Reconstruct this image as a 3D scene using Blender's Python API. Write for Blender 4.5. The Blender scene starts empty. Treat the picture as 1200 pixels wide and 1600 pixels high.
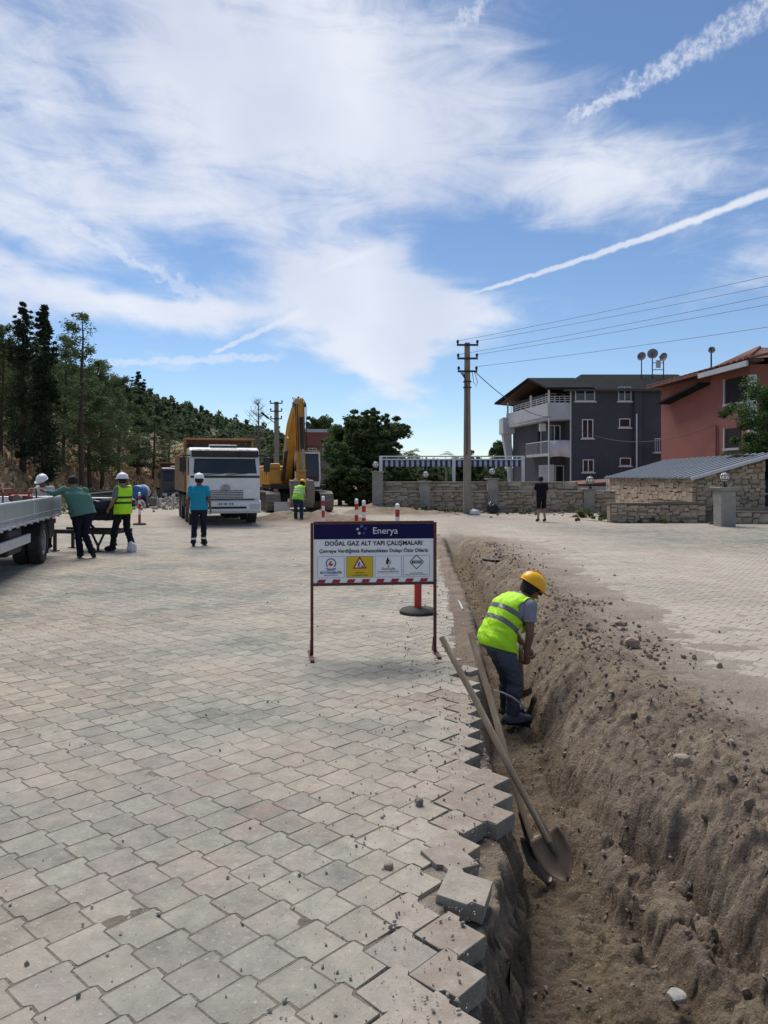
import bpy, bmesh, math, random
import numpy as np
from mathutils import Vector, Matrix, Euler
random.seed(7); np.random.seed(7)
R = math.radians
SC = bpy.context.scene
COL = SC.collection

# ------------------------------------------------------------------ camera
CAM_H, FPX, YH = 1.68, 1200.0, 745.0          # eye height, focal length and horizon row of a 1200x1600 picture
cd = bpy.data.cameras.new('camera'); cam = bpy.data.objects.new('camera', cd); COL.objects.link(cam)
cam.location = (0, 0, CAM_H); cam.rotation_euler = (R(90), 0, 0)
cd.sensor_fit = 'VERTICAL'; cd.sensor_height = 32.0; cd.lens = FPX / 1600 * 32.0
cd.shift_y = -(800 - YH) / 1600; cd.clip_start = .05; cd.clip_end = 3000
SC.camera = cam
SC.render.resolution_x, SC.render.resolution_y = 768, 1024

def P(x, y, Y):                                # photo pixel at depth Y -> world point
    return Vector(((x - 600) / FPX * Y, Y, CAM_H - (y - YH) / FPX * Y))
def G(x, y, z=0.0):                            # photo pixel on the level z -> world point
    Y = (CAM_H - z) * FPX / (y - YH)
    return Vector(((x - 600) / FPX * Y, Y, z))

# ------------------------------------------------------------------ world
SUN_EL, SUN_AZ = 58.0, -22.0                   # azimuth from +Y, negative = left
w = bpy.data.worlds.new('World'); SC.world = w; w.use_nodes = True
nt = w.node_tree; N = nt.nodes; Lk = nt.links
for n in list(N): N.remove(n)
out = N.new('ShaderNodeOutputWorld'); bg = N.new('ShaderNodeBackground')
Lk.new(bg.outputs[0], out.inputs[0]); bg.inputs[1].default_value = 0.098
sky = N.new('ShaderNodeTexSky'); sky.sky_type = 'NISHITA'; sky.sun_disc = False
sky.sun_elevation = R(SUN_EL); sky.sun_rotation = R(SUN_AZ)
sky.air_density = 1.0; sky.dust_density = 0.0; sky.ozone_density = 4.0; sky.altitude = 1200
w.cycles.sampling_method = 'MANUAL'; w.cycles.sample_map_resolution = 512

def mth(op, a, b=None, c=None, clamp=False):
    n = N.new('ShaderNodeMath'); n.operation = op; n.use_clamp = clamp
    for i, v in enumerate((a, b, c)):
        if v is None: continue
        if isinstance(v, (int, float)): n.inputs[i].default_value = v
        else: Lk.new(v, n.inputs[i])
    return n.outputs[0]
tc = N.new('ShaderNodeTexCoord'); sx = N.new('ShaderNodeSeparateXYZ'); Lk.new(tc.outputs['Generated'], sx.inputs[0])
AZ = mth('ARCTAN2', sx.outputs[0], sx.outputs[1]); EL = mth('ARCSINE', sx.outputs[2])
ang = N.new('ShaderNodeCombineXYZ'); Lk.new(AZ, ang.inputs[0]); Lk.new(EL, ang.inputs[1]); ang.inputs[2].default_value = 1.0   # z = 1, so that one dot product is an affine map
def dotn(vec, k):
    d = N.new('ShaderNodeVectorMath'); d.operation = 'DOT_PRODUCT'; Lk.new(vec, d.inputs[0]); d.inputs[1].default_value = k; return d.outputs['Value']
def affine(vec, x0, y0, rot, sx_, sy_):
    c, s_ = math.cos(rot), math.sin(rot)
    return dotn(vec, (c / sx_, s_ / sx_, -(c * x0 + s_ * y0) / sx_)), dotn(vec, (-s_ / sy_, c / sy_, (s_ * x0 - c * y0) / sy_))
# cloud-layer coordinates (a flat layer overhead), for the cloud texture
zz = mth('ADD', mth('MAXIMUM', sx.outputs[2], 0.0), 0.16)
lay = N.new('ShaderNodeCombineXYZ'); Lk.new(mth('DIVIDE', sx.outputs[0], zz), lay.inputs[0]); Lk.new(mth('DIVIDE', sx.outputs[1], zz), lay.inputs[1])
def noise(vec, scale, detail=6, rough=.55, dist=0.0, stretch=None, rot=0):
    if stretch:
        c, s_ = math.cos(rot), math.sin(rot); m = N.new('ShaderNodeCombineXYZ')
        Lk.new(dotn(vec, (c * stretch[0], -s_ * stretch[1], 0)), m.inputs[0]); Lk.new(dotn(vec, (s_ * stretch[0], c * stretch[1], 0)), m.inputs[1]); vec = m.outputs[0]
    n = N.new('ShaderNodeTexNoise'); n.noise_dimensions = '2D'; n.inputs['Scale'].default_value = scale; n.inputs['Detail'].default_value = detail
    n.inputs['Roughness'].default_value = rough; n.inputs['Distortion'].default_value = dist
    Lk.new(vec, n.inputs['Vector']); return n
wn = noise(lay.outputs[0], 1.7, 3)                                    # warp the blob field so that edges are ragged
wv = N.new('ShaderNodeVectorMath'); wv.operation = 'MULTIPLY_ADD'
wv.inputs[1].default_value = (.12, .06, 0); Lk.new(wn.outputs['Color'], wv.inputs[0])
off = N.new('ShaderNodeVectorMath'); off.operation = 'ADD'; Lk.new(ang.outputs[0], off.inputs[0]); off.inputs[1].default_value = (-.06, -.03, 0)
Lk.new(off.outputs[0], wv.inputs[2]); WARP = wv.outputs[0]
def px2ang(x, y):
    v = Vector(((x - 600) / FPX, 1, (YH - y) / FPX)).normalized()
    return math.atan2(v.x, v.y), math.asin(v.z)
def blob(field, x, y, rx, ry, wgt, rot=0):
    a, e = px2ang(x, y)
    u, v = affine(WARP, a, e, R(rot), rx / FPX, ry / FPX)
    return mth('MULTIPLY_ADD', mth('POWER', math.exp(-1), mth('MULTIPLY_ADD', u, u, mth('MULTIPLY', v, v))), wgt, field)
field = 0.36
for bl in [(250, 165, 520, 235, .70), (560, 60, 190, 150, .35), (760, 210, 240, 110, .38, -25), (1030, 255, 260, 70, .42, 8), (1190, 420, 70, 40, .5),
           (230, 455, 420, 52, .62), (615, 470, 150, 75, .95, -12), (610, 560, 80, 70, .95, -10), (648, 618, 60, 14, .5, -28), (560, 400, 130, 30, .35, 15),
           (130, 414, 260, 20, -.85, -4), (690, 395, 120, 45, -.75, 20), (600, 345, 130, 32, -.5, 8), (330, 405, 110, 22, -.4, 4), (420, 565, 130, 40, -.35), (640, 460, 100, 45, .7, -8), (590, 565, 60, 60, .6), (480, 420, 120, 22, -.30, 8), (320, 590, 420, 55, -.55), (900, 560, 300, 150, -.65), (860, 390, 120, 60, -.65, 20),
           (960, 20, 210, 110, -.95), (1160, 110, 130, 80, -.85), (1000, 150, 90, 40, -.45, 30), (250, 568, 240, 12, .42), (620, 690, 700, 25, .18)]:
    field = blob(field, *bl)
tex = noise(lay.outputs[0], 2.6, 6, .60, .0, (1.0, .50, 1), .6)
tex2 = noise(ang.outputs[0], 7.0, 6, .62, .5, (1.0, 3.6, 1), .30)
cover = mth('ADD', field, mth('MULTIPLY', mth('SUBTRACT', tex.outputs[0], .5), 1.55))
cover = mth('ADD', cover, mth('MULTIPLY', mth('SUBTRACT', tex2.outputs[0], .5), 1.15))
cr = N.new('ShaderNodeMapRange'); cr.interpolation_type = 'SMOOTHSTEP'
Lk.new(cover, cr.inputs[0]); cr.inputs[1].default_value = .10; cr.inputs[2].default_value = 1.25; cr.inputs[3].default_value = 0; cr.inputs[4].default_value = .86
alpha = cr.outputs[0]
fine = noise(ang.outputs[0], 55, 2, .65)
def trail(x0, y0, x1, y1, w0, w1, op, rag=.8, puff=0):
    a0, e0 = px2ang(x0, y0); a1, e1 = px2ang(x1, y1)
    ln = math.hypot(a1 - a0, e1 - e0)
    S0, S1 = affine(ang.outputs[0], a0, e0, math.atan2(e1 - e0, a1 - a0), ln, ln)
    k = FPX * ln
    wid = mth('ADD', mth('MULTIPLY', S0, (w1 - w0) / k), w0 / k)
    q = mth('DIVIDE', mth('ABSOLUTE', mth('ADD', S1, mth('MULTIPLY', mth('SUBTRACT', fine.outputs[0], .5), rag * (w0 + w1) / k))), mth('MAXIMUM', wid, 1e-5))
    r = N.new('ShaderNodeMapRange'); r.interpolation_type = 'SMOOTHSTEP'; Lk.new(q, r.inputs[0])
    r.inputs[1].default_value = 1.0; r.inputs[2].default_value = .25; r.inputs[3].default_value = 0; r.inputs[4].default_value = op
    g0 = N.new('ShaderNodeMapRange'); Lk.new(S0, g0.inputs[0]); g0.inputs[1].default_value = -.02; g0.inputs[2].default_value = .08
    g1 = N.new('ShaderNodeMapRange'); Lk.new(S0, g1.inputs[0]); g1.inputs[1].default_value = 1.05; g1.inputs[2].default_value = .92
    v = mth('MULTIPLY', mth('MULTIPLY', r.outputs[0], g0.outputs[0]), g1.outputs[0])
    if puff:
        pn = noise(ang.outputs[0], puff, 3, .7); pr = N.new('ShaderNodeMapRange'); Lk.new(pn.outputs[0], pr.inputs[0])
        pr.inputs[1].default_value = .36; pr.inputs[2].default_value = .6; pr.inputs[3].default_value = .25
        v = mth('MULTIPLY', v, pr.outputs[0])
    return v
for t in [(872, 195, 1290, -50, 9, 32, .62, .7, 80), (725, 462, 1420, 208, 3.5, 11, .8, .5, 0), (330, 552, 480, 484, 4, 8, .55, .8, 0), (500, 425, 600, 385, 5, 7, .4, .8, 0),
          (90, 340, 385, 497, 7, 15, .35, 1.4, 0), (150, 567, 440, 556, 6, 9, .4, 1.2, 0), (700, 52, 790, -30, 12, 12, .6, 1.4, 60)]:
    tv = trail(*t)
    alpha = mth('SUBTRACT', 1.0, mth('MULTIPLY', mth('SUBTRACT', 1.0, alpha), mth('SUBTRACT', 1.0, tv)))
up = N.new('ShaderNodeMapRange'); Lk.new(sx.outputs[2], up.inputs[0]); up.inputs[1].default_value = -.01; up.inputs[2].default_value = .03
alpha = mth('MULTIPLY', alpha, up.outputs[0], clamp=True)
cc = N.new('ShaderNodeMix'); cc.data_type = 'RGBA'
shade = noise(ang.outputs[0], 5.0, 3, .5); Lk.new(shade.outputs[0], cc.inputs['Factor'])
cc.inputs['A'].default_value = (5.0, 5.5, 6.9, 1); cc.inputs['B'].default_value = (8.6, 8.75, 9.0, 1)
mx = N.new('ShaderNodeMix'); mx.data_type = 'RGBA'; Lk.new(alpha, mx.inputs['Factor'])
tint = N.new('ShaderNodeMix'); tint.data_type = 'RGBA'; tint.blend_type = 'MULTIPLY'; tint.inputs['Factor'].default_value = 1
tint.inputs['B'].default_value = (1, 1, 1, 1)
Lk.new(sky.outputs[0], tint.inputs['A'])
Lk.new(tint.outputs['Result'], mx.inputs['A']); Lk.new(cc.outputs['Result'], mx.inputs['B']); Lk.new(mx.outputs['Result'], bg.inputs[0])

# ------------------------------------------------------------------ sun and exposure
sl = bpy.data.lights.new('sun', 'SUN'); sl.energy = 3.6; sl.angle = R(38); sl.color = (1, .945, .87)
so = bpy.data.objects.new('sun', sl); COL.objects.link(so)
sd = Vector((math.sin(R(SUN_AZ)) * math.cos(R(SUN_EL)), math.cos(R(SUN_AZ)) * math.cos(R(SUN_EL)), math.sin(R(SUN_EL))))
so.rotation_euler = (-sd).to_track_quat('-Z', 'Y').to_euler(); so.location = (0, 0, 60)
vs = SC.view_settings; vs.view_transform = 'Standard'; vs.look = 'None'; vs.exposure = 0.26; vs.gamma = 1; vs.use_curve_mapping = False
SC.render.engine = 'CYCLES'
SC.cycles.max_bounces = 6; SC.cycles.diffuse_bounces = 3; SC.cycles.glossy_bounces = 2; SC.cycles.transmission_bounces = 2; SC.cycles.caustics_reflective = False; SC.cycles.caustics_refractive = False

# ------------------------------------------------------------------ helpers: tagging, materials, meshes
def tag(o, label=None, cat=None, group=None, kind=None):
    for k, v in (('label', label), ('category', cat), ('group', group), ('kind', kind)):
        if v: o[k] = v
    return o
def empty(name, loc=(0, 0, 0), rz=0.0, label=None, cat=None, group=None, kind=None):
    o = bpy.data.objects.new(name, None); o.empty_display_size = .2; COL.objects.link(o)
    o.location = loc; o.rotation_euler = (0, 0, rz); return tag(o, label, cat, group, kind)
def link(name, me, parent=None, loc=None, rot=None):
    o = bpy.data.objects.new(name, me); COL.objects.link(o); o.parent = parent
    if loc is not None: o.location = loc
    if rot is not None: o.rotation_euler = rot
    return o
def copy_tree(o, parent=None):
    c = o.copy(); COL.objects.link(c); c.parent = parent
    for ch in o.children: copy_tree(ch, c)
    return c

def M(name, col, rough=.75, metal=0.0, var=.12, scale=6.0, bump=.0, bscale=None, dirt=None, dirt_amt=.5, coat=0.0, island=0.0, world=False, stretch=None, spec=.35):
    m = bpy.data.materials.new(name); m.use_nodes = True
    t = m.node_tree; n = t.nodes; l = t.links; b = n['Principled BSDF']
    b.inputs['Roughness'].default_value = rough; b.inputs['Metallic'].default_value = metal
    b.inputs['Specular IOR Level'].default_value = spec
    if coat: b.inputs['Coat Weight'].default_value = coat; b.inputs['Coat Roughness'].default_value = .12
    if world: vec = n.new('ShaderNodeNewGeometry').outputs['Position']
    else: vec = n.new('ShaderNodeTexCoord').outputs['Object']
    if stretch:
        mp = n.new('ShaderNodeMapping'); mp.inputs['Scale'].default_value = stretch; l.new(vec, mp.inputs[0]); vec = mp.outputs[0]
    nz = n.new('ShaderNodeTexNoise'); nz.inputs['Scale'].default_value = scale; nz.inputs['Detail'].default_value = 7; nz.inputs['Roughness'].default_value = .62
    l.new(vec, nz.inputs['Vector'])
    mr = n.new('ShaderNodeMapRange'); l.new(nz.outputs[0], mr.inputs[0]); mr.inputs[1].default_value = .3; mr.inputs[2].default_value = .7
    mr.inputs[3].default_value = 1 - var; mr.inputs[4].default_value = 1 + var
    hs = n.new('ShaderNodeMix'); hs.data_type = 'RGBA'; hs.blend_type = 'MULTIPLY'; hs.inputs['Factor'].default_value = 1
    hs.inputs['A'].default_value = (*col, 1); l.new(mr.outputs[0], hs.inputs['B']); c = hs.outputs['Result']
    if island:
        g = n.new('ShaderNodeNewGeometry'); r2 = n.new('ShaderNodeMapRange'); l.new(g.outputs['Random Per Island'], r2.inputs[0])
        r2.inputs[3].default_value = 1 - island; r2.inputs[4].default_value = 1 + island
        h2 = n.new('ShaderNodeMix'); h2.data_type = 'RGBA'; h2.blend_type = 'MULTIPLY'; h2.inputs['Factor'].default_value = 1
        l.new(c, h2.inputs['A']); l.new(r2.outputs[0], h2.inputs['B']); c = h2.outputs['Result']
    if dirt:
        n2 = n.new('ShaderNodeTexNoise'); n2.inputs['Scale'].default_value = scale * .45; n2.inputs['Detail'].default_value = 9; n2.inputs['Roughness'].default_value = .7
        l.new(vec, n2.inputs['Vector'])
        m2 = n.new('ShaderNodeMapRange'); l.new(n2.outputs[0], m2.inputs[0]); m2.inputs[1].default_value = .42; m2.inputs[2].default_value = .68
        m2.inputs[3].default_value = 0; m2.inputs[4].default_value = dirt_amt
        h3 = n.new('ShaderNodeMix'); h3.data_type = 'RGBA'; l.new(m2.outputs[0], h3.inputs['Factor']); l.new(c, h3.inputs['A']); h3.inputs['B'].default_value = (*dirt, 1); c = h3.outputs['Result']
    l.new(c, b.inputs['Base Color'])
    if bump:
        n3 = n.new('ShaderNodeTexNoise'); n3.inputs['Scale'].default_value = bscale or scale * 6; n3.inputs['Detail'].default_value = 6; l.new(vec, n3.inputs['Vector'])
        bp = n.new('ShaderNodeBump'); bp.inputs['Strength'].default_value = min(1, bump); bp.inputs['Distance'].default_value = .02; l.new(n3.outputs[0], bp.inputs['Height']); l.new(bp.outputs[0], b.inputs['Normal'])
    return m
def glass_mat(name, col=(.02, .025, .03), rough=.06):
    m = bpy.data.materials.new(name); m.use_nodes = True; b = m.node_tree.nodes['Principled BSDF']
    b.inputs['Base Color'].default_value = (*col, 1); b.inputs['Roughness'].default_value = rough; b.inputs['Specular IOR Level'].default_value = .6
    return m

_PT = np.random.RandomState(11).permutation(4096).astype(np.int32); _PT2 = np.concatenate([_PT, _PT])
_GX = np.cos(np.arange(4096) / 4096 * 2 * np.pi * 37).astype(np.float32); _GY = np.sin(np.arange(4096) / 4096 * 2 * np.pi * 37).astype(np.float32)
def perlin(x, y, seed=0):
    x = np.asarray(x, np.float32); y = np.asarray(y, np.float32); x, y = np.broadcast_arrays(x, y)
    x0 = np.floor(x); y0 = np.floor(y); xf = x - x0; yf = y - y0; xi = x0.astype(np.int32) + seed * 131; yi = y0.astype(np.int32) + seed * 57
    u = xf * xf * xf * (xf * (xf * 6 - 15) + 10); v = yf * yf * yf * (yf * (yf * 6 - 15) + 10)
    ya, yb = yi & 4095, (yi + 1) & 4095; pa, pb = _PT[xi & 4095], _PT[(xi + 1) & 4095]
    def d(p, q, fx, fy):
        k = _PT2[p + q]; return _GX[k] * fx + _GY[k] * fy
    a = d(pa, ya, xf, yf); b = d(pb, ya, xf - 1, yf); c = d(pa, yb, xf, yf - 1); e = d(pb, yb, xf - 1, yf - 1)
    return (a + u * (b - a)) * (1 - v) + (c + u * (e - c)) * v
def fbm(x, y, oct=4, seed=0, gain=.5):
    s = 0; a = 1.0; f = 1.0
    for i in range(oct):
        s = s + a * perlin(np.asarray(x) * f + 17.3 * i, np.asarray(y) * f - 9.1 * i, seed + i); a *= gain; f *= 2.03
    return s
def sstep(a, b, x):
    t = np.clip((np.asarray(x, float) - a) / (b - a), 0, 1); return t * t * (3 - 2 * t)

def mesh_np(name, V, F, mats=(), smooth=False, attrs=None):
    """V (n,3) array, F (m,k) int array with k = 3 or 4"""
    V = np.asarray(V, np.float32); F = np.asarray(F, np.int32); me = bpy.data.meshes.new(name)
    me.vertices.add(len(V)); me.vertices.foreach_set('co', V.ravel())
    k = F.shape[1]; me.loops.add(F.size); me.loops.foreach_set('vertex_index', F.ravel())
    me.polygons.add(len(F)); me.polygons.foreach_set('loop_start', np.arange(0, F.size, k, dtype=np.int32))
    for m in mats: me.materials.append(m)
    me.update(calc_edges=True); me.validate()
    me.polygons.foreach_set('use_smooth', np.full(len(F), bool(smooth)))
    for an, (dom, arr) in (attrs or {}).items():
        a = me.attributes.new(an, 'FLOAT', dom); a.data.foreach_set('value', np.asarray(arr, np.float32))
    return me

class MB:
    def __init__(s): s.v = []; s.f = []; s.mi = []; s.cur = 0
    def add(s, vs, fs):
        o = len(s.v); s.v += [tuple(p) for p in vs]
        for f in fs: s.f.append(tuple(i + o for i in f)); s.mi.append(s.cur)
        return s
    def box(s, x, y, z, sx, sy, sz, rot=None):
        vs = [Vector((a * sx / 2, b * sy / 2, c * sz / 2)) for c in (-1, 1) for b in (-1, 1) for a in (-1, 1)]
        if rot is not None:
            q = Euler(rot).to_matrix(); vs = [q @ p for p in vs]
        c = Vector((x, y, z)); return s.add([p + c for p in vs], [(0, 2, 3, 1), (4, 5, 7, 6), (0, 1, 5, 4), (2, 6, 7, 3), (0, 4, 6, 2), (1, 3, 7, 5)])
    def span(s, x0, x1, y0, y1, z0, z1):
        return s.box((x0 + x1) / 2, (y0 + y1) / 2, (z0 + z1) / 2, abs(x1 - x0), abs(y1 - y0), abs(z1 - z0))
    def bar(s, a, b, w, h=None, up=(0, 0, 1)):
        a, b = Vector(a), Vector(b); d = (b - a).normalized(); h = h or w
        u = Vector(up); sd = d.cross(u)
        if sd.length < 1e-4: sd = d.cross(Vector((1, 0, 0)))
        sd.normalize(); u = sd.cross(d)
        vs = [p + sd * (i * w / 2) + u * (j * h / 2) for p in (a, b) for j in (-1, 1) for i in (-1, 1)]
        return s.add(vs, [(0, 2, 3, 1), (4, 5, 7, 6), (0, 1, 5, 4), (2, 6, 7, 3), (0, 4, 6, 2), (1, 3, 7, 5)])
    def tube(s, pts, r, n=8, caps=True):
        pts = [Vector(p) for p in pts]; rs = r if isinstance(r, (list, tuple)) else [r] * len(pts)
        vs = []; prev = None
        for i, p in enumerate(pts):
            d = (pts[min(i + 1, len(pts) - 1)] - pts[max(i - 1, 0)]).normalized()
            if prev is None:
                u = d.cross(Vector((0, 0, 1)));  u = u if u.length > 1e-3 else d.cross(Vector((1, 0, 0)))
            else: u = prev - d * prev.dot(d)
            u.normalize(); prev = u; v = d.cross(u)
            vs += [p + (u * math.cos(2 * math.pi * k / n) + v * math.sin(2 * math.pi * k / n)) * rs[i] for k in range(n)]
        fs = [(i * n + k, i * n + (k + 1) % n, (i + 1) * n + (k + 1) % n, (i + 1) * n + k) for i in range(len(pts) - 1) for k in range(n)]
        if caps: fs += [tuple(range(n))[::-1], tuple(range((len(pts) - 1) * n, len(pts) * n))]
        return s.add(vs, fs)
    def cyl(s, a, b, r1, r2=None, n=16): return s.tube([a, b], [r1, r2 if r2 is not None else r1], n)
    def lathe(s, prof, n=24, c=(0, 0, 0), axis='z', caps=True):
        vs = []
        for r, z in prof:
            for k in range(n):
                t = 2 * math.pi * k / n; p = (r * math.cos(t), r * math.sin(t), z)
                if axis == 'x': p = (p[2], p[0], p[1])
                if axis == 'y': p = (p[0], p[2], p[1])
                vs.append((p[0] + c[0], p[1] + c[1], p[2] + c[2]))
        fs = [(i * n + k, i * n + (k + 1) % n, (i + 1) * n + (k + 1) % n, (i + 1) * n + k) for i in range(len(prof) - 1) for k in range(n)]
        if caps: fs += [tuple(range(n))[::-1], tuple(range((len(prof) - 1) * n, len(prof) * n))]
        return s.add(vs, fs)
    def prism(s, poly, axis, a, b):
        def mk(p, t): return {'x': (t, p[0], p[1]), 'y': (p[0], t, p[1]), 'z': (p[0], p[1], t)}[axis]
        n = len(poly); vs = [mk(p, a) for p in poly] + [mk(p, b) for p in poly]
        return s.add(vs, [tuple(range(n))[::-1], tuple(range(n, 2 * n))] + [(k, (k + 1) % n, n + (k + 1) % n, n + k) for k in range(n)])
    def slab(s, pts, t):
        """thin plate with corner points pts (planar loop), thickened by vector t"""
        t = Vector(t); n = len(pts); vs = [Vector(p) for p in pts]; vs = vs + [p + t for p in vs]
        return s.add(vs, [tuple(range(n))[::-1], tuple(range(n, 2 * n))] + [(k, (k + 1) % n, n + (k + 1) % n, n + k) for k in range(n)])
    def mesh(s, name, mats, smooth=False):
        me = bpy.data.meshes.new(name); me.from_pydata(s.v, [], s.f); mats = mats if isinstance(mats, (list, tuple)) else [mats]
        for m in mats: me.materials.append(m)
        if len(mats) > 1: me.polygons.foreach_set('material_index', s.mi)
        bm = bmesh.new(); bm.from_mesh(me); bmesh.ops.recalc_face_normals(bm, faces=bm.faces); bm.to_mesh(me); bm.free()
        if smooth: me.polygons.foreach_set('use_smooth', [True] * len(me.polygons))
        return me
    def build(s, name, mats, parent=None, loc=None, rot=None, smooth=False, bevel=0.0, seg=2):
        me = s.mesh(name, mats, smooth); o = link(name, me, parent, loc, rot)
        if bevel:
            b = o.modifiers.new('bevel', 'BEVEL'); b.width = bevel; b.segments = seg; b.limit_method = 'ANGLE'; b.angle_limit = R(35)
        elif smooth:
            me.set_sharp_from_angle(angle=R(40))
        return o

# ------------------------------------------------------------------ ground with the trench
TD = .62
_e = [G(*p) for p in [(690, 853), (700, 885), (712, 915), (722, 950), (730, 1000), (734, 1033), (746, 1110), (765, 1180), (783, 1230), (783, 1300), (772, 1370), (752, 1440), (740, 1520), (742, 1600)]][::-1]
EY = np.array([.5, 1.3] + [p.y for p in _e] + [22.0, 30.0]); EX = np.array([.0, .14] + [p.x for p in _e] + [1.60, 2.1])
def XL(y): return np.interp(y, EY, EX) + .035 * perlin(np.asarray(y) * 1.7, np.zeros_like(y) + 3.3, 5)
def XFR(y): return np.interp(y, [1, 2.4, 3.35, 4.03, 4.49, 5.41, 6.8, 9.7, 16, 24], [1.35, 1.50, 1.62, 1.50, 1.34, 1.24, 1.38, 1.55, 1.85, 2.2]) + .05 * perlin(np.asarray(y) * 1.3, np.zeros_like(y) + .7, 6)
def XRIM(y): return np.interp(y, [1, 2, 3.5, 4.5, 6.5, 8, 10, 16, 24], [2.12, 2.12, 2.12, 2.07, 2.00, 2.02, 2.20, 2.42, 2.75]) + .09 * perlin(np.asarray(y) * .9, np.zeros_like(y) + 8.8, 9)
def DUST(x, y):
    """how much loose soil lies on the paving, 0..1"""
    x = np.asarray(x, float); y = np.asarray(y, float); s = x - XRIM(y); sl = XL(y) - x
    right = np.where(s > -.4, .42 + .55 * np.exp(-np.maximum(s, 0) / 1.3), 0)
    right = right + np.where(s > 0, .35 * fbm(x * .35, y * .35, 3, 31), 0) + .25 * sstep(9, 16, y) * (s > 0) - np.where(s > 0, .65 * sstep(4.5, 8.5, x + .25 * (y - 18)) * sstep(14, 18, y) * (1 - .5 * sstep(24, 28, y)), 0)
    left = .12 + .50 * np.exp(-np.maximum(sl, 0) / .5) * (sl > -.3) + .42 * fbm(x * .8, y * .8, 4, 41) + .22 * np.exp(-((x + .9) ** 2 / 2.5 + (y - 9.5) ** 2 / 12)) + .25 * sstep(11, 20, y)
    return np.clip(np.where(s > -.4, right, left), 0, 1)
def bank_z(x, y):                              # dry bank on the far left
    e = (-19.2 - .05 * (y - 40)) - np.asarray(x, float) + 1.2 * fbm(np.asarray(x) * .12, np.asarray(y) * .12, 3, 71)
    e = np.maximum(e, 0); return .60 * e * sstep(0, 2.5, e) * (1 - .25 * sstep(8, 26, e)) + .35 * fbm(np.asarray(x) * .4, np.asarray(y) * .4, 3, 72) * sstep(.5, 3, e)
def HGT(x, y):
    x = np.asarray(x, float); y = np.asarray(y, float)
    xl, xf, xr = XL(y), XFR(y), XRIM(y)
    rough = fbm(x * 3.1, y * 3.1, 5, 11, .6); fine = fbm(x * 14, y * 14, 4, 21, .65)
    lump = np.maximum(0, fbm(x * 6.5, y * 6.5, 3, 23, .6) - .12); lump2 = np.maximum(0, fbm(x * 19, y * 19, 3, 24, .6) - .1)
    d = DUST(x, y)
    flat = -.0030 + .010 * d * (fbm(x * 2.2, y * 2.2, 4, 51) + .30 + .9 * (d - .35)) + .0025 * fine * d
    flat = np.where(x < xl, np.minimum(flat, -.0026 + .0008 * fine - .014 * sstep(.42, .25, xl - x)), flat)
    s = x - xr
    mound = np.where(s > -.5, .045 * np.exp(-np.maximum(s - .1, 0) / .45) * (1 + 1.1 * rough) + .035 * np.exp(-np.maximum(s, 0) / .5) * (np.abs(fine) + 1.6 * lump + lump2) * (1 + fbm(x, y, 2, 61)), 0)
    flat = np.where(s > .25, flat - .0055, flat)
    flat_r = flat + mound * (1 - sstep(18, 22, y))
    depth = TD * (1 - sstep(19.5, 22.5, y)) * (1 + .05 * fbm(np.zeros_like(y), y * .8, 2, 33))
    floor = -depth + .03 * rough + .028 * fine + .04 * lump + .03 * lump2 + .06 * sstep(.0, .5, x - (xl + .25)) * sstep(0, .2, rough + .2)
    bench = .16 * sstep(-.02, .10, x - (xf - .32 + .10 * perlin(y * 1.9, y * 0, 81))) * sstep(5.4, 4.6, y)
    crev = .09 * np.exp(-((x - xf + .01) / .032) ** 2) * sstep(-.25, .15, fbm(y * 1.6, y * 0 + 4, 3, 88)) * sstep(9, 7, y)
    floor = floor + bench - crev
    # right bank: concave with streaks running down the slope
    t = np.clip((x + .012 * fbm(y * 2.5, x * 3, 2, 85, .5) - xf) / np.maximum(xr - xf, .15), 0, 1)
    streak = fbm(y * 5.5 + x * 1.2, x * 1.3, 4, 91, .6)
    prof = 1 - (1 - t) ** 1.75
    step = (.11 + .05 * sstep(7, 5, y)) * sstep(.0, .26, t) * (1 - t) ** 1.6
    top_r = flat_r
    bankr = floor * (1 - prof) + top_r * prof + step + (.016 * streak + .032 * rough + .030 * fine + .022 * lump + .045 * lump2 - .03 * np.abs(fbm(x * 4.2, y * 4.2, 3, 25))) * np.sin(np.pi * np.clip(t, 0, 1)) ** .6
    lip = xl + .012 + .09 * sstep(5.6, 7.6, y) + .04 * fbm(y * 6, y * 0 + 2, 4, 95, .6)
    tl = np.clip((x - lip) / .13, 0, 1)
    wall0 = -.088 + .097 * sstep(5.6, 7.6, y)
    wall = wall0 + (floor - wall0) * (tl ** .8) + (.07 * fine + .10 * lump2 + .06 * rough) * np.sin(np.pi * tl)
    under = -.088 + .012 * fine + .097 * sstep(5.6, 7.6, y)
    z = np.where(x < xl - .16 + .10 * sstep(5.6, 7.6, y) * fbm(y * 4, x * 4, 4, 305, .6), flat, np.where(x < lip, under, np.where(x < lip + .13, wall, np.where(x < xf, floor, np.where(x < xr, bankr, top_r)))))
    open_ = 1 - sstep(20.5, 22.5, y)
    z = np.where(y < 22.5, z * open_ + flat * (1 - open_), flat)
    # heap of dug-out soil beyond the end of the trench, and a low bank of earth against the far wall
    for hx, hy, hr, hz in ((-1.2, 26.5, 1.0, .26), (-3.9, 29.0, 1.3, .22), (-2.3, 28.3, 1.4, .30), (-.4, 24.2, .9, .14)):
        g = np.exp(-((x - hx) ** 2 + (y - hy) ** 2) / hr ** 2); z = z + hz * g * (1 + .8 * fbm(x * 1.5, y * 1.5, 4, 77)) * (g > .02)
    bk = sstep(31.0, 33.9, y) * (1 - sstep(36, 37, y)) * sstep(-2.5, -.2, x) * (1 - .78 * sstep(.0, 4.2, x)) * (1 - sstep(9, 11, x))
    z = z + .40 * bk * (1 + .5 * fbm(x * .9, y * .9, 3, 78))
    return z

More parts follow.
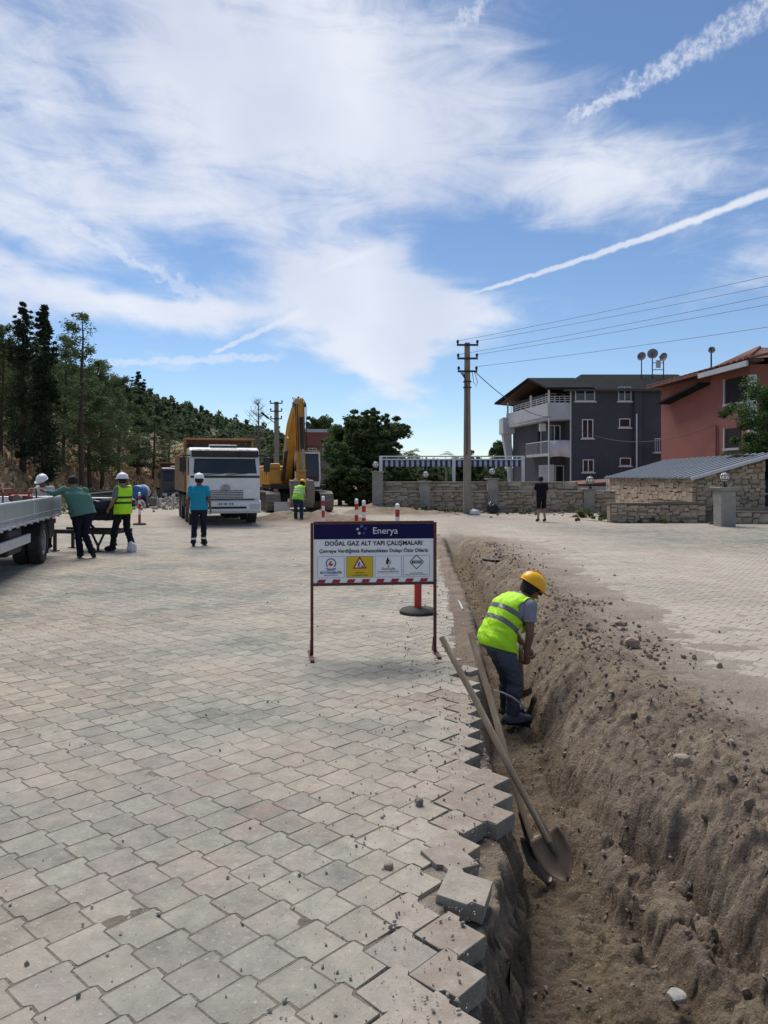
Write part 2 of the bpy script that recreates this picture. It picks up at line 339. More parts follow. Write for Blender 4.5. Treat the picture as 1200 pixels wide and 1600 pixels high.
ny, nx = 860, 600
gy = np.exp(np.linspace(math.log(1.35), math.log(44), ny)); gu = np.linspace(-.78, .78, nx)
# crowd the columns towards the trench side
gu = gu * .75 + .195 * np.tanh((gu - .22) * 3.2) / np.tanh(3.2) + .04
YY, UU = np.meshgrid(gy, gu, indexing='ij'); XX = UU * (YY + 1.6)
ZZ = HGT(XX, YY)
# the cut faces are no height field: push them about sideways, differently at every depth
wm = sstep(-.02, -.12, ZZ) * np.where(XX > XL(YY) + .4, .55, 1.0) * (1 - sstep(-.50, -.60, ZZ) * .6) * (YY < 20) * (XX > XL(YY) - .02) * (XX < XRIM(YY))
dX = wm * (.045 * fbm(YY * 4.5 + 3, ZZ * 8, 3, 301) + .030 * fbm(YY * 13, ZZ * 17 + 5, 3, 302, .6)); dY = wm * (.035 * fbm(XX * 5 + YY * 4, ZZ * 9 + 2, 3, 303, .6)); dZ = wm * .018 * fbm(XX * 17 + YY * 11, YY * 15 + ZZ * 12, 3, 304)
V = np.stack([XX + dX, YY + dY, ZZ + dZ], -1).reshape(-1, 3)
ii = (np.arange(ny - 1)[:, None] * nx + np.arange(nx - 1)[None]).ravel()
F = np.stack([ii, ii + 1, ii + nx + 1, ii + nx], -1)
soil = (1 - sstep(20.5, 22.5, YY)) * np.where((XX > XL(YY) - .16) & (XX < XRIM(YY)) & (YY < 22.5), 1.0, np.where(XX > XRIM(YY), np.clip(1.35 * np.exp(-np.maximum(XX - XRIM(YY) - .05, 0) / (.50 + .5 * np.clip(fbm(XX * 1.1, YY * 1.1, 4, 66) + .3, 0, 1))) + .5 * fbm(XX * 3, YY * 3, 4, 67) * np.exp(-np.maximum(XX - XRIM(YY), 0) / .8), 0, 1), 0))
for _p, _a, _b in ((G(985, 1006), .42, .75), (G(900, 946), .5, .55), (G(950, 985), .3, .4)): soil = np.maximum(soil, np.clip(np.exp(-((XX - _p.x) / _a) ** 2 - ((YY - _p.y) / _b) ** 2) * 1.2 + .6 * fbm(XX * 2.5, YY * 2.5, 4, 68) * (np.abs(XX - _p.x) < 1), 0, .85) * ((XX > XRIM(YY)) & (np.hypot(XX - _p.x, YY - _p.y) < 1.6)))
soil = np.maximum(soil, sstep(.05, .14, ZZ)); dustv = np.maximum(np.clip(DUST(XX, YY) * 1.3 - .1, 0, 1), sstep(23, 27, YY))
dustv = np.where(XX > XRIM(YY), np.maximum(dustv, .85 - .65 * sstep(4.5, 8.5, XX + .25 * (YY - 18)) * sstep(14, 18, YY)), dustv)
# outer apron, to the horizon and behind the camera
b0 = len(V); cnr = [(0, 0), (0, nx - 1), (ny - 1, nx - 1), (ny - 1, 0)]
inner = [tuple(np.append(V[r * nx + c][:2], -.02)) for r, c in cnr]
outer = [(-900, -60, -.02), (900, -60, -.02), (900, 1500, -.02), (-900, 1500, -.02)]
V = np.vstack([V, np.array(inner + outer)])
F = np.vstack([F, [[b0, b0 + 4, b0 + 5, b0 + 1], [b0 + 1, b0 + 5, b0 + 6, b0 + 2], [b0 + 2, b0 + 6, b0 + 7, b0 + 3], [b0 + 3, b0 + 7, b0 + 4, b0]]])
pad = np.ones(8)

def soil_mat():
    m = bpy.data.materials.new('soil_and_dust'); m.use_nodes = True; t = m.node_tree; n = t.nodes; l = t.links; b = n['Principled BSDF']
    b.inputs['Roughness'].default_value = .95; b.inputs['Specular IOR Level'].default_value = .15
    pos = n.new('ShaderNodeNewGeometry').outputs['Position']
    def nz(s, d=5, r=.65, st=None):
        v = pos
        if st: mp = n.new('ShaderNodeMapping'); mp.inputs['Scale'].default_value = st; l.new(pos, mp.inputs[0]); v = mp.outputs[0]
        x = n.new('ShaderNodeTexNoise'); x.inputs['Scale'].default_value = s; x.inputs['Detail'].default_value = d; x.inputs['Roughness'].default_value = r; l.new(v, x.inputs['Vector']); return x.outputs[0]
    def ramp(f, stops):
        r = n.new('ShaderNodeValToRGB'); l.new(f, r.inputs[0]); e = r.color_ramp.elements
        while len(e) < len(stops): e.new(.5)
        for k, (p, c) in enumerate(stops): e[k].position = p; e[k].color = (*c, 1)
        return r.outputs[0]
    def mix(f, a, c, bt='MIX'):
        x = n.new('ShaderNodeMix'); x.data_type = 'RGBA'; x.blend_type = bt
        for s, v in (('Factor', f), ('A', a), ('B', c)):
            if isinstance(v, (int, float)): x.inputs[s].default_value = v
            elif isinstance(v, tuple): x.inputs[s].default_value = (*v, 1)
            else: l.new(v, x.inputs[s])
        return x.outputs['Result']
    def att(nm):
        a = n.new('ShaderNodeAttribute'); a.attribute_name = nm; return a.outputs['Fac']
    s1 = ramp(nz(1.7), [(.30, (.088, .064, .048)), (.47, (.138, .104, .079)), (.58, (.175, .138, .100)), (.75, (.215, .178, .135))])
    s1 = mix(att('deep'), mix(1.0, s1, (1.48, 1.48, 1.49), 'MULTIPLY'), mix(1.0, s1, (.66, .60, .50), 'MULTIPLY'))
    s2 = mix(ramp(nz(26, 6, .7), [(.35, (0, 0, 0)), (.7, (1, 1, 1))]), s1, (.33, .275, .205)); s2 = mix(.45, s1, s2)
    s3 = mix(ramp(nz(75, 3, .5), [(.62, (0, 0, 0)), (.72, (.8, .8, .8))]), s2, (.40, .36, .30))
    d1 = ramp(nz(.55), [(.3, (.35, .30, .245)), (.5, (.42, .37, .305)), (.7, (.49, .44, .375))])
    d1 = mix(.35, d1, ramp(nz(18), [(.3, (.24, .205, .17)), (.7, (.50, .45, .38))]))
    d1 = mix(att('dust'), ramp(nz(7, 5), [(.3, (.18, .152, .12)), (.7, (.31, .27, .22))]), d1)
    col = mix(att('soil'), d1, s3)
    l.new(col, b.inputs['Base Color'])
    bp = n.new('ShaderNodeBump'); bp.inputs['Strength'].default_value = .9; bp.inputs['Distance'].default_value = .05
    hsum = n.new('ShaderNodeMath'); hsum.operation = 'MULTIPLY_ADD'; l.new(nz(60, 5, .75), hsum.inputs[0]); hsum.inputs[1].default_value = .6; l.new(nz(14, 3, .6), hsum.inputs[2])
    l.new(hsum.outputs[0], bp.inputs['Height']); l.new(bp.outputs[0], b.inputs['Normal'])
    return m
MSOIL = soil_mat()
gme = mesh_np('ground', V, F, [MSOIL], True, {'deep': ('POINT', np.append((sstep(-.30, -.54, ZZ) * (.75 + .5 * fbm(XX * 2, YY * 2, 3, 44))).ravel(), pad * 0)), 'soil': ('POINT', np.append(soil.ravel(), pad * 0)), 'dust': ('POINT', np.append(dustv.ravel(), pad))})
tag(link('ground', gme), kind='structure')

# ------------------------------------------------------------------ paving stones
PL, PW, PS, PD, PT, GAP, CH = .198, .188, .064, .022, .007, .0032, .0020
def paver_rings():
    def ring(g):
        d = PD / 2; a = PS; return [(g, -d + g), (PL - a - PT, -d + g), (PL - a + PT, d + g), (PL - g, d + g), (PL - g, PW - d - g), (a + PT, PW - d - g), (a - PT, PW + d - g), (g, PW + d - g)]
    o, i = ring(GAP), ring(GAP + CH)
    v = [(x, y, 0) for x, y in i] + [(x, y, -CH) for x, y in o] + [(x, y, -.08) for x, y in o]
    f = []
    for k in range(8):
        j = (k + 1) % 8; f += [(8 + k, 8 + j, j, k), (16 + k, 16 + j, 8 + j, 8 + k)]
    # top in quads: (0 1 6 7), (1 2 5 6), (2 3 4 5)
    f += [(0, 1, 6, 7), (1, 2, 5, 6), (2, 3, 4, 5)]
    v = np.array(v, float); v[:, 0] -= PL / 2; v[:, 1] -= PW / 2
    return v, np.array(f)
PV, PF = paver_rings()
PANG = R(-42.5)
ca, sa = math.cos(PANG), math.sin(PANG)
k_, n_ = np.meshgrid(np.arange(-190, 190), np.arange(-190, 190), indexing='ij')
lx = k_ * 0 + n_ * PL + k_ * PS + PL / 2; ly = k_ * PW + PW / 2
lx = (n_ * PL + ((k_ * PS) % PL)) + PL / 2
cx = lx * ca - ly * sa + .05; cy = lx * sa + ly * ca + 9.0
cx, cy = cx.ravel(), cy.ravel()
keep = (cy > 1.5) & (cy < 27) & (np.abs(cx) < .56 * cy + 1.0)
cx, cy = cx[keep], cy[keep]
jag = np.random.uniform(-.03, .03, len(cx))
left = cx < XL(cy) - .055 + jag
right = cx > XRIM(cy) + .22 + jag * 2
endz = cy > 22.6
sel = left | right | endz
heap = HGT(cx, cy) > .03
sel &= ~heap
for _p in (G(728, 1392), G(706, 1340)): sel &= np.hypot(cx - _p.x, cy - _p.y) > .135
cx, cy, left = cx[sel], cy[sel], left[sel]
rnd = np.random.rand(len(cx)); dst = DUST(cx, cy)
sz = np.where(np.abs(cx) < .53 * cy + .15, 1.0, .2) / cy ** 2 * np.where((1.68 / cy * 1200 + 745) < 1680, 1, .0) * np.where(left, 1.0, .35)
order = np.argsort(-sz); near = np.zeros(len(cx), bool); near[order[:298]] = True
near &= sz > 0

def paver_mat(name, indiv):
    m = bpy.data.materials.new(name); m.use_nodes = True; t = m.node_tree; n = t.nodes; l = t.links; b = n['Principled BSDF']
    b.inputs['Roughness'].default_value = .88; b.inputs['Specular IOR Level'].default_value = .25
    pos = n.new('ShaderNodeNewGeometry').outputs['Position']
    if indiv:
        oi = n.new('ShaderNodeObjectInfo'); rn = oi.outputs['Random']
        sp = n.new('ShaderNodeSeparateColor'); l.new(oi.outputs['Color'], sp.inputs[0]); du = sp.outputs[0]
    else:
        a = n.new('ShaderNodeAttribute'); a.attribute_name = 'rnd'; rn = a.outputs['Fac']
        a2 = n.new('ShaderNodeAttribute'); a2.attribute_name = 'dust'; du = a2.outputs['Fac']
    def nz(s, d=5, r=.65):
        x = n.new('ShaderNodeTexNoise'); x.inputs['Scale'].default_value = s; x.inputs['Detail'].default_value = d; x.inputs['Roughness'].default_value = r; l.new(pos, x.inputs['Vector']); return x.outputs[0]
    def ramp(f, stops):
        r = n.new('ShaderNodeValToRGB'); l.new(f, r.inputs[0]); e = r.color_ramp.elements
        while len(e) < len(stops): e.new(.5)
        for k, (p, c) in enumerate(stops): e[k].position = p; e[k].color = (*c, 1)
        return r.outputs[0]
    def mix(f, a, c, bt='MIX'):
        x = n.new('ShaderNodeMix'); x.data_type = 'RGBA'; x.blend_type = bt
        for s, v in (('Factor', f), ('A', a), ('B', c)):
            if isinstance(v, (int, float)): x.inputs[s].default_value = v
            elif isinstance(v, tuple): x.inputs[s].default_value = (*v, 1)
            else: l.new(v, x.inputs[s])
        return x.outputs['Result']
    c = ramp(rn, [(.0, (.215, .203, .170)), (.35, (.262, .248, .208)), (.65, (.295, .280, .234)), (.85, (.275, .242, .212)), (1.0, (.195, .190, .172))])
    patch = ramp(nz(.42, 5, .6), [(.36, (.70, .79, .82)), (.5, (1, 1, 1)), (.62, (1.16, 1.06, 1.0))])
    c = mix(1.0, c, patch, 'MULTIPLY')
    c = mix(1.0, c, ramp(nz(9, 5, .7), [(.3, (.74, .74, .74)), (.7, (1.24, 1.23, 1.20))]), 'MULTIPLY')
    c = mix(ramp(nz(55, 5, .7), [(.57, (0, 0, 0)), (.68, (.7, .7, .7))]), c, (.15, .135, .115))       # grime pits
    c = mix(ramp(nz(38, 5, .7), [(.58, (0, 0, 0)), (.70, (.6, .6, .6))]), c, (.50, .48, .43))           # lime bloom
    # dust lying on top, more where soil was thrown
    dn = n.new('ShaderNodeMath'); dn.operation = 'MULTIPLY_ADD'; l.new(du, dn.inputs[0]); dn.inputs[1].default_value = 1.25
    sb = n.new('ShaderNodeMath'); sb.operation = 'SUBTRACT'; l.new(nz(6, 6, .72), sb.inputs[0]); sb.inputs[1].default_value = .53; l.new(sb.outputs[0], dn.inputs[2])
    dr = n.new('ShaderNodeMapRange'); l.new(dn.outputs[0], dr.inputs[0]); dr.inputs[1].default_value = .05; dr.inputs[2].default_value = .9; dr.inputs[4].default_value = .85
    g = n.new('ShaderNodeNewGeometry'); s = n.new('ShaderNodeSeparateXYZ'); l.new(g.outputs['Normal'], s.inputs[0])
    upm = n.new('ShaderNodeMath'); upm.operation = 'MULTIPLY'; l.new(dr.outputs[0], upm.inputs[0]); l.new(s.outputs[2], upm.inputs[1]); upm.use_clamp = True
    c = mix(upm.outputs[0], c, ramp(nz(1.1), [(.3, (.345, .295, .24)), (.7, (.46, .41, .345))]))
    sp1 = n.new('ShaderNodeMath'); sp1.operation = 'MULTIPLY_ADD'; l.new(du, sp1.inputs[0]); sp1.inputs[1].default_value = .75; l.new(nz(11, 7, .75), sp1.inputs[2])
    sp2 = n.new('ShaderNodeMapRange'); l.new(sp1.outputs[0], sp2.inputs[0]); sp2.inputs[1].default_value = .78; sp2.inputs[2].default_value = .98; sp2.inputs[4].default_value = .8
    sp3 = n.new('ShaderNodeMath'); sp3.operation = 'MULTIPLY'; l.new(sp2.outputs[0], sp3.inputs[0]); l.new(s.outputs[2], sp3.inputs[1]); sp3.use_clamp = True
    if indiv: c = mix(sp3.outputs[0], c, ramp(nz(22, 4), [(.3, (.16, .122, .095)), (.7, (.27, .22, .175))]))
    # red marking-paint scuffs on a few stones
    rp = n.new('ShaderNodeMapping'); rp.inputs['Location'].default_value = (1.03, -4.55, 0); rp.inputs['Scale'].default_value = (1.6, 1.1, 1); l.new(pos, rp.inputs[0])
    ln = n.new('ShaderNodeVectorMath'); ln.operation = 'LENGTH'; l.new(rp.outputs[0], ln.inputs[0])
    rr = n.new('ShaderNodeMapRange'); l.new(ln.outputs['Value'], rr.inputs[0]); rr.inputs[1].default_value = 1.1; rr.inputs[2].default_value = .1; rr.inputs[3].default_value = 0; rr.inputs[4].default_value = 1
    rm = n.new('ShaderNodeMath'); rm.operation = 'MULTIPLY'; l.new(rr.outputs[0], rm.inputs[0])
    l.new(ramp(nz(2.6, 7, .7), [(.52, (0, 0, 0)), (.66, (.42, .42, .42))]), rm.inputs[1])
    c = mix(rm.outputs[0], c, (.33, .14, .12))
    l.new(c, b.inputs['Base Color'])
    bp = n.new('ShaderNodeBump'); bp.inputs['Strength'].default_value = .5; bp.inputs['Distance'].default_value = .006; l.new(nz(85, 3, .7), bp.inputs['Height']); l.new(bp.outputs[0], b.inputs['Normal'])
    return m
MPI, MPF = paver_mat('paving_stone', True), paver_mat('paving_stone_field', False)
pavement = empty('pavement', kind='structure')
pmes = []
for v in range(5):                             # a few worn variants with knocked corners
    pv = PV.copy(); rs = np.random.RandomState(v)
    pv[:8, 2] -= rs.rand(8) * .0015; pv[8:16, 2] -= rs.rand(8) * .003
    kk = rs.randint(8); pv[kk, :2] *= .965; pv[8 + kk, :2] *= .985; pv[8 + kk, 2] -= .012
    pmes.append(mesh_np('paver', pv, PF, [MPI]))
for x, y, d, lf in zip(cx[near], cy[near], dst[near], left[near]):
    e = float(XL(np.array(y)) - x)
    o = link('paver', random.choice(pmes), pavement); edge = lf and e < .30
    k = 2.2 if edge else 1
    if edge and random.random() < .15: k = 5
    dz = random.uniform(-.0012, .0008) - (.004 * random.random() if edge else 0)
    o.location = (x + (random.uniform(-.006, .018) if edge else 0), y + (random.uniform(-.008, .008) if edge else 0), dz)
    o.rotation_euler = (random.gauss(0, .0035) * k, random.gauss(0, .0035) * k + (.012 * k if edge else 0), PANG + random.gauss(0, .004) * k * (1.6 if edge else 1))
    o.color = (d, 0, 0, 1)
# the loosened stone that tips into the trench
q = G(728, 1392)
o = link('paver', pmes[1], pavement, (q.x, q.y, .020), (R(7), R(9), PANG + R(24))); o.color = (.25, 0, 0, 1); tag(o, 'loosened grey paving stone tipped up at the trench edge')
o = link('paver', pmes[2], pavement, G(706, 1340) + Vector((0, 0, .006)), (R(-3), R(5), PANG + R(-17))); o.color = (.5, 0, 0, 1)
fx, fy, fr, fd = cx[~near], cy[~near], rnd[~near], dst[~near]
n = len(fx); tz = np.random.uniform(-.0014, .0008, n); ta, tb = np.random.normal(0, .004, n), np.random.normal(0, .004, n); rz = PANG + np.random.normal(0, .005, n)
c, s = np.cos(rz)[:, None], np.sin(rz)[:, None]
lxv, lyv, lzv = PV[None, :, 0], PV[None, :, 1], PV[None, :, 2]
W = np.stack([lxv * c - lyv * s + fx[:, None], lxv * s + lyv * c + fy[:, None], lzv + tz[:, None] + lxv * ta[:, None] + lyv * tb[:, None]], -1).reshape(-1, 3)
FF = (PF[None] + (np.arange(n) * len(PV))[:, None, None]).reshape(-1, 4)
pme = mesh_np('paver_field', W, FF, [MPF], False, {'rnd': ('FACE', np.repeat(fr, len(PF))), 'dust': ('FACE', np.repeat(fd, len(PF)))})
tag(link('paver_field', pme, pavement), kind='stuff')

# ------------------------------------------------------------------ loose gravel, clods and crumbs
def rock_variant(seed, sub=1):
    bm = bmesh.new(); bmesh.ops.create_icosphere(bm, subdivisions=sub, radius=1); rs = random.Random(seed)
    for v in bm.verts: v.co *= rs.uniform(.62, 1.1); v.co.z *= .72
    bmesh.ops.triangulate(bm, faces=bm.faces); me_v = np.array([v.co[:] for v in bm.verts]); me_f = np.array([[v.index for v in f.verts] for f in bm.faces]); bm.free()
    return me_v, me_f
RK = [rock_variant(i) for i in range(6)]
def scatter(name, pts, sizes, mat, label=None, cat=None, sink=.25):
    Vs, Fs, o = [], [], 0
    zs = HGT(pts[:, 0], pts[:, 1]) if pts.shape[1] == 2 else pts[:, 2]
    for (p, z, r) in zip(pts, zs, sizes):
        v, f = RK[random.randrange(6)]; a = random.random() * 6.28; q = Euler((random.random() * 6, random.random() * 6, a)).to_matrix()
        vv = (v * (r * np.array([random.uniform(.7, 1.3), random.uniform(.7, 1.3), random.uniform(.6, 1)]))) @ np.array(q).T
        vv = vv + np.array([p[0], p[1], z + r * (.6 - sink)]); Vs.append(vv); Fs.append(f + o); o += len(v)
    return tag(link(name, mesh_np(name, np.vstack(Vs), np.vstack(Fs), [mat])), label, cat, kind='stuff')
MCLOD = M('clod', (.235, .185, .142), .95, var=.3, scale=3, bump=.6, bscale=60, island=.22, world=True)
MGRAV = M('gravel', (.34, .31, .27), .9, var=.3, scale=9, bump=.4, bscale=80, island=.45, world=True)
rs = np.random.RandomState(3)
# soil crumbs: on the trench bank, floor and rim
y = 1.9 + 17 * rs.rand(9000) ** 1.9; t = rs.rand(9000)
x = np.where(t < .45, XRIM(y) + rs.exponential(.28, 9000) - .1, np.where(t < .80, XFR(y) - .15 + rs.rand(9000) * .75, XL(y) + .12 + rs.rand(9000) * .75))
scatter('soil_crumbs', np.stack([x, y], 1), .003 + .017 * rs.rand(9000) ** 5 * (1 + y * .05), MCLOD)
y = 1.9 + 14 * rs.rand(420) ** 1.5; x = XRIM(y) + rs.exponential(.22, 420) - .38
scatter('soil_clods', np.stack([x, y], 1), .008 + .034 * rs.rand(420) ** 3.5, MCLOD, sink=.45)
# pebbles and crumbs on the paving: thick near the trench, thin elsewhere
y = 1.9 + 15 * rs.rand(4800) ** 1.5; tt = rs.rand(4800)
x = np.where(tt < .86, XL(y) - .02 - rs.exponential(.33, 4800), (rs.rand(4800) - .5) * y * 1.08)
ok = (x < XL(y) - .02) | (x > XRIM(y) + .2)
pts = np.stack([x, y, x * 0 + .001], 1)[ok]
scatter('pebbles', pts, (.0016 + .009 * rs.rand(ok.sum()) ** 6) * (1 + .04 * y[ok]), MGRAV, sink=.1)
g = G(985, 1008); xy = rs.normal(0, 1, (170, 2)) * np.array([.22, .55]) + np.array([g.x, g.y])
scatter('thrown_soil', xy, .006 + .035 * rs.rand(170) ** 3, MCLOD)
g = G(905, 945); xy = rs.normal(0, 1, (90, 2)) * np.array([.22, .4]) + np.array([g.x, g.y])
scatter('thrown_soil', xy, .006 + .03 * rs.rand(90) ** 3, MCLOD)
def lone_rock(px, py, r, label, mat, z=0, flat=.8, name='stone'):
    bm = bmesh.new(); bmesh.ops.create_icosphere(bm, subdivisions=2, radius=1); rr = random.Random(px)
    for v in bm.verts:
        c = v.co.copy(); k = 1 + .35 * (fbm(np.array(c.x * 1.3 + px), np.array(c.y * 1.3 + c.z), 3, 5)); v.co = Vector((max(-.8, min(.8, c.x)), max(-.75, min(.75, c.y)), max(-.7, min(.75, c.z)) * flat)) * float(k) * r
    me = bpy.data.meshes.new(name); bm.to_mesh(me); bm.free(); me.materials.append(mat)
    g = G(px, py, z); o = link(name, me, None, (g.x, g.y, z + r * flat * .5), (0, 0, rr.random() * 6)); return tag(o, label, 'stone')
MST = M('fieldstone', (.20, .185, .165), .9, var=.25, scale=14, bump=.5, bscale=90)
lone_rock(655, 1258, .024, 'small upright grey stone chip lying on the paving near the trench', MST, flat=1.2)
lone_rock(607, 1356, .024, 'round brown soil clod resting alone on the paving', MCLOD)
lone_rock(967, 978, .10, 'square brown block of soil lying on the dusty paving beyond the worker', MCLOD, flat=.5)
lone_rock(986, 1010, .085, 'large dark clod in the thrown soil right of the trench', MCLOD, z=.03)
lone_rock(1065, 1192, .05, 'rounded brown clod sitting on the rim of the soil bank', MCLOD, z=.05)
lone_rock(1058, 1560, .045, 'pale angular stone lying on the trench bench', M('pale_stone', (.30, .29, .265), .85, var=.2, scale=20, bump=.4), z=-.47, flat=.45)

# ------------------------------------------------------------------ bank, hill, vegetation
MDRY = M('dry_grass_slope', (.33, .24, .145), .95, var=.35, scale=.5, bump=.9, bscale=9, dirt=(.13, .115, .055), dirt_amt=.8, world=True)
by, bx = np.meshgrid(np.linspace(20, 210, 260), np.linspace(-130, -15, 200), indexing='ij')
bz = bank_z(bx, by) - .04 + .10 * fbm(bx * 1.6, by * 1.6, 3, 12) * sstep(.05, .6, bank_z(bx, by))
V = np.stack([bx, by, bz], -1).reshape(-1, 3); i0 = (np.arange(259)[:, None] * 200 + np.arange(199)[None]).ravel()
tag(link('bank', mesh_np('bank', V, np.stack([i0, i0 + 1, i0 + 201, i0 + 200], -1), [MDRY], True)), kind='structure')
# distant wooded hill: its crest falls from left to right
def hill_z(x, y):
    x = np.asarray(x, float); y = np.asarray(y, float)
    crest = np.interp(x, [-300, -140, -90, -61, -36, -15, 15, 60], [62, 44, 30, 20.5, 12.5, 6.5, 1.5, 0])
    return crest * sstep(110, 205, y) * (1 + .10 * fbm(x * .02, y * .02, 3, 14)) + .6 * fbm(x * .1, y * .1, 3, 15) - .3
hy, hx = np.meshgrid(np.linspace(105, 330, 80), np.linspace(-300, 70, 140), indexing='ij')
V = np.stack([hx, hy, hill_z(hx, hy)], -1).reshape(-1, 3); i0 = (np.arange(79)[:, None] * 140 + np.arange(139)[None]).ravel()
MHILL = M('hill_ground', (.10, .105, .055), .95, var=.3, scale=.15, dirt=(.20, .16, .10), dirt_amt=.6, world=True)
tag(link('hill', mesh_np('hill', V, np.stack([i0, i0 + 1, i0 + 141, i0 + 140], -1), [MHILL], True)), kind='structure')

def leaf_mat(name, col, var=.3, island=.45):
    m = M(name, col, .65, var=var, scale=.9, island=island, spec=.25)
    t = m.node_tree; b = t.nodes['Principled BSDF']; tr = t.nodes.new('ShaderNodeBsdfTranslucent'); mxs = t.nodes.new('ShaderNodeMixShader'); mxs.inputs[0].default_value = .40
    t.links.new(b.inputs['Base Color'].links[0].from_socket, tr.inputs[0]); t.links.new(b.outputs[0], mxs.inputs[1]); t.links.new(tr.outputs[0], mxs.inputs[2])
    t.links.new(mxs.outputs[0], t.nodes['Material Output'].inputs[0])
    return m
MPINE = leaf_mat('pine_needles', (.084, .124, .050)); MCYP = leaf_mat('cypress_foliage', (.036, .058, .030)); MBROAD = leaf_mat('broad_leaves', (.075, .115, .045)); MBROAD2 = leaf_mat('olive_leaves', (.085, .12, .047))
MFAR = leaf_mat('far_needles', (.098, .136, .070), .35, .5); MBUSH = leaf_mat('bush_leaves', (.11, .13, .05)); MFRESH = leaf_mat('fresh_leaves', (.065, .115, .036))
MBARK = M('bark', (.085, .062, .045), .95, var=.3, scale=9, bump=.8, bscale=30, stretch=(1, 1, .25))
MBARKL = M('bark_light', (.17, .145, .12), .95, var=.3, scale=9, bump=.6, bscale=30, stretch=(1, 1, .25))
def leaves(centres, radii, n_per, size, rs, drop=.3, narrow=.5):
    """small quads spread through clumps; returns V,F"""
    C = np.repeat(centres, n_per, 0); Rr = np.repeat(radii, n_per)[:, None]; n = len(C)
    d = rs.normal(0, 1, (n, 3)); d /= np.linalg.norm(d, axis=1)[:, None]; rad = rs.rand(n, 1) ** .45
    p = C + d * rad * Rr * np.array([1, 1, .75])
    a = rs.normal(0, 1, (n, 3)); a[:, 2] = a[:, 2] * .6 - drop; a /= np.linalg.norm(a, axis=1)[:, None]
    b = np.cross(a, rs.normal(0, 1, (n, 3))); b /= np.linalg.norm(b, axis=1)[:, None]
    s = size * (.6 + .8 * rs.rand(n, 1)); a = a * s; b = b * s * narrow
    V = np.stack([p - a - b * .4, p - b, p + a, p + b], 1).reshape(-1, 3)
    return V, np.arange(4 * n).reshape(-1, 4)
def limb(mb, a, b, r0, r1, bend, rr, n=5):
    a, b = Vector(a), Vector(b); pts = [a.lerp(b, t) + Vector((rr.uniform(-1, 1), rr.uniform(-1, 1), rr.uniform(-.3, .6))) * bend * math.sin(math.pi * t) for t in (0, .33, .66, 1)]
    mb.tube(pts, [r0 + (r1 - r0) * t for t in (0, .33, .66, 1)], n); return pts
def make_pine(seed, h=10.0, dense=1.0, bare=.22, wid=.20):
    rr = random.Random(seed); rs = np.random.RandomState(seed); mb = MB()
    lean = Vector((rr.uniform(-.3, .3), rr.uniform(-.3, .3), 0))
    tp = [lean * t * t + Vector((rr.uniform(-.06, .06), rr.uniform(-.06, .06), h * t)) for t in (-.05, .12, .3, .5, .7, .85, .98)]
    mb.tube(tp, [.17, .14, .125, .10, .07, .045, .015], 8)
    cs, rd = [], []
    z = bare
    while z < .985:
        for k in range(rr.randint(2, 4)):
            a = rr.random() * 6.283; env = wid * h * (1 - (z - bare) / (1 - bare)) ** .62 * rr.uniform(.55, 1.15) + .15
            env *= min(1, .5 + (z - bare) * 3.0)
            base = lean * z * z + Vector((0, 0, h * z)); tip = base + Vector((math.cos(a) * env, math.sin(a) * env, env * rr.uniform(.05, .45)))
            limb(mb, base, tip, .045 * (1.1 - z), .01, .12, rr, 4)
            for q in (.45, .72, 1.0):
                if rr.random() < .22 / dense * .8: continue
                cs.append(base.lerp(tip, q) + Vector((rr.uniform(-.2, .2), rr.uniform(-.2, .2), rr.uniform(-.05, .2)))); rd.append(rr.uniform(.32, .62) * (1.15 - .45 * z))
        z += rr.uniform(.028, .05) / dense
    V, F = leaves(np.array(cs), np.array(rd), int(64), .085, rs, .1, .32)
    return mb.mesh('trunk', MBARK, True), V, F
def make_cypress(seed, h=9.0, wid=.55):
    rr = random.Random(seed); rs = np.random.RandomState(seed); mb = MB(); mb.tube([(0, 0, -.3), (0, 0, h * .5), (0, 0, h * .93)], [.16, .09, .02], 8)
    cs, rd = [], []
    for i in range(190):
        z = rr.uniform(.10, .985); env = wid * min(1, (z - .04) * 6) * (1 - z) ** .72 * 1.35; a = rr.random() * 6.283; q = rr.random() ** .5
        cs.append((math.cos(a) * env * q, math.sin(a) * env * q, z * h)); rd.append(.09 + .24 * env / wid)
    for i in range(16):                        # loose spires
        z = rr.uniform(.45, .9); a = rr.random() * 6.283; env = wid * (1 - z) ** .48 * 1.35
        for q in range(3): cs.append((math.cos(a) * env, math.sin(a) * env, z * h + q * .28)); rd.append(.16 - q * .04)
    V, F = leaves(np.array(cs), np.array(rd), 60, .07, rs, -.6, .35)
    return mb.mesh('trunk', MBARK, True), V, F
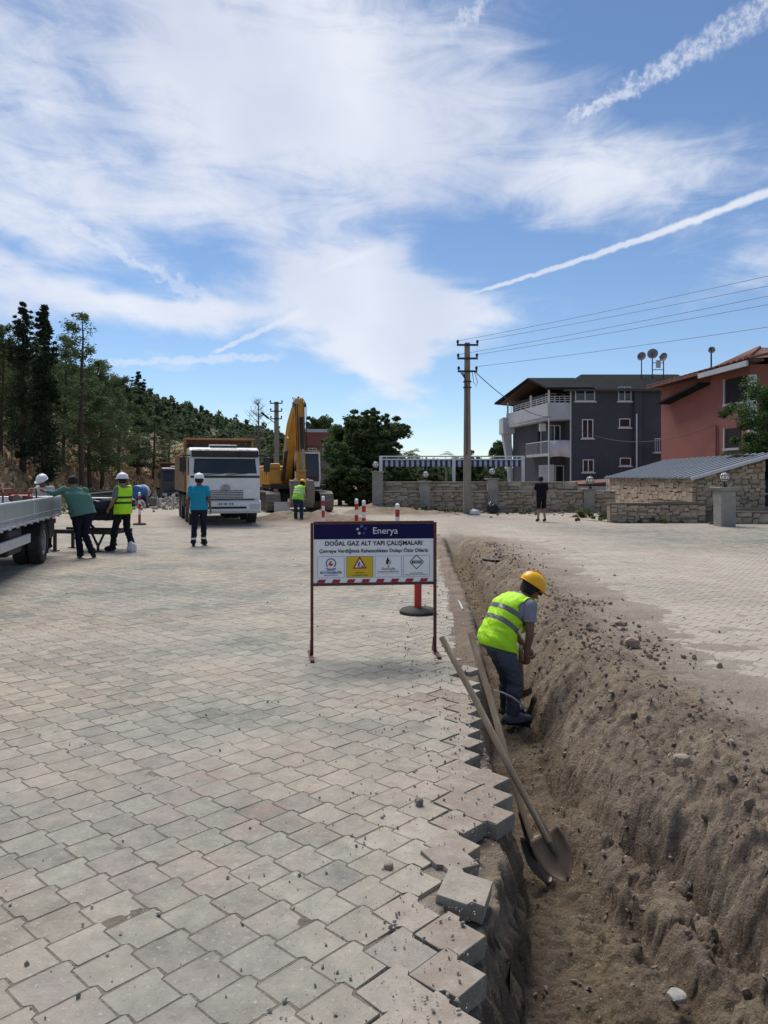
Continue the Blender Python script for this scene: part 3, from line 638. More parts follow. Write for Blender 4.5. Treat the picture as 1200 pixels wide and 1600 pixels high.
def make_broad(seed, h=6.0, wid=2.2, z0=1.0, clumps=130, per=70, size=.10, spiky=0.0):
    rr = random.Random(seed); rs = np.random.RandomState(seed); mb = MB(); cs, rd = [], []
    mb.tube([(0, 0, -.2), (.05, 0, z0), (0, .05, h * .55)], [.20, .16, .09], 8)
    lobes = []
    for i in range(9):
        a = rr.random() * 6.283; e = rr.uniform(-.75, .9); q = rr.uniform(.35, .72)
        lobes.append((Vector((math.cos(a) * wid * q * (1 - abs(e) * .4), math.sin(a) * wid * q * (1 - abs(e) * .4), (z0 + h) / 2 + e * (h - z0) / 2 * .72)), rr.uniform(.34, .55)))
    for i in range(clumps):
        d = Vector((rr.gauss(0, 1), rr.gauss(0, 1), rr.gauss(0, 1))).normalized(); q = rr.uniform(.35, 1.0); lc, ls = lobes[i % 9]
        c = lc + Vector((d.x * wid * q * ls * 1.15, d.y * wid * q * ls * 1.15, d.z * (h - z0) / 2 * q * ls)); c.z = max(c.z, z0 + .05)
        cs.append(c); rd.append(rr.uniform(.20, .46))
        if i % 5 == 0: limb(mb, (0, 0, rr.uniform(.25, .5) * h), c, .06, .012, .2, rr, 4)
    if spiky:
        for i in range(16):
            a = rr.random() * 6.283; q = rr.random() * .75 * wid; bz = h * .78 - q * .5
            for t in range(5): cs.append(Vector((math.cos(a) * q, math.sin(a) * q, bz + t * spiky * .24))); rd.append(.30 - .045 * t)
    V, F = leaves(np.array([c[:] for c in cs]), np.array(rd), per, size, rs, .25, .5)
    return mb.mesh('trunk', MBARK, True), V, F
def crown(V, F, mat): return mesh_np('crown', V, F, [mat])
PINES = [(lambda t: (t[0], crown(t[1], t[2], MPINE)))(make_pine(100 + i, 10, d, b, w_)) for i, (d, b, w_) in enumerate([(1.25, .16, .24), (1.1, .20, .21), (1.4, .15, .26), (.9, .22, .19)])]
OPENP = (lambda t: (t[0], crown(t[1], t[2], MPINE)))(make_pine(120, 10, .62, .30, .17))
CYPS = [(lambda t: (t[0], crown(t[1], t[2], MCYP)))(make_cypress(200 + i, 9, w_)) for i, w_ in enumerate((.75, .45))]
def plant_tree(kind, x, y, z, sx, sz, label, group=None, name='pine_tree', cat='tree', rz=None):
    r = empty(name, (x, y, z), random.random() * 6.28 if rz is None else rz, label, cat, group); r.scale = (sx, sx, sz)
    link('trunk', kind[0], r); link('crown', kind[1], r); return r
FT = [(36, 48, 470, 'C0', 'dark ragged cypress at the far left, tallest of the bank trees', 1.15), (70, 46, 474, 'C1', 'slim pointed cypress second from the left on the bank', 1.35),
      (128, 52, 484, 'O', 'tall pine with an open see-through crown above the bank', 1.0), (216, 72, 579, 'C0', 'lone dark cypress standing at the right end of the bank trees', 1.25),
      (2, 50, 508, 'P0', 'broad pine cut by the left edge of the picture', 1.0), (100, 58, 522, 'P3', 'thin-crowned pine between the slim cypress and the open pine', 1.0),
      (58, 60, 530, 'P1', 'bushy pine just behind the two left cypresses', 1.15), (160, 60, 566, 'P2', 'rounded dense pine right of the open-crowned pine', 1.15), (186, 66, 590, 'P0', 'short full pine left of the lone cypress', 1.2),
      (240, 80, 652, 'P2', 'low dense pine right of the lone cypress', 1.6), (264, 92, 668, 'P0', 'low broad pine above the lorry body', 1.7), (140, 56, 590, 'P1', 'smaller pine beneath the open-crowned pine', 1.3), (20, 56, 560, 'P2', 'dense pine filling the gap left of the ragged cypress', 1.3)]
for px, Y, top, kd, lb, fat in FT:
    X = (px - 600) / FPX * Y; z = float(bank_z(np.array(X), np.array(float(Y)))) - .1; zt = CAM_H + (YH - top) / FPX * Y
    k = {'C': CYPS, 'P': PINES, 'O': [OPENP]}[kd[0]][int(kd[1:] or 0)]; base = 9.0 if kd[0] == 'C' else 10.0
    s = (zt - z) / base; plant_tree(k, X, Y, z, s * fat, s, lb, 'trees on the dry bank', 'cypress_tree' if kd[0] == 'C' else 'pine_tree')
rr = random.Random(5); n = 0
while n < 66:                                  # the wood behind the first row
    Y = rr.uniform(56, 120); px = rr.uniform(-40, 228); X = (px - 600) / FPX * Y; z = float(bank_z(np.array(X), np.array(Y)))
    if z < 4.4: continue
    lim = np.interp(px, [-40, 60, 150, 200, 235], [520, 545, 580, 605, 640]); hgt = min(rr.uniform(6.5, 11), CAM_H + (YH - lim - rr.uniform(0, 22)) / FPX * Y - z)
    if hgt < 3.5: continue
    s = hgt / 10; plant_tree(PINES[n % 4], X, Y, z - .1, s * rr.uniform(1.1, 1.5), s, 'dark green pine in the crowded wood behind the first row on the bank', 'pines of the wood behind the bank'); n += 1
# distant wood: reads as one mass
rs = np.random.RandomState(9); Vs, Fs, o = [], [], 0
for i in range(3300):
    x = rs.uniform(-170, 40); y = rs.uniform(135, 222); z = float(hill_z(x, y))
    if z < .4: continue
    h = rs.uniform(2.6, 4.4) * (.85 if rs.rand() < .9 else 1.2); wd = h * rs.uniform(.36, .52); k = 9; t = rs.rand(k) ** .8
    cs = np.stack([x + rs.normal(0, .45, k) * wd * (1 - t), y + rs.normal(0, .45, k) * wd * (1 - t), z + h * (.15 + .85 * t)], 1)
    v, f = leaves(cs, wd * (.75 - .5 * t), 11, .42, rs, .0, .5); Vs.append(v); Fs.append(f + o); o += len(v)
tag(link('distant_wood', mesh_np('distant_wood', np.vstack(Vs), np.vstack(Fs), [MFAR])), kind='stuff')
# dry grass tufts on the bank
rs = np.random.RandomState(4); n = 15000; y = rs.uniform(34, 95, n); x = -19.3 - .05 * (y - 40) - rs.exponential(5.5, n) + .8; z = bank_z(x, y); ok = z > .03
x, y, z = x[ok], y[ok], z[ok]; n = len(x); a = rs.rand(n) * 6.28; hh = rs.uniform(.08, .34, n); wd = rs.uniform(.05, .16, n)
p = np.stack([x, y, z - .03], 1); d = np.stack([np.cos(a), np.sin(a), 0 * a], 1) * wd[:, None]; up = np.stack([rs.normal(0, .1, n), rs.normal(0, .1, n), hh], 1)
V = np.stack([p - d, p + d, p + up + d * .8, p + up - d * .6], 1).reshape(-1, 3)
tag(link('dry_grass', mesh_np('dry_grass', V, np.arange(4 * n).reshape(-1, 4), [M('dry_grass', (.36, .27, .16), .9, var=.3, scale=.6, island=.4, world=True)])), kind='stuff')

# broadleaf trees in the middle distance
def bt(name, kind, px, Y, z, sx, sz, label, group=None): return plant_tree(kind, (px - 600) / FPX * Y, Y, z, sx, sz, label, group, name)
def mkb(mat, *a, **k): t = make_broad(*a, **k); return (t[0], crown(t[1], t[2], mat))
TB = mkb(MBROAD, 300, 6.2, 2.1, .0, 200, 120, .10, spiky=1.5); TB2 = mkb(MBROAD2, 301, 6.0, 2.2, .8, 130, 110, .10); TB3 = mkb(MBROAD, 302, 5.5, 2.4, -.1, 190, 110, .10); TF = mkb(MFRESH, 303, 5.0, 2.2, .2, 210, 150, .06)
bt('broadleaf_tree', TB, 582, 47, 0, 1.05, .93, 'tall dark broadleaf tree with spiky top, right of the excavator')
bt('broadleaf_tree', TB, 546, 52, 0, 1.0, .86, 'dark broadleaf tree between the excavator and the tallest tree').rotation_euler.z = 2
bt('broadleaf_tree', TB3, 530, 46, 0, .9, .75, 'low leafy tree just right of the excavator cab')
bt('broadleaf_tree', TB3, 612, 56, 0, .8, .72, 'rounded dark tree behind the left pier of the garden wall')
bt('broadleaf_tree', TB3, 560, 44.5, -.3, .72, .5, 'dense dark shrub at the foot of the tallest dark tree')
bt('broadleaf_tree', TB3, 605, 45.5, -.3, .60, .45, 'dense dark shrub beside the left wall pier')
bt('broadleaf_tree', TB2, 498, 86, 0, 1.15, 1.42, 'paler green tree rising behind the flat-roofed house')
bt('broadleaf_tree', TB2, 785, 84, 0, .75, .93, 'olive green tree left of the grey house')
bt('broadleaf_tree', TB3, 418, 66, 0, 1.0, .9, 'dark leafy tree behind the bare tree and the excavator')
bt('broadleaf_tree', TB3, 385, 74, 0, 1.4, .85, 'dark leafy tree behind the white lorry cab')
bt('broadleaf_tree', TB3, 462, 62, 0, .9, .7, 'dark low tree behind the excavator boom')
bt('broadleaf_tree', TF, 1222, 33, 0, 1.12, 1.27, 'leafy green tree in front of the red house at the right edge')
for (px, Y, s), od in zip(((625, 40, .42), (650, 42, .40), (672, 40.5, .40), (698, 42, .42), (725, 40, .42), (752, 42, .40), (778, 40.5, .40)), ('leftmost', 'second', 'third', 'fourth', 'fifth', 'sixth', 'rightmost')):
    bt('garden_shrub', TB3, px, Y, 0, s * 1.05, s * 1.05, od + ' from the left of the dark shrubs under the striped awning', 'shrubs under the awning')
# palm tops behind the awning
def palm(px, Y, h, label):
    r = empty('palm_tree', ((px - 600) / FPX * Y, Y, 0), 0, label, 'tree'); mb = MB(); mb.tube([(0, 0, -.1), (.1, 0, h * .5), (0, 0, h)], [.2, .16, .15], 8); mb.build('trunk', MBARKL, r, smooth=True)
    rr = random.Random(px); mb = MB()
    for k in range(26):
        a = rr.random() * 6.28; e = rr.uniform(-.3, 1.2); L = rr.uniform(.9, 1.3); pts = [Vector((math.cos(a) * L * t, math.sin(a) * L * t, h + L * (e * t - .75 * t * t))) for t in (0, .35, .7, 1)]
        sd = Vector((-math.sin(a), math.cos(a), 0))
        for i in range(3):
            for q in range(3):
                t = (q + .5) / 3; c = pts[i].lerp(pts[i + 1], t); dd = (pts[i + 1] - pts[i]).normalized()
                for s in (-1, 1): mb.add([c, c + dd * .08, c + sd * s * .30 + dd * .18 - Vector((0, 0, .10))], [(0, 1, 2)])
    mb.build('crown', MBROAD2, r)
palm(640, 62, 3.5, 'small palm showing above the left half of the awning'); palm(712, 60, 3.1, 'palm tuft showing left of the utility pole above the awning')
bt('broadleaf_tree', TB3, 738, 64, 0, .5, .78, 'dark treetop just right of the utility pole above the awning')
# bare tree
def bare_tree(px, Y, h, label):
    r = empty('bare_tree', ((px - 600) / FPX * Y, Y, 0), 0, label, 'tree'); rr = random.Random(8); mb = MB(); br = MB()
    mb.tube([(0, 0, -.1), (.1, 0, h * .5), (0, .1, h)], [.16, .10, .015], 6)
    for i in range(60):
        z = rr.uniform(.25, .95) * h; a = rr.random() * 6.28; L = (1.15 - z / h) * 2.6 * rr.uniform(.5, 1); p = limb(br, (0, 0, z), (math.cos(a) * L, math.sin(a) * L, z + L * rr.uniform(.2, .7)), .03, .008, .2, rr, 3)
        for k in range(4):
            b = p[rr.randint(1, 3)]; br.tube([b, b + Vector((rr.uniform(-.5, .5), rr.uniform(-.5, .5), rr.uniform(.1, .6)))], [.012, .006], 3)
    mb.build('trunk', MBARKL, r, smooth=True); br.build('branches', MBARKL, r)
bare_tree(403, 58, 7.6, 'leafless grey tree behind the white lorry')
# green weeds: at the foot of the walls and on the near bank
def bush(px, py, Y, w_, h, label, mat=MBUSH, seed=1, n=16):
    rs = np.random.RandomState(seed); cs = np.stack([rs.normal(0, w_ * .4, n), rs.normal(0, w_ * .3, n), rs.rand(n) * h * .8], 1); v, f = leaves(cs, np.full(n, h * .4), 60, .05 + .03 * h, rs, -.3, .35)
    X = (px - 600) / FPX * Y; zz_ = max(float(bank_z(np.array(X), np.array(float(Y)))), float(HGT(np.array(X), np.array(float(Y)))) if Y < 44 else 0)
    r = empty('bush', (X, Y, zz_), 0, label, 'bush'); link('foliage', mesh_np('foliage', v, f, [mat]), r)
    mb = MB()
    for k in range(5): mb.tube([(0, 0, -.05), tuple(cs[k])], [.015, .006], 4)
    mb.build('stems', MBARK, r)
bush(62, 0, 42, 1.6, 1.2, 'olive green bush on the bank behind the flatbed truck', seed=2, n=26); bush(150, 0, 36, 1.8, .9, 'low green bush behind the black wrapped load', MBROAD2, 3, 26); bush(125, 0, 40, 1.6, 1.2, 'green bush behind the man in the green shirt', seed=4, n=22)
bush(915, 0, 31.8, .9, .35, 'weed tuft at the foot of the wall by the lamp pier', seed=5); bush(990, 0, 28.6, 2.2, .22, 'low dark weeds along the foot of the shed wall', seed=6, n=26); bush(700, 0, 33.2, 1.5, .16, 'thin weeds at the foot of the garden wall left of the pole', MBUSH, 7); bush(640, 0, 33.6, 1.0, .14, 'short weeds on the earth below the left part of the garden wall', MBUSH, 9)
bush(810, 0, 33.4, 1.3, .14, 'thin weeds left of the person in black', MBUSH, 10); bush(955, 0, 31.6, .9, .18, 'small weeds right of the lamp pier', MBUSH, 11)

# ------------------------------------------------------------------ walls, houses, poles
MCONC = M('concrete', (.30, .285, .255), .9, var=.2, scale=3, bump=.35, bscale=40, dirt=(.15, .14, .12), dirt_amt=.5)
MMORT = M('mortar', (.30, .24, .185), .95, var=.25, scale=3, bump=.5, bscale=30)
MCOPE = M('coping', (.33, .30, .26), .9, var=.2, scale=2, bump=.3, dirt=(.14, .125, .10), dirt_amt=.6)
MSTONES = [M('wall_stone', c, .92, var=.28, scale=6, bump=.6, bscale=28) for c in ((.33, .25, .185), (.37, .295, .22), (.30, .23, .172), (.40, .335, .262), (.345, .28, .21))]
def stone_mesh(seed, w_, h):
    bm = bmesh.new(); bmesh.ops.create_cube(bm, size=1); rs = random.Random(seed)
    for v in bm.verts:
        v.co = Vector((v.co.x * w_, v.co.y * .14, v.co.z * h)); k = .12
        v.co.x += rs.uniform(-k, k) * w_ * .8; v.co.z += rs.uniform(-k, k) * h * 1.3
        if v.co.y < 0: v.co.x *= .95; v.co.z *= .92; v.co.y += rs.uniform(-.008, .008)
    bmesh.ops.bevel(bm, geom=list(bm.edges), offset=.012, segments=1, affect='EDGES')
    me = bpy.data.meshes.new('stone'); bm.to_mesh(me); bm.free(); me.materials.append(MSTONES[seed % 5]); return me
STV = {}
def stone_face(parent, x0, x1, z0, z1, yf, cw=.34, ch=.19, seed=0, zt=None, maxn=300):
    """courses of separate stones on the face y = yf (facing -Y); zt(x) limits the top"""
    rs = random.Random(seed); n = 0; rows = max(1, round((z1 - z0) / ch)); hh = (z1 - z0) / rows
    for r in range(rows):
        x = x0
        while x < x1 - .04:
            w_ = min(cw * rs.uniform(.55, 1.5), x1 - x)
            if x1 - x - w_ < .08: w_ = x1 - x
            zc = z0 + hh * (r + .5) + rs.uniform(-.05, .05)
            if not (zt and zc + hh * .35 > zt(x + w_ / 2)) and n < maxn:
                key = (rs.randrange(10), round(w_, 1), round(hh, 2))
                if key not in STV: STV[key] = stone_mesh(key[0], max(key[1], .06), key[2])
                o = link('stone', STV[key], parent, (x + w_ / 2, yf - rs.uniform(-.004, .014), zc)); o.scale = ((w_ - .012) / max(key[1], .06), 1, (hh * rs.uniform(.75, 1.45) - .008) / key[2]); o.rotation_euler = (0, rs.uniform(-.08, .08), 0); n += 1
            x += w_
    return n
# garden wall: a lower stone wall with a ledge, an upper band set back, piers and globe lamps
WY = 34.5
r = empty('garden_wall', (0, WY, 0), 0, 'long stone garden wall with ledge and coping behind the utility pole', 'wall')
XA, XB = (586 - 600) / FPX * WY, (962 - 600) / FPX * WY
MB().span(XA, XB, .05, .40, -.2, .985).build('core', MMORT, r); MB().span(XA, (903 - 600) / FPX * (WY + .4), .42, .62, -.2, 1.40).build('upper_core', MMORT, r)
MB().span(XA - .02, XB + .03, -.04, .44, .987, 1.05).build('ledge', MCOPE, r, bevel=.01)
MB().span(XA - .02, 8.8, .36, .68, 1.402, 1.462).build('coping', MCOPE, r, bevel=.01)
stone_face(r, XA + .05, XB - .02, .02, .97, .05, .38, .135, 3, None, 235); stone_face(r, XA + .05, 8.7, 1.06, 1.395, .42, .55, .168, 4, None, 60)
for px, zt, nm in ((590, 1.86, 0), (664, 1.42, 1), (770, 1.55, 2), (920, 1.08, 3)):
    X = (px - 600) / FPX * WY; b = MB().span(X - .24, X + .24, -.10, .50 if px != 920 else .3, -.2, zt); p = b.build('pier', MCONC, r, bevel=.012)
    MB().span(X - .30, X + .30, -.16, .56, zt + .002, zt + .07).build('cap', MCOPE, p, bevel=.012)
MLAMP = M('lamp_glass', (.80, .78, .72), .25, var=.05); MIRON = M('black_iron', (.02, .02, .022), .5, var=.2)
def globe_lamp(x, y, z, rad, label):
    r = empty('globe_lamp', (x, y, z), 0, label, 'lamp', 'globe lamps on the walls')
    MB().lathe([(rad * .55, 0), (rad * .5, rad * .25), (rad * .22, rad * .4), (rad * .2, rad * 1.0), (rad * .5, rad * 1.1)], 12).build('base', MIRON, r, smooth=True)
    c = rad * 1.95; MB().lathe([(rad * math.sin(t) * .97, c - rad * math.cos(t) * .97) for t in np.linspace(.05, 3.09, 14)], 18).build('globe', MLAMP, r, smooth=True)
    b = MB()
    for k in range(5):
        a = math.pi * k / 5; b.tube([(math.cos(a) * math.sin(t) * rad, math.sin(a) * math.sin(t) * rad, c - math.cos(t) * rad) for t in np.linspace(0, 6.28, 19)], rad * .07, 4, False)
    for e in (-.45, .45): b.tube([(math.cos(t) * rad * .9, math.sin(t) * rad * .9, c + e * rad) for t in np.linspace(0, 6.28, 17)], rad * .06, 4, False)
    b.build('cage', MIRON, r)
globe_lamp((587 - 600) / FPX * WY, WY + .2, 1.932, .15, 'globe lamp on the tall left pier of the garden wall')
globe_lamp((666 - 600) / FPX * WY, WY + .3, 1.492, .15, 'globe lamp on the garden wall under the left awning bay')
globe_lamp((770 - 600) / FPX * WY, WY + .2, 1.622, .15, 'globe lamp on the garden wall right of the utility pole')
globe_lamp((923 - 600) / FPX * WY, WY + .1, 1.152, .19, 'globe lamp on the low wall in front of the grey house')
# nearer low wall, its ledge and planks, the shed, and the big pier
r = empty('shed_wall', (0, 28.2, 0), 0, 'low stone wall with a timber-edged ledge in front of the shed', 'wall')
X0, X1 = (954 - 600) / FPX * 28.2, (1118 - 600) / FPX * 27.4
MB().span(X0, X1, .05, .45, -.2, .66).build('core', MMORT, r); MB().span(X0 - .03, X1, -.05, .5, .662, .72).build('ledge', M('dark_ledge', (.13, .11, .09), .9, var=.3, scale=3), r, bevel=.01)
stone_face(r, X0 + .02, X1 - .02, .0, .65, .05, .27, .13, 8)
r = empty('side_wall', (0, 27.6, 0), 0, 'low stone wall right of the concrete pier at the picture edge', 'wall')
MB().span(12.05, 16.5, .05, .40, -.2, .40).build('core', MMORT, r); stone_face(r, 12.07, 16.4, .0, .39, .05, .40, .19, 9); MB().span(12.03, 16.5, -.03, .44, .402, .455).build('ledge', MCOPE, r, bevel=.01)
MWOOD = M('weathered_timber', (.21, .165, .12), .9, var=.3, scale=8, stretch=(.3, 4, 4), bump=.4)
for i, (xa, xb, y_, z_, a) in enumerate([(12.3, 15.6, 27.75, .50, .02), (12.2, 14.6, 27.85, .555, -.03)]):
    o = MB().box(0, 0, 0, xb - xa, .16, .045).build('plank', MWOOD, None, ((xa + xb) / 2, y_, z_), (0, a, .03 * i), bevel=.004)
    tag(o, ('lower' if i == 0 else 'upper') + ' weathered plank lying on the low wall right of the pier', 'plank', 'planks on the low walls')
for i, (xa, xb, y_, z_, a) in enumerate([(9.95, 11.6, 28.35, .745, .0), (9.9, 11.2, 28.45, .80, .05)]):
    o = MB().box(0, 0, 0, xb - xa, .14, .04).build('plank', MWOOD, None, ((xa + xb) / 2, y_, z_), (0, a, .05 * i), bevel=.004)
    tag(o, ('lower' if i == 0 else 'upper, tilted') + ' pale plank on the ledge left of the concrete pier', 'plank', 'planks on the low walls')
g = G(1132, 822)
r = empty('gate_pier', (g.x, g.y, 0), R(6), 'square concrete pier with flared cap at the right', 'pier')
b = MB().span(-.26, .26, -.26, .26, -.1, 1.20); b.build('shaft', MCONC, r, bevel=.02)
MB().prism([(-.27, 1.202), (.27, 1.202), (.36, 1.29), (.36, 1.33), (-.36, 1.33), (-.36, 1.29)], 'y', -.35, .35).build('cap', MCONC, r, bevel=.012)
globe_lamp(g.x, g.y, 1.332, .17, 'globe lamp on the concrete pier in front of the shed')
# shed: its long wall runs away from us, the gable wall faces us
SX, SY, SL, SWd, ZE, ZR = 11.75, 28.9, 13.5, 2.5, 1.68, 2.42
r = empty('stone_shed', (SX, SY, 0), R(-3.5), 'stone shed with a ribbed metal lean-to roof', 'shed')
ztop = lambda x: ZE + (ZR - ZE) * min(max(x / SWd, 0), 1) - .05
MB().add([(0, 0, -.2), (SWd, 0, -.2), (SWd, 0, ZR - .06), (0, 0, ZE - .06), (0, SL, -.2), (SWd, SL, -.2), (SWd, SL, ZR - .06), (0, SL, ZE - .06)], [(0, 1, 2, 3), (4, 7, 6, 5), (0, 3, 7, 4), (1, 5, 6, 2), (3, 2, 6, 7), (0, 4, 5, 1)]).build('core', MMORT, r)
stone_face(r, 0, SWd, .35, 2.6, 0, .29, .15, 10, ztop, 170)
sw = MB(); e2 = link('long_wall', MB().span(-.03, -.002, 0, SL, .3, ZE - .08).mesh('long_wall', MMORT), r)
rs_ = random.Random(12)                         # stones of the long wall, seen at a slant
for row in range(7):
    yy = 0.0
    while yy < SL:
        w_ = rs_.uniform(.35, .95); key = (rs_.randrange(10), .5, .19)
        if key not in STV: STV[key] = stone_mesh(key[0], .5, .19)
        o = link('stone', STV[key], r, (-.05 - rs_.uniform(-.01, .035), yy + w_ / 2, .42 + row * .187 + rs_.uniform(-.04, .04)), (0, 0, R(-90))); o.scale = ((w_ - .012) / .5, 1, rs_.uniform(.7, 1.6)); yy += w_
MROOF = M('ribbed_metal', (.030, .036, .050), .85, .0, var=.25, scale=1.2, dirt=(.16, .13, .10), dirt_amt=.35)
nr = 20
sl_ = math.hypot(SWd + .75, (ZR - ZE) * (SWd + .75) / SWd); slope = (ZR - ZE) / SWd
xo0, xo1 = -.30, SWd + .45
sheet = MB().slab([(xo0, -.35, ZE + slope * xo0), (xo1, -.35, ZE + slope * xo1), (xo1, SL + .2, ZE + slope * xo1), (xo0, SL + .2, ZE + slope * xo0)], (0, 0, .03)); rf = sheet.build('roof', MROOF, r)
MRIB = M('rib_edge', (.50, .52, .55), .6, .0, var=.1)
rib = MB().bar((xo0, 0, ZE + slope * xo0 + .05), (xo1, 0, ZE + slope * xo1 + .05), .075, .06).mesh('rib', MRIB)
for k in range(nr): link('rib', rib, rf, (0, -.32 + k * (SL + .4) / (nr - 1), 0))
MB().bar((xo0 - .01, -.37, ZE + slope * xo0), (xo1 + .01, -.37, ZE + slope * xo1), .05, .09).build('fascia', MRIB, rf)
# dark lean-to shelter right of the shed
r = empty('dark_shelter', (15.3, 30.3, 0), 0, 'dark open shelter beside the shed at the right edge', 'shelter')
MDK = M('dark_sheet', (.03, .034, .03), .7, var=.3); MB().slab([(-1.0, -.9, 2.45), (2.5, -.9, 2.3), (2.5, 2, 2.5), (-1.0, 2, 2.6)], (0, 0, .05)).build('roof', MDK, r); MB().span(-.9, 2.4, 1.6, 1.7, -.1, 2.4).build('back_panel', MDK, r)
for x in (-.95, 2.4): MB().span(x - .04, x + .04, -.85, -.77, -.1, 2.35).build('post', MIRON, r)
MB().span(-.9, 2.4, -.8, -.74, 1.0, 1.06).build('rail', MCOPE, r)

# awning on white posts behind the garden wall
MWHT = M('white_paint', (.66, .67, .68), .5, var=.08, dirt=(.4, .38, .34), dirt_amt=.3); AY = 36.2
r = empty('garden_awning', (0, AY, 0), 0, 'blue and white striped awning on white posts behind the garden wall', 'awning')
xs = [(p - 600) / FPX * AY for p in (595, 709, 817)]
for x in xs: MB().span(x - .075, x + .075, -.07, .08, 0, 2.66).build('post', MWHT, r, bevel=.01)
for z in (2.50, 2.64): MB().span(xs[0], xs[2], -.035, .035, z - .03, z + .03).build('rail', MWHT, r)
for k in range(12): x = xs[0] + (xs[2] - xs[0]) * (k + .5) / 12; MB().span(x - .015, x + .015, -.02, .02, 2.532, 2.608).build('baluster', MWHT, r)
mst = bpy.data.materials.new('striped_cloth'); mst.use_nodes = True; t = mst.node_tree; wv_ = t.nodes.new('ShaderNodeTexWave'); wv_.bands_direction = 'X'; wv_.wave_profile = 'SIN'; wv_.inputs['Scale'].default_value = 1.28; tcn = t.nodes.new('ShaderNodeTexCoord'); t.links.new(tcn.outputs['Object'], wv_.inputs['Vector'])
rp = t.nodes.new('ShaderNodeValToRGB'); rp.color_ramp.interpolation = 'CONSTANT'; rp.color_ramp.elements[0].color = (.035, .055, .13, 1); rp.color_ramp.elements[1].position = .5; rp.color_ramp.elements[1].color = (.42, .45, .50, 1)
t.links.new(wv_.outputs[0], rp.inputs[0]); t.links.new(rp.outputs[0], t.nodes['Principled BSDF'].inputs['Base Color']); t.nodes['Principled BSDF'].inputs['Roughness'].default_value = .9
n = 140; vx = np.linspace(xs[0] + .05, xs[2] - .05, n); ph = np.sin(vx * 9) * .02
V = np.concatenate([np.stack([vx, .02 + ph, vx * 0 + 2.47], 1), np.stack([vx, -.02 + ph * 2, 2.14 + .02 * np.abs(np.sin(vx * 5.2))], 1)])
i0 = np.arange(n - 1); o = link('valance', mesh_np('valance', V, np.stack([i0, i0 + 1, i0 + n + 1, i0 + n], 1), [mst], True), r); o.modifiers.new('thick', 'SOLIDIFY').thickness = .006
MB().slab([(xs[0], .06, 2.48), (xs[2], .06, 2.48), (xs[2], 4.2, 2.50), (xs[0], 4.2, 2.50)], (0, 0, .02)).build('canopy', mst, r)
for x in (xs[0], xs[1], xs[2]): MB().span(x - .05, x + .05, 4.1, 4.2, 0, 2.48).build('rear_post', MWHT, r)

# ---- houses
MDG = M('grey_plaster', (.062, .068, .084), .85, var=.12, scale=.8, bump=.15, bscale=30, dirt=(.09, .09, .095), dirt_amt=.4); MRED = M('red_plaster', (.31, .118, .096), .85, var=.10, scale=.7, bump=.15, bscale=30, dirt=(.24, .10, .085), dirt_amt=.6)
MLG = M('pale_plaster', (.46, .48, .52), .8, var=.10, scale=1, dirt=(.3, .29, .27), dirt_amt=.3); MRF = M('dark_roof', (.020, .023, .024), .95, var=.3, scale=3, spec=.05); MGL = glass_mat('window_glass'); MTILE = M('clay_tile', (.17, .078, .056), .85, var=.35, scale=2.5, dirt=(.12, .07, .05), dirt_amt=.6)
MSOF = M('wood_soffit', (.085, .048, .030), .8, var=.3, scale=3, stretch=(1, 6, 1)); MSHEET = M('white_sheet', (.55, .54, .57), .9, var=.12, scale=2, bump=.3, bscale=8); MMET = M('grey_metal', (.30, .31, .32), .5, .6, var=.15)
def window(parent, x, z, w_, h, y, mull=1, sill=True, frame=.07):
    """window on a wall facing -Y at y: frame stands proud, glass is set back"""
    wn_ = MB().span(x - w_ / 2, x + w_ / 2, y - .004, y + .05, z, z + h).build('window', MGL, parent)
    f = MB(); a, b_ = x - w_ / 2, x + w_ / 2
    f.span(a, a + frame, y - .05, y - .005, z, z + h).span(b_ - frame, b_, y - .05, y - .005, z, z + h).span(a + frame, b_ - frame, y - .05, y - .005, z + h - frame, z + h).span(a + frame, b_ - frame, y - .05, y - .005, z, z + frame)
    for k in range(mull): c = a + (k + 1) * w_ / (mull + 1); f.span(c - frame / 2, c + frame / 2, y - .048, y - .006, z + frame, z + h - frame)
    f.build('frame', MWHT, wn_)
    if sill: MB().span(a - .1, b_ + .1, y - .14, y, z - .09, z - .002).build('sill', MWHT, wn_)
    return wn_
HY = 58.0
def hx_(px, Y=HY): return (px - 600) / FPX * Y
def hz_(py, Y=HY): return CAM_H + (YH - py) / FPX * Y
r = empty('grey_house', (0, 0, 0), 0, 'three-storey dark grey house with white balconies and dark roof', 'house')
xc, xr_ = hx_(893), hx_(1040)
EZ = hz_(609)
MB().span(xc, xr_, HY, HY + 11, -.2, EZ).build('wall', MDG, r)
wb = MB().prism([(12.9, 60.2), (xc - .002, 60.2), (xc - .002, 68.5), (11.5, 68.5)], 'z', -.2, EZ); wb.build('balcony_wall', MDG, r)
for px, pz, w_, h, ml in ((914, 627, 1.5, 1.1, 1), (976, 627, 1.0, 1.1, 1), (918, 685, .85, 1.45, 1), (976, 668, .85, .68, 0), (919, 738, .85, .98, 1), (977, 728, .85, .62, 0)):
    window(r, hx_(px), hz_(pz), w_, h, HY, ml)
MB().span(hx_(990), hx_(1002), HY - .25, HY - .002, -.1, EZ - .02).build('pilaster', MDG, r)
MB().tube([(hx_(992.5), HY - .33, -.1), (hx_(992.5), HY - .33, hz_(647))], .06, 8).build('drainpipe', MWHT, r)
MB().span(xr_, xr_ + 2.4, HY + 1.5, HY + 10, -.2, EZ).build('wing_wall', MDG, r)
cp = [(12.45, HY), (xc - .003, HY), (xc - .003, 60.2), (12.9, 60.2), (11.5, 68.5), (10.9, 68.5)]
zb, zp = hz_(655), hz_(629)
MB().prism(cp, 'z', zb, zb + .22).build('balcony_slab', MLG, r)
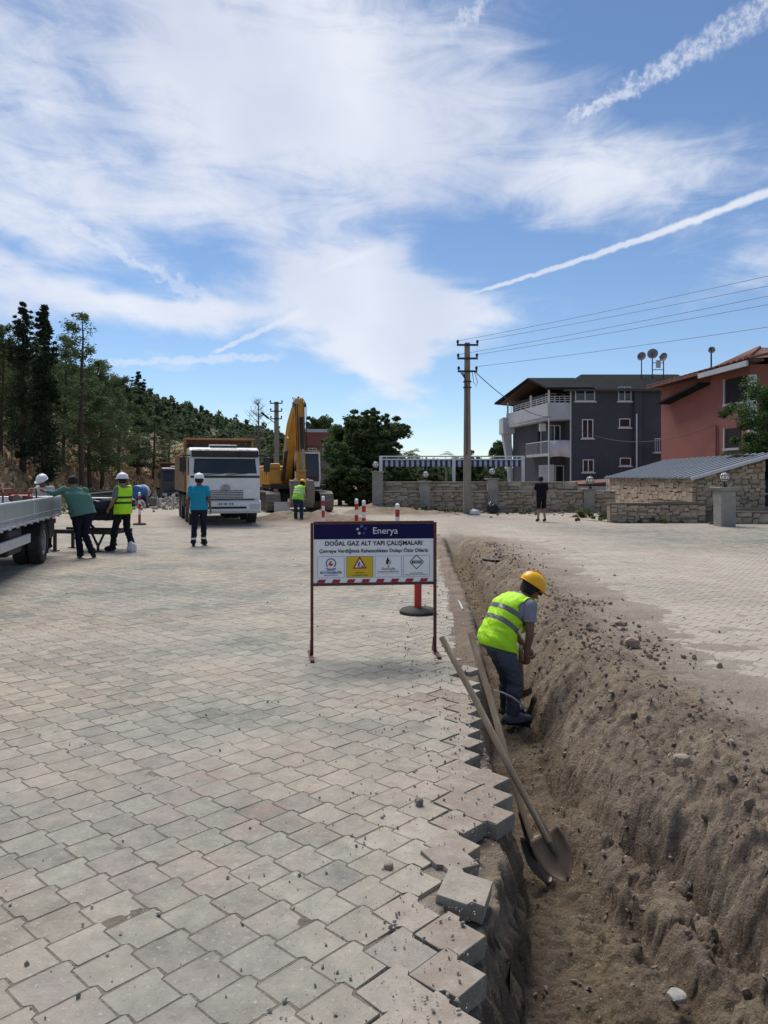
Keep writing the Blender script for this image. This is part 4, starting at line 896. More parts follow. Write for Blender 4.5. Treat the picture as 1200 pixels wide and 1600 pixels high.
par = MB(); par.bar((12.47, HY + .05, (zb + zp) / 2 + .11), (xc - .01, HY + .05, (zb + zp) / 2 + .11), .1, zp - zb - .22).bar((12.42, HY, (zb + zp) / 2 + .11), (10.95, 68.45, (zb + zp) / 2 + .11), .1, zp - zb - .22); par.build('balcony_parapet', MLG, r)
MB().span(10.55, 11.6, 68.0, 70.4, zb - .5, zp - .35).build('rear_balcony', MLG, r); MB().prism([(10.62, zb - .5), (11.4, zb - .5), (11.5, zb - 4.8), (11.3, zb - 4.8)], 'y', 68.6, 69.6).build('bracket', MLG, r)
rl = MB()
for k, z in enumerate((zp + .16, zp + .32, zp + .48)):
    rl.tube([(12.45, HY + .05, z), (xc - .05, HY + .05, z)], .022, 5).tube([(12.42, HY, z), (10.95, 68.4, z)], .022, 5)
for t in np.linspace(0, 1, 9): rl.tube([(12.42 - 1.47 * t, HY + 10.4 * t, zp), (12.42 - 1.47 * t, HY + 10.4 * t, zp + .5)], .02, 5)
for x in np.linspace(12.45, xc - .06, 5): rl.tube([(x, HY + .05, zp), (x, HY + .05, zp + .5)], .02, 5)
rl.build('railing', MWHT, r)
for (x, y) in ((12.47, HY + .08), (11.9, 62.2), (11.0, 68.3)): MB().span(x - .07, x + .07, y - .07, y + .07, zp, EZ).build('roof_post', MWHT, r)
z1, z1t = hz_(712), hz_(689)
MB().prism(cp[:4] + [(12.3, 63.6), (11.75, 63.6)], 'z', z1, z1 + .2).build('balcony_slab', MLG, r)
n = 30; vx = np.linspace(12.5, xc - .05, n); V = np.concatenate([np.stack([vx, HY - .03 + .03 * np.sin(vx * 9), vx * 0 + z1t + .06 * np.sin((vx - 12.5) * 1.7)], 1), np.stack([vx, HY - .04 + .05 * np.sin(vx * 7 + 1), z1 - .12 + .08 * np.sin(vx * 2.5)], 1)]); i0 = np.arange(n - 1)
o = link('hung_sheet', mesh_np('hung_sheet', V, np.stack([i0, i0 + 1, i0 + n + 1, i0 + n], 1), [MSHEET], True), r); o.modifiers.new('thick', 'SOLIDIFY').thickness = .01
rl = MB(); rl.tube([(12.45, HY + .02, z1t), (xc - .05, HY + .02, z1t)], .03, 5).tube([(12.42, HY, z1t), (11.75, 63.6, z1t)], .03, 5)
for t in np.linspace(0, 1, 22): rl.tube([(12.42 - .67 * t, HY + 5.6 * t, z1 + .2), (12.42 - .67 * t, HY + 5.6 * t, z1t)], .014, 4)
rl.build('railing', MWHT, r)
MB().tube([(12.43, HY - .06, -.1), (12.43, HY - .06, zb)], .055, 8).build('drainpipe', MWHT, r); MB().tube([(xc - .08, HY - .06, -.1), (xc - .08, HY - .06, EZ - .1)], .05, 8).build('drainpipe', MWHT, r)
window(r, 13.35, z1 + .25, .95, 2.2, 60.2, 1, False); window(r, 13.75, hz_(755, 60.2), .7, 1.4, 60.2, 0); window(r, 13.4, zb + .25, 1.5, 1.95, 60.2, 1, False)
dd = MB().bar((12.66, 61.6, z1 + 1.15), (12.53, 62.5, z1 + 1.15), .06, 2.0); dd.build('side_door', MGL, r); MB().bar((12.655, 61.62, z1 + 1.15), (12.64, 61.72, z1 + 1.15), .12, 2.05).build('door_frame', MWHT, r)
MB().span(12.25, 12.75, 60.35, 60.75, z1 + 2.0, z1 + 2.6).build('air_conditioner', MWHT, r, bevel=.02)
MB().bar((12.35, 64.2, z1 + .5), (12.15, 65.5, z1 + .5), .06, 2.1).build('blue_door', M('navy_door', (.02, .025, .06), .5), r)
MB().slab([(12.0, 59.5, hz_(727, 60)), (13.2, 59.5, hz_(726, 60)), (13.2, 59.5, hz_(756, 60)), (12.0, 59.5, hz_(756, 60))], (0, .03, 0)).build('white_tarp', MSHEET, r)
# roofs
yr = 63.6; ze = EZ - .02; zr = hz_(593, yr)
lf, lk, lb = (12.15, HY - .6, ze), (11.9, yr, zr), (10.0, 69.6, hz_(632, 69.6))
MB().slab([lf, (xc + 1.6, HY - .6, ze), (xc + 1.6, yr, zr), lk], (0, 0, .14)).build('roof', MRF, r); MB().slab([lk, (xc + 1.6, yr, zr), (xc + 1.6, 69.6, ze - .6), lb], (0, 0, .14)).build('roof', MRF, r)
MB().slab([(12.3, HY - .4, ze - .03), (xc, HY - .4, ze - .03), (xc, yr, zr - .05), (12.05, yr, zr - .05)], (0, 0, .03)).build('soffit', MSOF, r); MB().slab([(12.05, yr, zr - .05), (xc, yr, zr - .05), (xc, 69.4, ze - .2), (10.4, 69.4, hz_(632, 69.6) - .03)], (0, 0, .03)).build('soffit', MSOF, r)
z2 = hz_(585, 64); xr2 = xr_ + 3.2
MB().add([(xc - .7, HY - .7, ze - .05), (xr2, HY - .7, ze - .05), (xr2, 70, ze - .05), (xc - .7, 70, ze - .05), (hx_(908, 64), 64, z2), (xr2, 64, z2)], [(0, 1, 5, 4), (2, 3, 4, 5), (0, 4, 3), (1, 2, 5), (0, 3, 2, 1)]).build('main_roof', MRF, r)
MB().span(xc - .75, xr2, HY - .74, HY - .66, ze - .16, ze).build('gutter', M('gutter_dark', (.05, .055, .06), .5), r)
MB().span(xr_ + .05, xr_ + 2.3, HY + .4, HY + 1.5, hz_(646), hz_(620)).build('side_balcony', MLG, r); sb = MB()
for k in range(9): x = xr_ - 1.0 + k * .16; sb.tube([(x, HY - .6, hz_(706)), (x, HY - .6, hz_(686))], .018, 4)
sb.tube([(xr_ - 1.05, HY - .6, hz_(686)), (xr_ + .4, HY - .6, hz_(686))], .03, 4); sb.build('side_railing', MWHT, r); MB().span(xr_ - 1.05, xr_ + .5, HY - .66, HY - .01, hz_(709), hz_(706)).build('side_balcony_slab', MLG, r)
# low annex with red roof edge in front of the grey house
r = empty('annex', (0, 47.5, 0), 0, 'low pale annex with a thin red roof in front of the grey house', 'building')
MB().span(hx_(905, 47.5), hx_(1010, 47.5), 0, 3.2, -.1, hz_(758, 47.5) - .06).build('wall', MLG, r); MB().slab([(hx_(896, 47.5), -.4, hz_(759, 47.5)), (hx_(1010, 47.5), -.4, hz_(751, 47.5)), (hx_(1012, 47.5), 3.6, hz_(748, 47.5)), (hx_(898, 47.5), 3.6, hz_(756, 47.5))], (0, 0, .1)).build('roof', MTILE, r)
fn = MB()
for k in range(14): fn.span(12.6 + k * .17, 12.66 + k * .17, -4.0, -3.96, .3, 1.75)
fn.span(12.5, 15.0, -3.97, -3.93, 1.6, 1.66); r2 = fn.build('picket_fence', MWHT, None, (0, 47.5, 0)); tag(r2, 'pale picket fence behind the wall lamp', 'fence')

# satellite dishes
MDISH = M('dish_grey', (.23, .22, .225), .6, var=.2, scale=4, dirt=(.22, .10, .06), dirt_amt=.5)
def dish(px, py, Y, rad, base_y, label, tilt=-20):
    x, z = hx_(px, Y), hz_(py, Y); zb_ = hz_(base_y, Y); r = empty('satellite_dish', (x, Y, zb_), 0, label, 'dish', 'satellite dishes on the roofs')
    MB().tube([(0, .1, -.1), (0, .1, z - zb_)], .045, 8).build('mast', MIRON, r)
    d = MB().lathe([(rad * t, .22 * rad * t * t - .02) for t in np.linspace(.02, 1, 7)] + [(rad, .20 * rad), (rad * .5, .03 * rad), (.01, -.03)], 22, axis='y'); q = d.build('reflector', MDISH, r, (0, .02, z - zb_), (R(12), 0, R(160 + tilt)), smooth=True)
    MB().tube([(0, .05, -rad * .6), (0, .45, -rad * .35)], .018, 5).span(-.05, .05, .42, .54, -rad * .38 - .05, -rad * .38 + .05).build('feed_arm', MIRON, q)
    return r
dish(1003, 557, 62, .36, 589, 'left dish of the three on the grey house roof'); dish(1020, 553, 62, .42, 589, 'largest, rusty middle dish of the three on the grey roof', -5)
q = dish(1037.5, 558, 62, .36, 589, 'right dish of the three, beside a pale box', -35); MB().span(-.62, -.28, -.05, .12, .75, 1.35).build('box', MLG, q); MB().tube([(-.85, .1, .6), (0, .1, .6)], .03, 5).tube([(-.85, .1, 1.15), (0, .1, 1.15)], .03, 5).build('brace', MIRON, q)
# red house
r = empty('red_house', (0, 0, 0), 0, 'brick-red plastered house with clay tile roof at the right', 'house')
A, B = Vector((hx_(1033, 48), 48, 0)), Vector((hx_(1172, 38), 38, 0)); dvec = (A - B).normalized(); nrm = Vector((-dvec.y, dvec.x, 0)); ang_ = math.atan2(dvec.y, dvec.x)
ez = 7.25
C_, D_ = B + Vector((9, -.3, 0)), A + Vector((10, 1, 0))
MB().prism([(B.x, B.y), (C_.x, C_.y), (D_.x, D_.y), (A.x, A.y)], 'z', -.2, ez).build('wall', MRED, r)
def on(t, z, out=0.0): p = A.lerp(B, t); p = p + nrm * out; return (p.x, p.y, z)
if nrm.x > 0: nrm = -nrm
def wpatch(name, mat, t0, t1, za, zb_, out, thick, par): return MB().slab([on(t0, za, out), on(t1, za, out), on(t1, zb_, out), on(t0, zb_, out)], nrm * thick).build(name, mat, par)
tz = lambda py, t: CAM_H + (YH - py) / FPX * A.lerp(B, t).y
def tpx(px):
    lo, hi = 0, 1
    for _ in range(40):
        m = (lo + hi) / 2; p = A.lerp(B, m)
        if 600 + p.x / p.y * FPX < px: lo = m
        else: hi = m
    return lo
MDARKIN = M('dark_interior', (.022, .018, .018), .9)
for (pa, pb, ya, yb) in ((1134, 1167, 629, 590), (1134, 1158, 700, 669)):
    ta, tb_ = tpx(pa), tpx(pb); tm = (ta + tb_) / 2; za, zc = tz(ya, tm), tz(yb, tm); o = wpatch('window', MDARKIN, ta, tb_, za, zc, .004, .02, r)
    wpatch('frame', MLG, ta - .012, ta, za - .08, zc + .05, .01, .07, o); wpatch('sill', MLG, ta - .012, tb_, za - .12, za, .01, .12, o)
t1_, t2_ = tpx(1046), tpx(1110); MB().slab([on(t1_, tz(632, t1_), 0), on(t2_, tz(601, t2_), 0), on(t2_, tz(601, t2_), .75), on(t1_, tz(632, t1_), .75)], (0, 0, .12)).build('pent_roof', MRF, r)
tp_ = tpx(1121); MB().tube([on(tp_, -.1, .08), on(tp_, tz(664, tp_), .08)], .05, 8).build('drainpipe', MRED, r)
tc1 = tpx(1169); MB().tube([on(1, 3.4, -.1), on(1, tz(586, 1), -.1)], .22, 12).build('column', MWHT, r)
MB().slab([on(0, ez - .02, .0), on(1.12, ez - .02, .0), on(1.12, ez - .02, .65), on(-.06, ez - .02, .65)], (0, 0, .12)).build('eave', M('eave_dark', (.10, .055, .045), .8), r)
ev = MB().bar(on(-.06, ez + .05, .67), on(.62, ez + .05, .67), .06, .16); ev.build('fascia', MTILE, r); MB().bar(on(.62, ez - .1, .72), on(1.1, ez - .1, .72), .1, .26).build('balcony_beam', MLG, r)
ce = Vector(((B.x + C_.x) / 2 + .5, (A.y + B.y) / 2, ez + 2.3)); e = [Vector(on(-.06, ez + .12, .7)), Vector(on(1.12, ez + .12, .7)), C_ + Vector((1, -.9, ez + .12)), D_ + Vector((1, .6, ez + .12))]
ra, rb = e[0].lerp(e[3], .5) + Vector((0, -3, 1.35)), e[1].lerp(e[2], .5) + Vector((0, 3.4, 1.35))
rf = MB().add([*e, ra, rb], [(0, 1, 5, 4), (1, 2, 5), (2, 3, 4, 5), (3, 0, 4)]).build('roof', MTILE, r)
hp = [Vector(on(.60, ez + .15, .2)), Vector(on(1.10, ez + .15, .7))]
MB().add([hp[0], hp[1], hp[1] + Vector((4.5, -1.2, 0)), Vector(on(.85, ez + 1.1, -1.4)), hp[1] + Vector((5, 3, 1.0))], [(0, 1, 3), (1, 2, 4, 3)]).build('porch_roof', MTILE, rf)
tl = MB().tube([(0, 0, 0), (1, 0, 0)], .075, 6).mesh('tile_row', MTILE, True)
for k in range(22):                             # rows of cover tiles running up the slope
    t = k / 21; a = e[0].lerp(e[1], t); b_ = ra.lerp(rb, min(max((t - .15) / .7, 0), 1)); L = (b_ - a)
    o = link('tile_row', tl, rf, a + Vector((0, 0, .02)), L.to_track_quat('X', 'Z').to_euler()); o.scale = (L.length, 1, 1)
for k in range(9):
    t = k / 8; a = hp[0].lerp(hp[1], t); b_ = Vector(on(.85, ez + 1.1, -1.4)); b_ = a.lerp(b_, .98); L = b_ - a; o = link('tile_row', tl, rf, a + Vector((0, 0, .03)), L.to_track_quat('X', 'Z').to_euler()); o.scale = (L.length, 1, 1)
dish(1112.5, 547, 43, .19, 580, 'small dish on a mast above the red house roof', -10)
# flat-roofed house far behind the excavator
r = empty('flat_roofed_house', (0, 70, 0), 0, 'distant flat-roofed house with a red band, behind the excavator', 'house')
MB().span(hx_(466, 70), hx_(526, 70), 0, 8, -.1, hz_(697, 70)).build('wall', M('dull_plaster', (.20, .17, .14), .9), r); MB().span(hx_(463, 70), hx_(529, 70), -.5, 8.5, hz_(697, 70), hz_(676, 70)).build('red_band', M('faded_red', (.22, .085, .075), .9), r); MB().span(hx_(462, 70), hx_(530, 70), -.6, 8.6, hz_(676, 70) + .002, hz_(671, 70)).build('roof_edge', MLG, r)
for px in (488, 511): window(r, hx_(px, 70), hz_(717, 70), .8, 1.0, 0, 1)

# utility poles and wires
MPOLE = M('old_concrete_pole', (.265, .225, .185), .9, var=.22, scale=3, stretch=(3, 3, .4), bump=.3, bscale=30, dirt=(.16, .125, .095), dirt_amt=.6)
def pole(x, y, h, rb_, rt, label, lamp=False):
    r = empty('utility_pole', (x, y, 0), 0, label, 'pole'); MB().add([(s * w_ / 2, q * w_ * .36, z) for z, w_ in ((-.2, rb_ * 2), (h, rt * 2)) for s, q in ((-1, -1), (1, -1), (1, 1), (-1, 1))], [(0, 3, 2, 1), (4, 5, 6, 7), (0, 1, 5, 4), (1, 2, 6, 5), (2, 3, 7, 6), (3, 0, 4, 7)]).build('shaft', MPOLE, r, bevel=.03)
    for dz, L in ((.12, .46), (.70, .44), (1.25, .42)):
        z = h - dz; c = MB().bar((-L, -.14, z), (L, -.14, z), .06, .08); ca_ = c.build('cross_arm', MIRON, r)
        for s in (-1, 1): MB().lathe([(.02, 0), (.055, .03), (.05, .07), (.06, .10), (.045, .15), (.02, .17)], 10, (s * (L - .04), -.14, z + .05)).build('insulator', MIRON, ca_, smooth=True)
    return r
px0 = G(730, 806)
r = pole(px0.x, px0.y, 7.45, .175, .115, 'tall weathered utility pole in front of the garden wall')
for z in (5.75, 5.5): MB().span(-.17, .17, -.16, .14, z, z + .04).build('band', MIRON, r)
b = MB()
for k in range(3): b.tube([(-.2 - .05 * k, -.15, 6.15), (-.12, -.2, 6.0 - .06 * k), (-.05, -.15, 5.6), (-.02, -.16, 4.6), (-.03, -.17, 2.6)], .018, 5)
b.tube([(.2, -.14, 6.15), (.26, -.2, 5.7), (.36, -.2, 5.55), (.42, -.2, 5.75), (.3, -.15, 6.15)], .012, 5); b.build('cable_loop', MIRON, r)
p2 = pole((432 - 600) / FPX * 56, 56, 7.15, .2, .15, 'distant utility pole with a street lamp behind the excavator'); b = MB().bar((-.1, -.2, 5.6), (-.65, -.5, 6.0), .05); la = b.build('lamp_arm', MIRON, p2); MB().bar((-.5, -.42, 5.9), (-1.0, -.7, 6.3), .18, .10).build('lamp_head', MIRON, la)
for k, (sx_, dz, ex, ey, ez_) in enumerate([(-.42, .0, 22.0, 2.5, 7.45), (.42, .0, 22.8, 3.0, 7.25), (-.40, -.58, 22.0, 2.5, 6.95), (.40, -.58, 22.8, 3.0, 6.8), (.36, -1.1, 22.8, 3.0, 5.95)]):
    a = Vector((px0.x + sx_, px0.y - .14, 7.50 + dz)); e_ = Vector((ex, ey, ez_)); pts = [a.lerp(e_, t) - Vector((0, 0, .9 * 4 * t * (1 - t) * .35)) for t in np.linspace(0, 1, 25)]
    nm = ('top left', 'top right', 'middle left', 'middle right', 'lowest')[k]; tag(MB().tube(pts, .008, 5).build('power_line', MIRON), f'thin {nm} overhead wire running right from the utility pole', 'wire', 'overhead wires')
a = Vector((px0.x + .3, px0.y - .14, 6.2)); e_ = Vector((12.6, HY - .1, hz_(652))); pts = [a.lerp(e_, t) - Vector((0, 0, 1.7 * 4 * t * (1 - t) * .3)) for t in np.linspace(0, 1, 25)]; tag(MB().tube(pts, .02, 5).build('service_cable', MIRON), 'black cable sagging from the pole to the grey house balcony', 'wire')
a = Vector((xc + .1, HY - .35, hz_(668))); e_ = Vector(on(tp_, tz(664, tp_), .1)); pts = [a.lerp(e_, t) - Vector((0, 0, 1.0 * 4 * t * (1 - t))) for t in np.linspace(0, 1, 25)]; tag(MB().tube(pts, .018, 5).build('service_cable', MIRON), 'dark cable sagging across the grey house to the red house', 'wire')

# ------------------------------------------------------------------ paint and metal
MALU = M('aluminium', (.60, .62, .65), .35, .75, var=.10, scale=2.5, stretch=(1, 1, .3)); MBLK = M('black_steel', (.018, .018, .02), .55, var=.3, scale=5, dirt=(.07, .06, .05), dirt_amt=.4); MRUB = M('rubber', (.022, .022, .023), .85, var=.3, scale=8, dirt=(.10, .085, .07), dirt_amt=.5)
MRIM_ = M('wheel_steel', (.33, .34, .35), .5, .5, var=.2, scale=8, dirt=(.18, .15, .12), dirt_amt=.5); MTW = M('lorry_white', (.66, .67, .69), .35, var=.06, scale=3, coat=.4, dirt=(.42, .38, .32), dirt_amt=.35); MORG = M('rusty_orange', (.36, .165, .055), .65, var=.25, scale=3, dirt=(.16, .10, .06), dirt_amt=.6)
MTAN = M('dusty_tan', (.31, .235, .155), .8, var=.2, scale=2, dirt=(.20, .14, .085), dirt_amt=.6); MYEL = M('digger_yellow', (.58, .27, .025), .5, var=.12, scale=2, coat=.2, dirt=(.28, .17, .06), dirt_amt=.5); MDUST = M('dusty_steel', (.19, .165, .14), .8, .2, var=.3, scale=4, dirt=(.27, .225, .175), dirt_amt=.7)
MGLS = glass_mat('vehicle_glass', (.015, .022, .028), .05); MLENS = M('lamp_lens', (.45, .46, .46), .2, var=.1); MREDP = M('red_paint', (.45, .022, .018), .45, var=.15, scale=6, dirt=(.25, .08, .06), dirt_amt=.35); MWHP = M('white_band', (.72, .72, .70), .5, var=.08, scale=6, dirt=(.45, .42, .38), dirt_amt=.4)
MPLATE = M('plate_white', (.6, .6, .58), .5); MRFR = M('red_frame_paint', (.26, .055, .04), .6, var=.25, scale=7)
def wheel(parent, x, y, r, w_, rim_out=1):
    """wheel with its axle along local x"""
    t = MB().lathe([(r * .62, -w_ / 2), (r * .93, -w_ / 2), (r, -w_ * .38), (r, w_ * .38), (r * .93, w_ / 2), (r * .62, w_ / 2)], 26, axis='x', caps=False); wl = t.build('wheel', MRUB, parent, (x, y, r), smooth=True)
    k = rim_out; MB().lathe([(r * .63, -k * w_ * .42), (r * .60, k * w_ * .46), (r * .54, k * w_ * .40), (r * .50, k * w_ * .05), (r * .26, k * w_ * .0), (r * .24, k * w_ * .30), (r * .10, k * w_ * .32)], 22, axis='x').build('rim', MRIM_, wl, smooth=True)
    b = MB()
    for q in range(8): a = q * math.pi / 4; b.cyl((k * w_ * .02, math.cos(a) * r * .36, math.sin(a) * r * .36), (k * w_ * .12, math.cos(a) * r * .36, math.sin(a) * r * .36), r * .045, n=6)
    b.build('wheel_nuts', MRIM_, wl); return wl
# ---- flatbed truck at the left edge
FB = empty('flatbed_truck', (-7.03, 16.7, 0), R(193.7), 'flatbed truck with aluminium drop sides at the left edge', 'truck')
BL = 5.6
MB().span(.0, 2.1, .0, BL, .885, .945).build('bed_floor', MALU, FB, bevel=.006)
for i in range(2):
    y0, y1 = .02 + i * BL / 2, (i + 1) * BL / 2 - .012
    for x in (.0, 2.06):
        p = MB().span(x, x + .04, y0, y1, .95, 1.275).build('side_board', MALU, FB, bevel=.008); gx = -.012 if x == 0 else 2.112
        MB().span(min(gx, x + (.0 if x == 0 else .042)), max(gx, x - .001 if x == 0 else gx), y0, y1, .985, 1.0).span(min(gx, x), max(gx, x), y0, y1, 1.22, 1.26).build('rail', MALU, p)
for y in (.0, BL): MB().span(-.015, .05, y - .018, y + .018, .88, 1.285).build('stake', MALU, FB); MB().span(2.05, 2.115, y - .018, y + .018, .88, 1.285).build('stake', MALU, FB)
MB().span(.06, 2.04, -.03, .01, .95, 1.26).build('tailgate', MALU, FB, bevel=.008)
MB().span(-.02, .03, .0, BL, .855, .884).build('side_rail', MALU, FB, bevel=.004)
h = MB()
for y in np.linspace(.4, BL - .3, 10): h.span(-.035, -.004, y - .04, y + .04, .835, .90)
h.build('hinges', MALU, FB)
MB().span(.62, .74, .1, 7.0, .62, .85).span(1.36, 1.48, .1, 7.0, .62, .85).span(.1, 2.0, .4, .5, .72, .88).span(.1, 2.0, 3.4, 3.5, .72, .88).build('chassis', MBLK, FB)
for (x, k) in ((.13, -1), (.40, -1), (1.70, 1), (1.97, 1)): wheel(FB, x, 1.80, .405, .24, k)
MB().cyl((.2, 1.80, .405), (1.9, 1.80, .405), .07).build('axle', MBLK, FB)
mg = MB()
for k in range(9):
    a0, a1 = R(20 + k * 15.5), R(20 + (k + 1) * 15.5); r_ = .50; c = (1.80, .405)
    mg.bar((.30, c[0] + math.cos(a0) * r_, c[1] + math.sin(a0) * r_), (.30, c[0] + math.cos(a1) * r_, c[1] + math.sin(a1) * r_), .60, .02, up=(0, math.cos((a0 + a1) / 2), math.sin((a0 + a1) / 2)))
mg.build('mudguard', MBLK, FB)
MB().span(.04, .60, 1.18, 1.21, .14, .66).build('mud_flap', MRUB, FB); MB().span(.05, .6, .45, 1.05, .42, .80).build('tool_box', MBLK, FB, bevel=.02); MB().span(.03, .09, 2.95, 5.2, .50, .66).build('side_guard', M('guard_grey', (.5, .5, .48), .5), FB, bevel=.01)
MB().span(.10, .55, 3.3, 4.3, .36, .80).build('fuel_tank', MBLK, FB, bevel=.06); MB().span(.3, 1.8, .02, .10, .48, .58).build('rear_bumper', MBLK, FB)
for x in (.25, 1.85): MB().span(x - .15, x + .15, -.02, .06, .68, .78).build('tail_lamp', MREDP, FB)
MB().prism([(BL + .1, .55), (BL + 1.7, .55), (BL + 1.75, 1.3), (BL + 1.35, 2.15), (BL + .15, 2.2), (BL + .1, 2.1)], 'x', .12, 1.98).build('cab', MTW, FB, bevel=.05)
for x in (.11, 1.975): MB().prism([(BL + .35, 1.35), (BL + 1.45, 1.35), (BL + 1.2, 2.0), (BL + .35, 2.0)], 'x', x, x + .015).build('side_window', MGLS, FB)
for (x, k) in ((.28, -1), (1.82, 1)): wheel(FB, x, BL + 1.0, .405, .24, k)
# red-framed machine on the bed
g = empty('site_generator', FB.matrix_basis @ Vector((.42, .75, .95)), R(193.7), 'red tube-framed machine on the rear of the flatbed', 'machine')
fr = MB()
for x in (0, .48): fr.tube([(x, -.38, 0), (x, -.38, .42), (x, -.32, .48), (x, .32, .48), (x, .38, .42), (x, .38, 0)], .018, 8)
for y in (-.38, .38): fr.tube([(0, y, .02), (.48, y, .02)], .016, 6).tube([(0, y, .40), (.48, y, .40)], .016, 6)
fr.build('frame', MRFR, g, smooth=True); MB().span(.05, .43, -.30, .30, .06, .22).build('engine_block', MBLK, g, bevel=.03); MB().span(.04, .44, -.30, .15, .225, .36).build('fuel_tank', MRFR, g, bevel=.05); MB().cyl((.24, .18, .28), (.24, .33, .28), .09).build('silencer', MDUST, g)
mbx = MB().span(0, .4, 0, .35, 0, .22).build('tool_crate', M('pale_green_crate', (.38, .45, .40), .6), None, FB.matrix_basis @ Vector((.5, .12, .95)), (0, 0, R(193.7)), bevel=.015); tag(mbx, 'pale crate beside the red-framed machine on the flatbed', 'crate')
# ---- equipment trailer with a load wrapped in black sheet
T = empty('equipment_stand', P(160, 859, 17.6).to_2d().to_3d(), R(-6), 'low black steel stand with struts behind the flatbed', 'stand')
MB().bar((-1.1, -.35, .45), (.52, -.35, .43), .07, .09).bar((-1.1, .45, .45), (.5, .45, .43), .07, .09).bar((.45, -.38, .43), (.45, .48, .43), .07).bar((-.5, -.38, .45), (-.5, .48, .45), .07).build('frame', MBLK, T)
for x0, x1 in ((-.2, -.42), (-.2, .03)): MB().bar((x0, -.35, .70), (x1, -.35, .47), .045).build('strut', MBLK, T)
MB().bar((-.2, -.35, .46), (-.2, -.35, .70), .08).build('upright', MBLK, T)
for x0, x1 in ((-.08, .06), (.22, .08), (.36, .50)): MB().bar((x0, -.35, .42), (x1, -.35, .14), .04).build('strut', MBLK, T)
MB().cyl((.07, -.35, .16), (.07, -.35, .0), .03).span(-.0, .14, -.42, -.28, -.0, .02).build('jockey_leg', MBLK, T)
for y in (-.35, .45): MB().bar((-.95, y, .42), (-.95, y, .0), .06).span(-1.03, -.87, y - .08, y + .08, 0, .02).build('rear_leg', MBLK, T)
bm = bmesh.new(); bmesh.ops.create_cube(bm, size=1); bmesh.ops.subdivide_edges(bm, edges=bm.edges, cuts=11, use_grid_fill=True)
for v in bm.verts:
    c = v.co.copy(); k = float(fbm(np.array(c.x * 3.2 + c.z * 2), np.array(c.y * 3.1 + c.z * 4), 4, 6)); l_ = max(abs(c.x), abs(c.y)); v.co = Vector((c.x * 1.0, c.y * .8, c.z * .47)) * (1 + .12 * k) * (1 - .12 * (c.length - .5))
me = bpy.data.meshes.new('black_sheet'); bm.to_mesh(me); bm.free(); me.materials.append(M('black_plastic', (.012, .013, .02), .28, var=.3, scale=4, bump=.7, bscale=12)); me.polygons.foreach_set('use_smooth', [True] * len(me.polygons))
L = empty('wrapped_load', T.matrix_basis @ Vector((-.08, .05, .93)), R(-6), 'bulky load wrapped in creased black plastic on the steel stand', 'load'); link('black_sheet', me, L)
b = MB()
for x in (-.32, .05, .36): b.tube([(x, -.43, -.24), (x, -.44, 0), (x, -.42, .235), (x, 0, .26), (x, .42, .235), (x, .44, 0)], .012, 5)
b.build('rope', MBLK, L); MB().box(-.1, -.1, .262, .75, .35, .03).build('pale_cover', MWHP, L, bevel=.01)
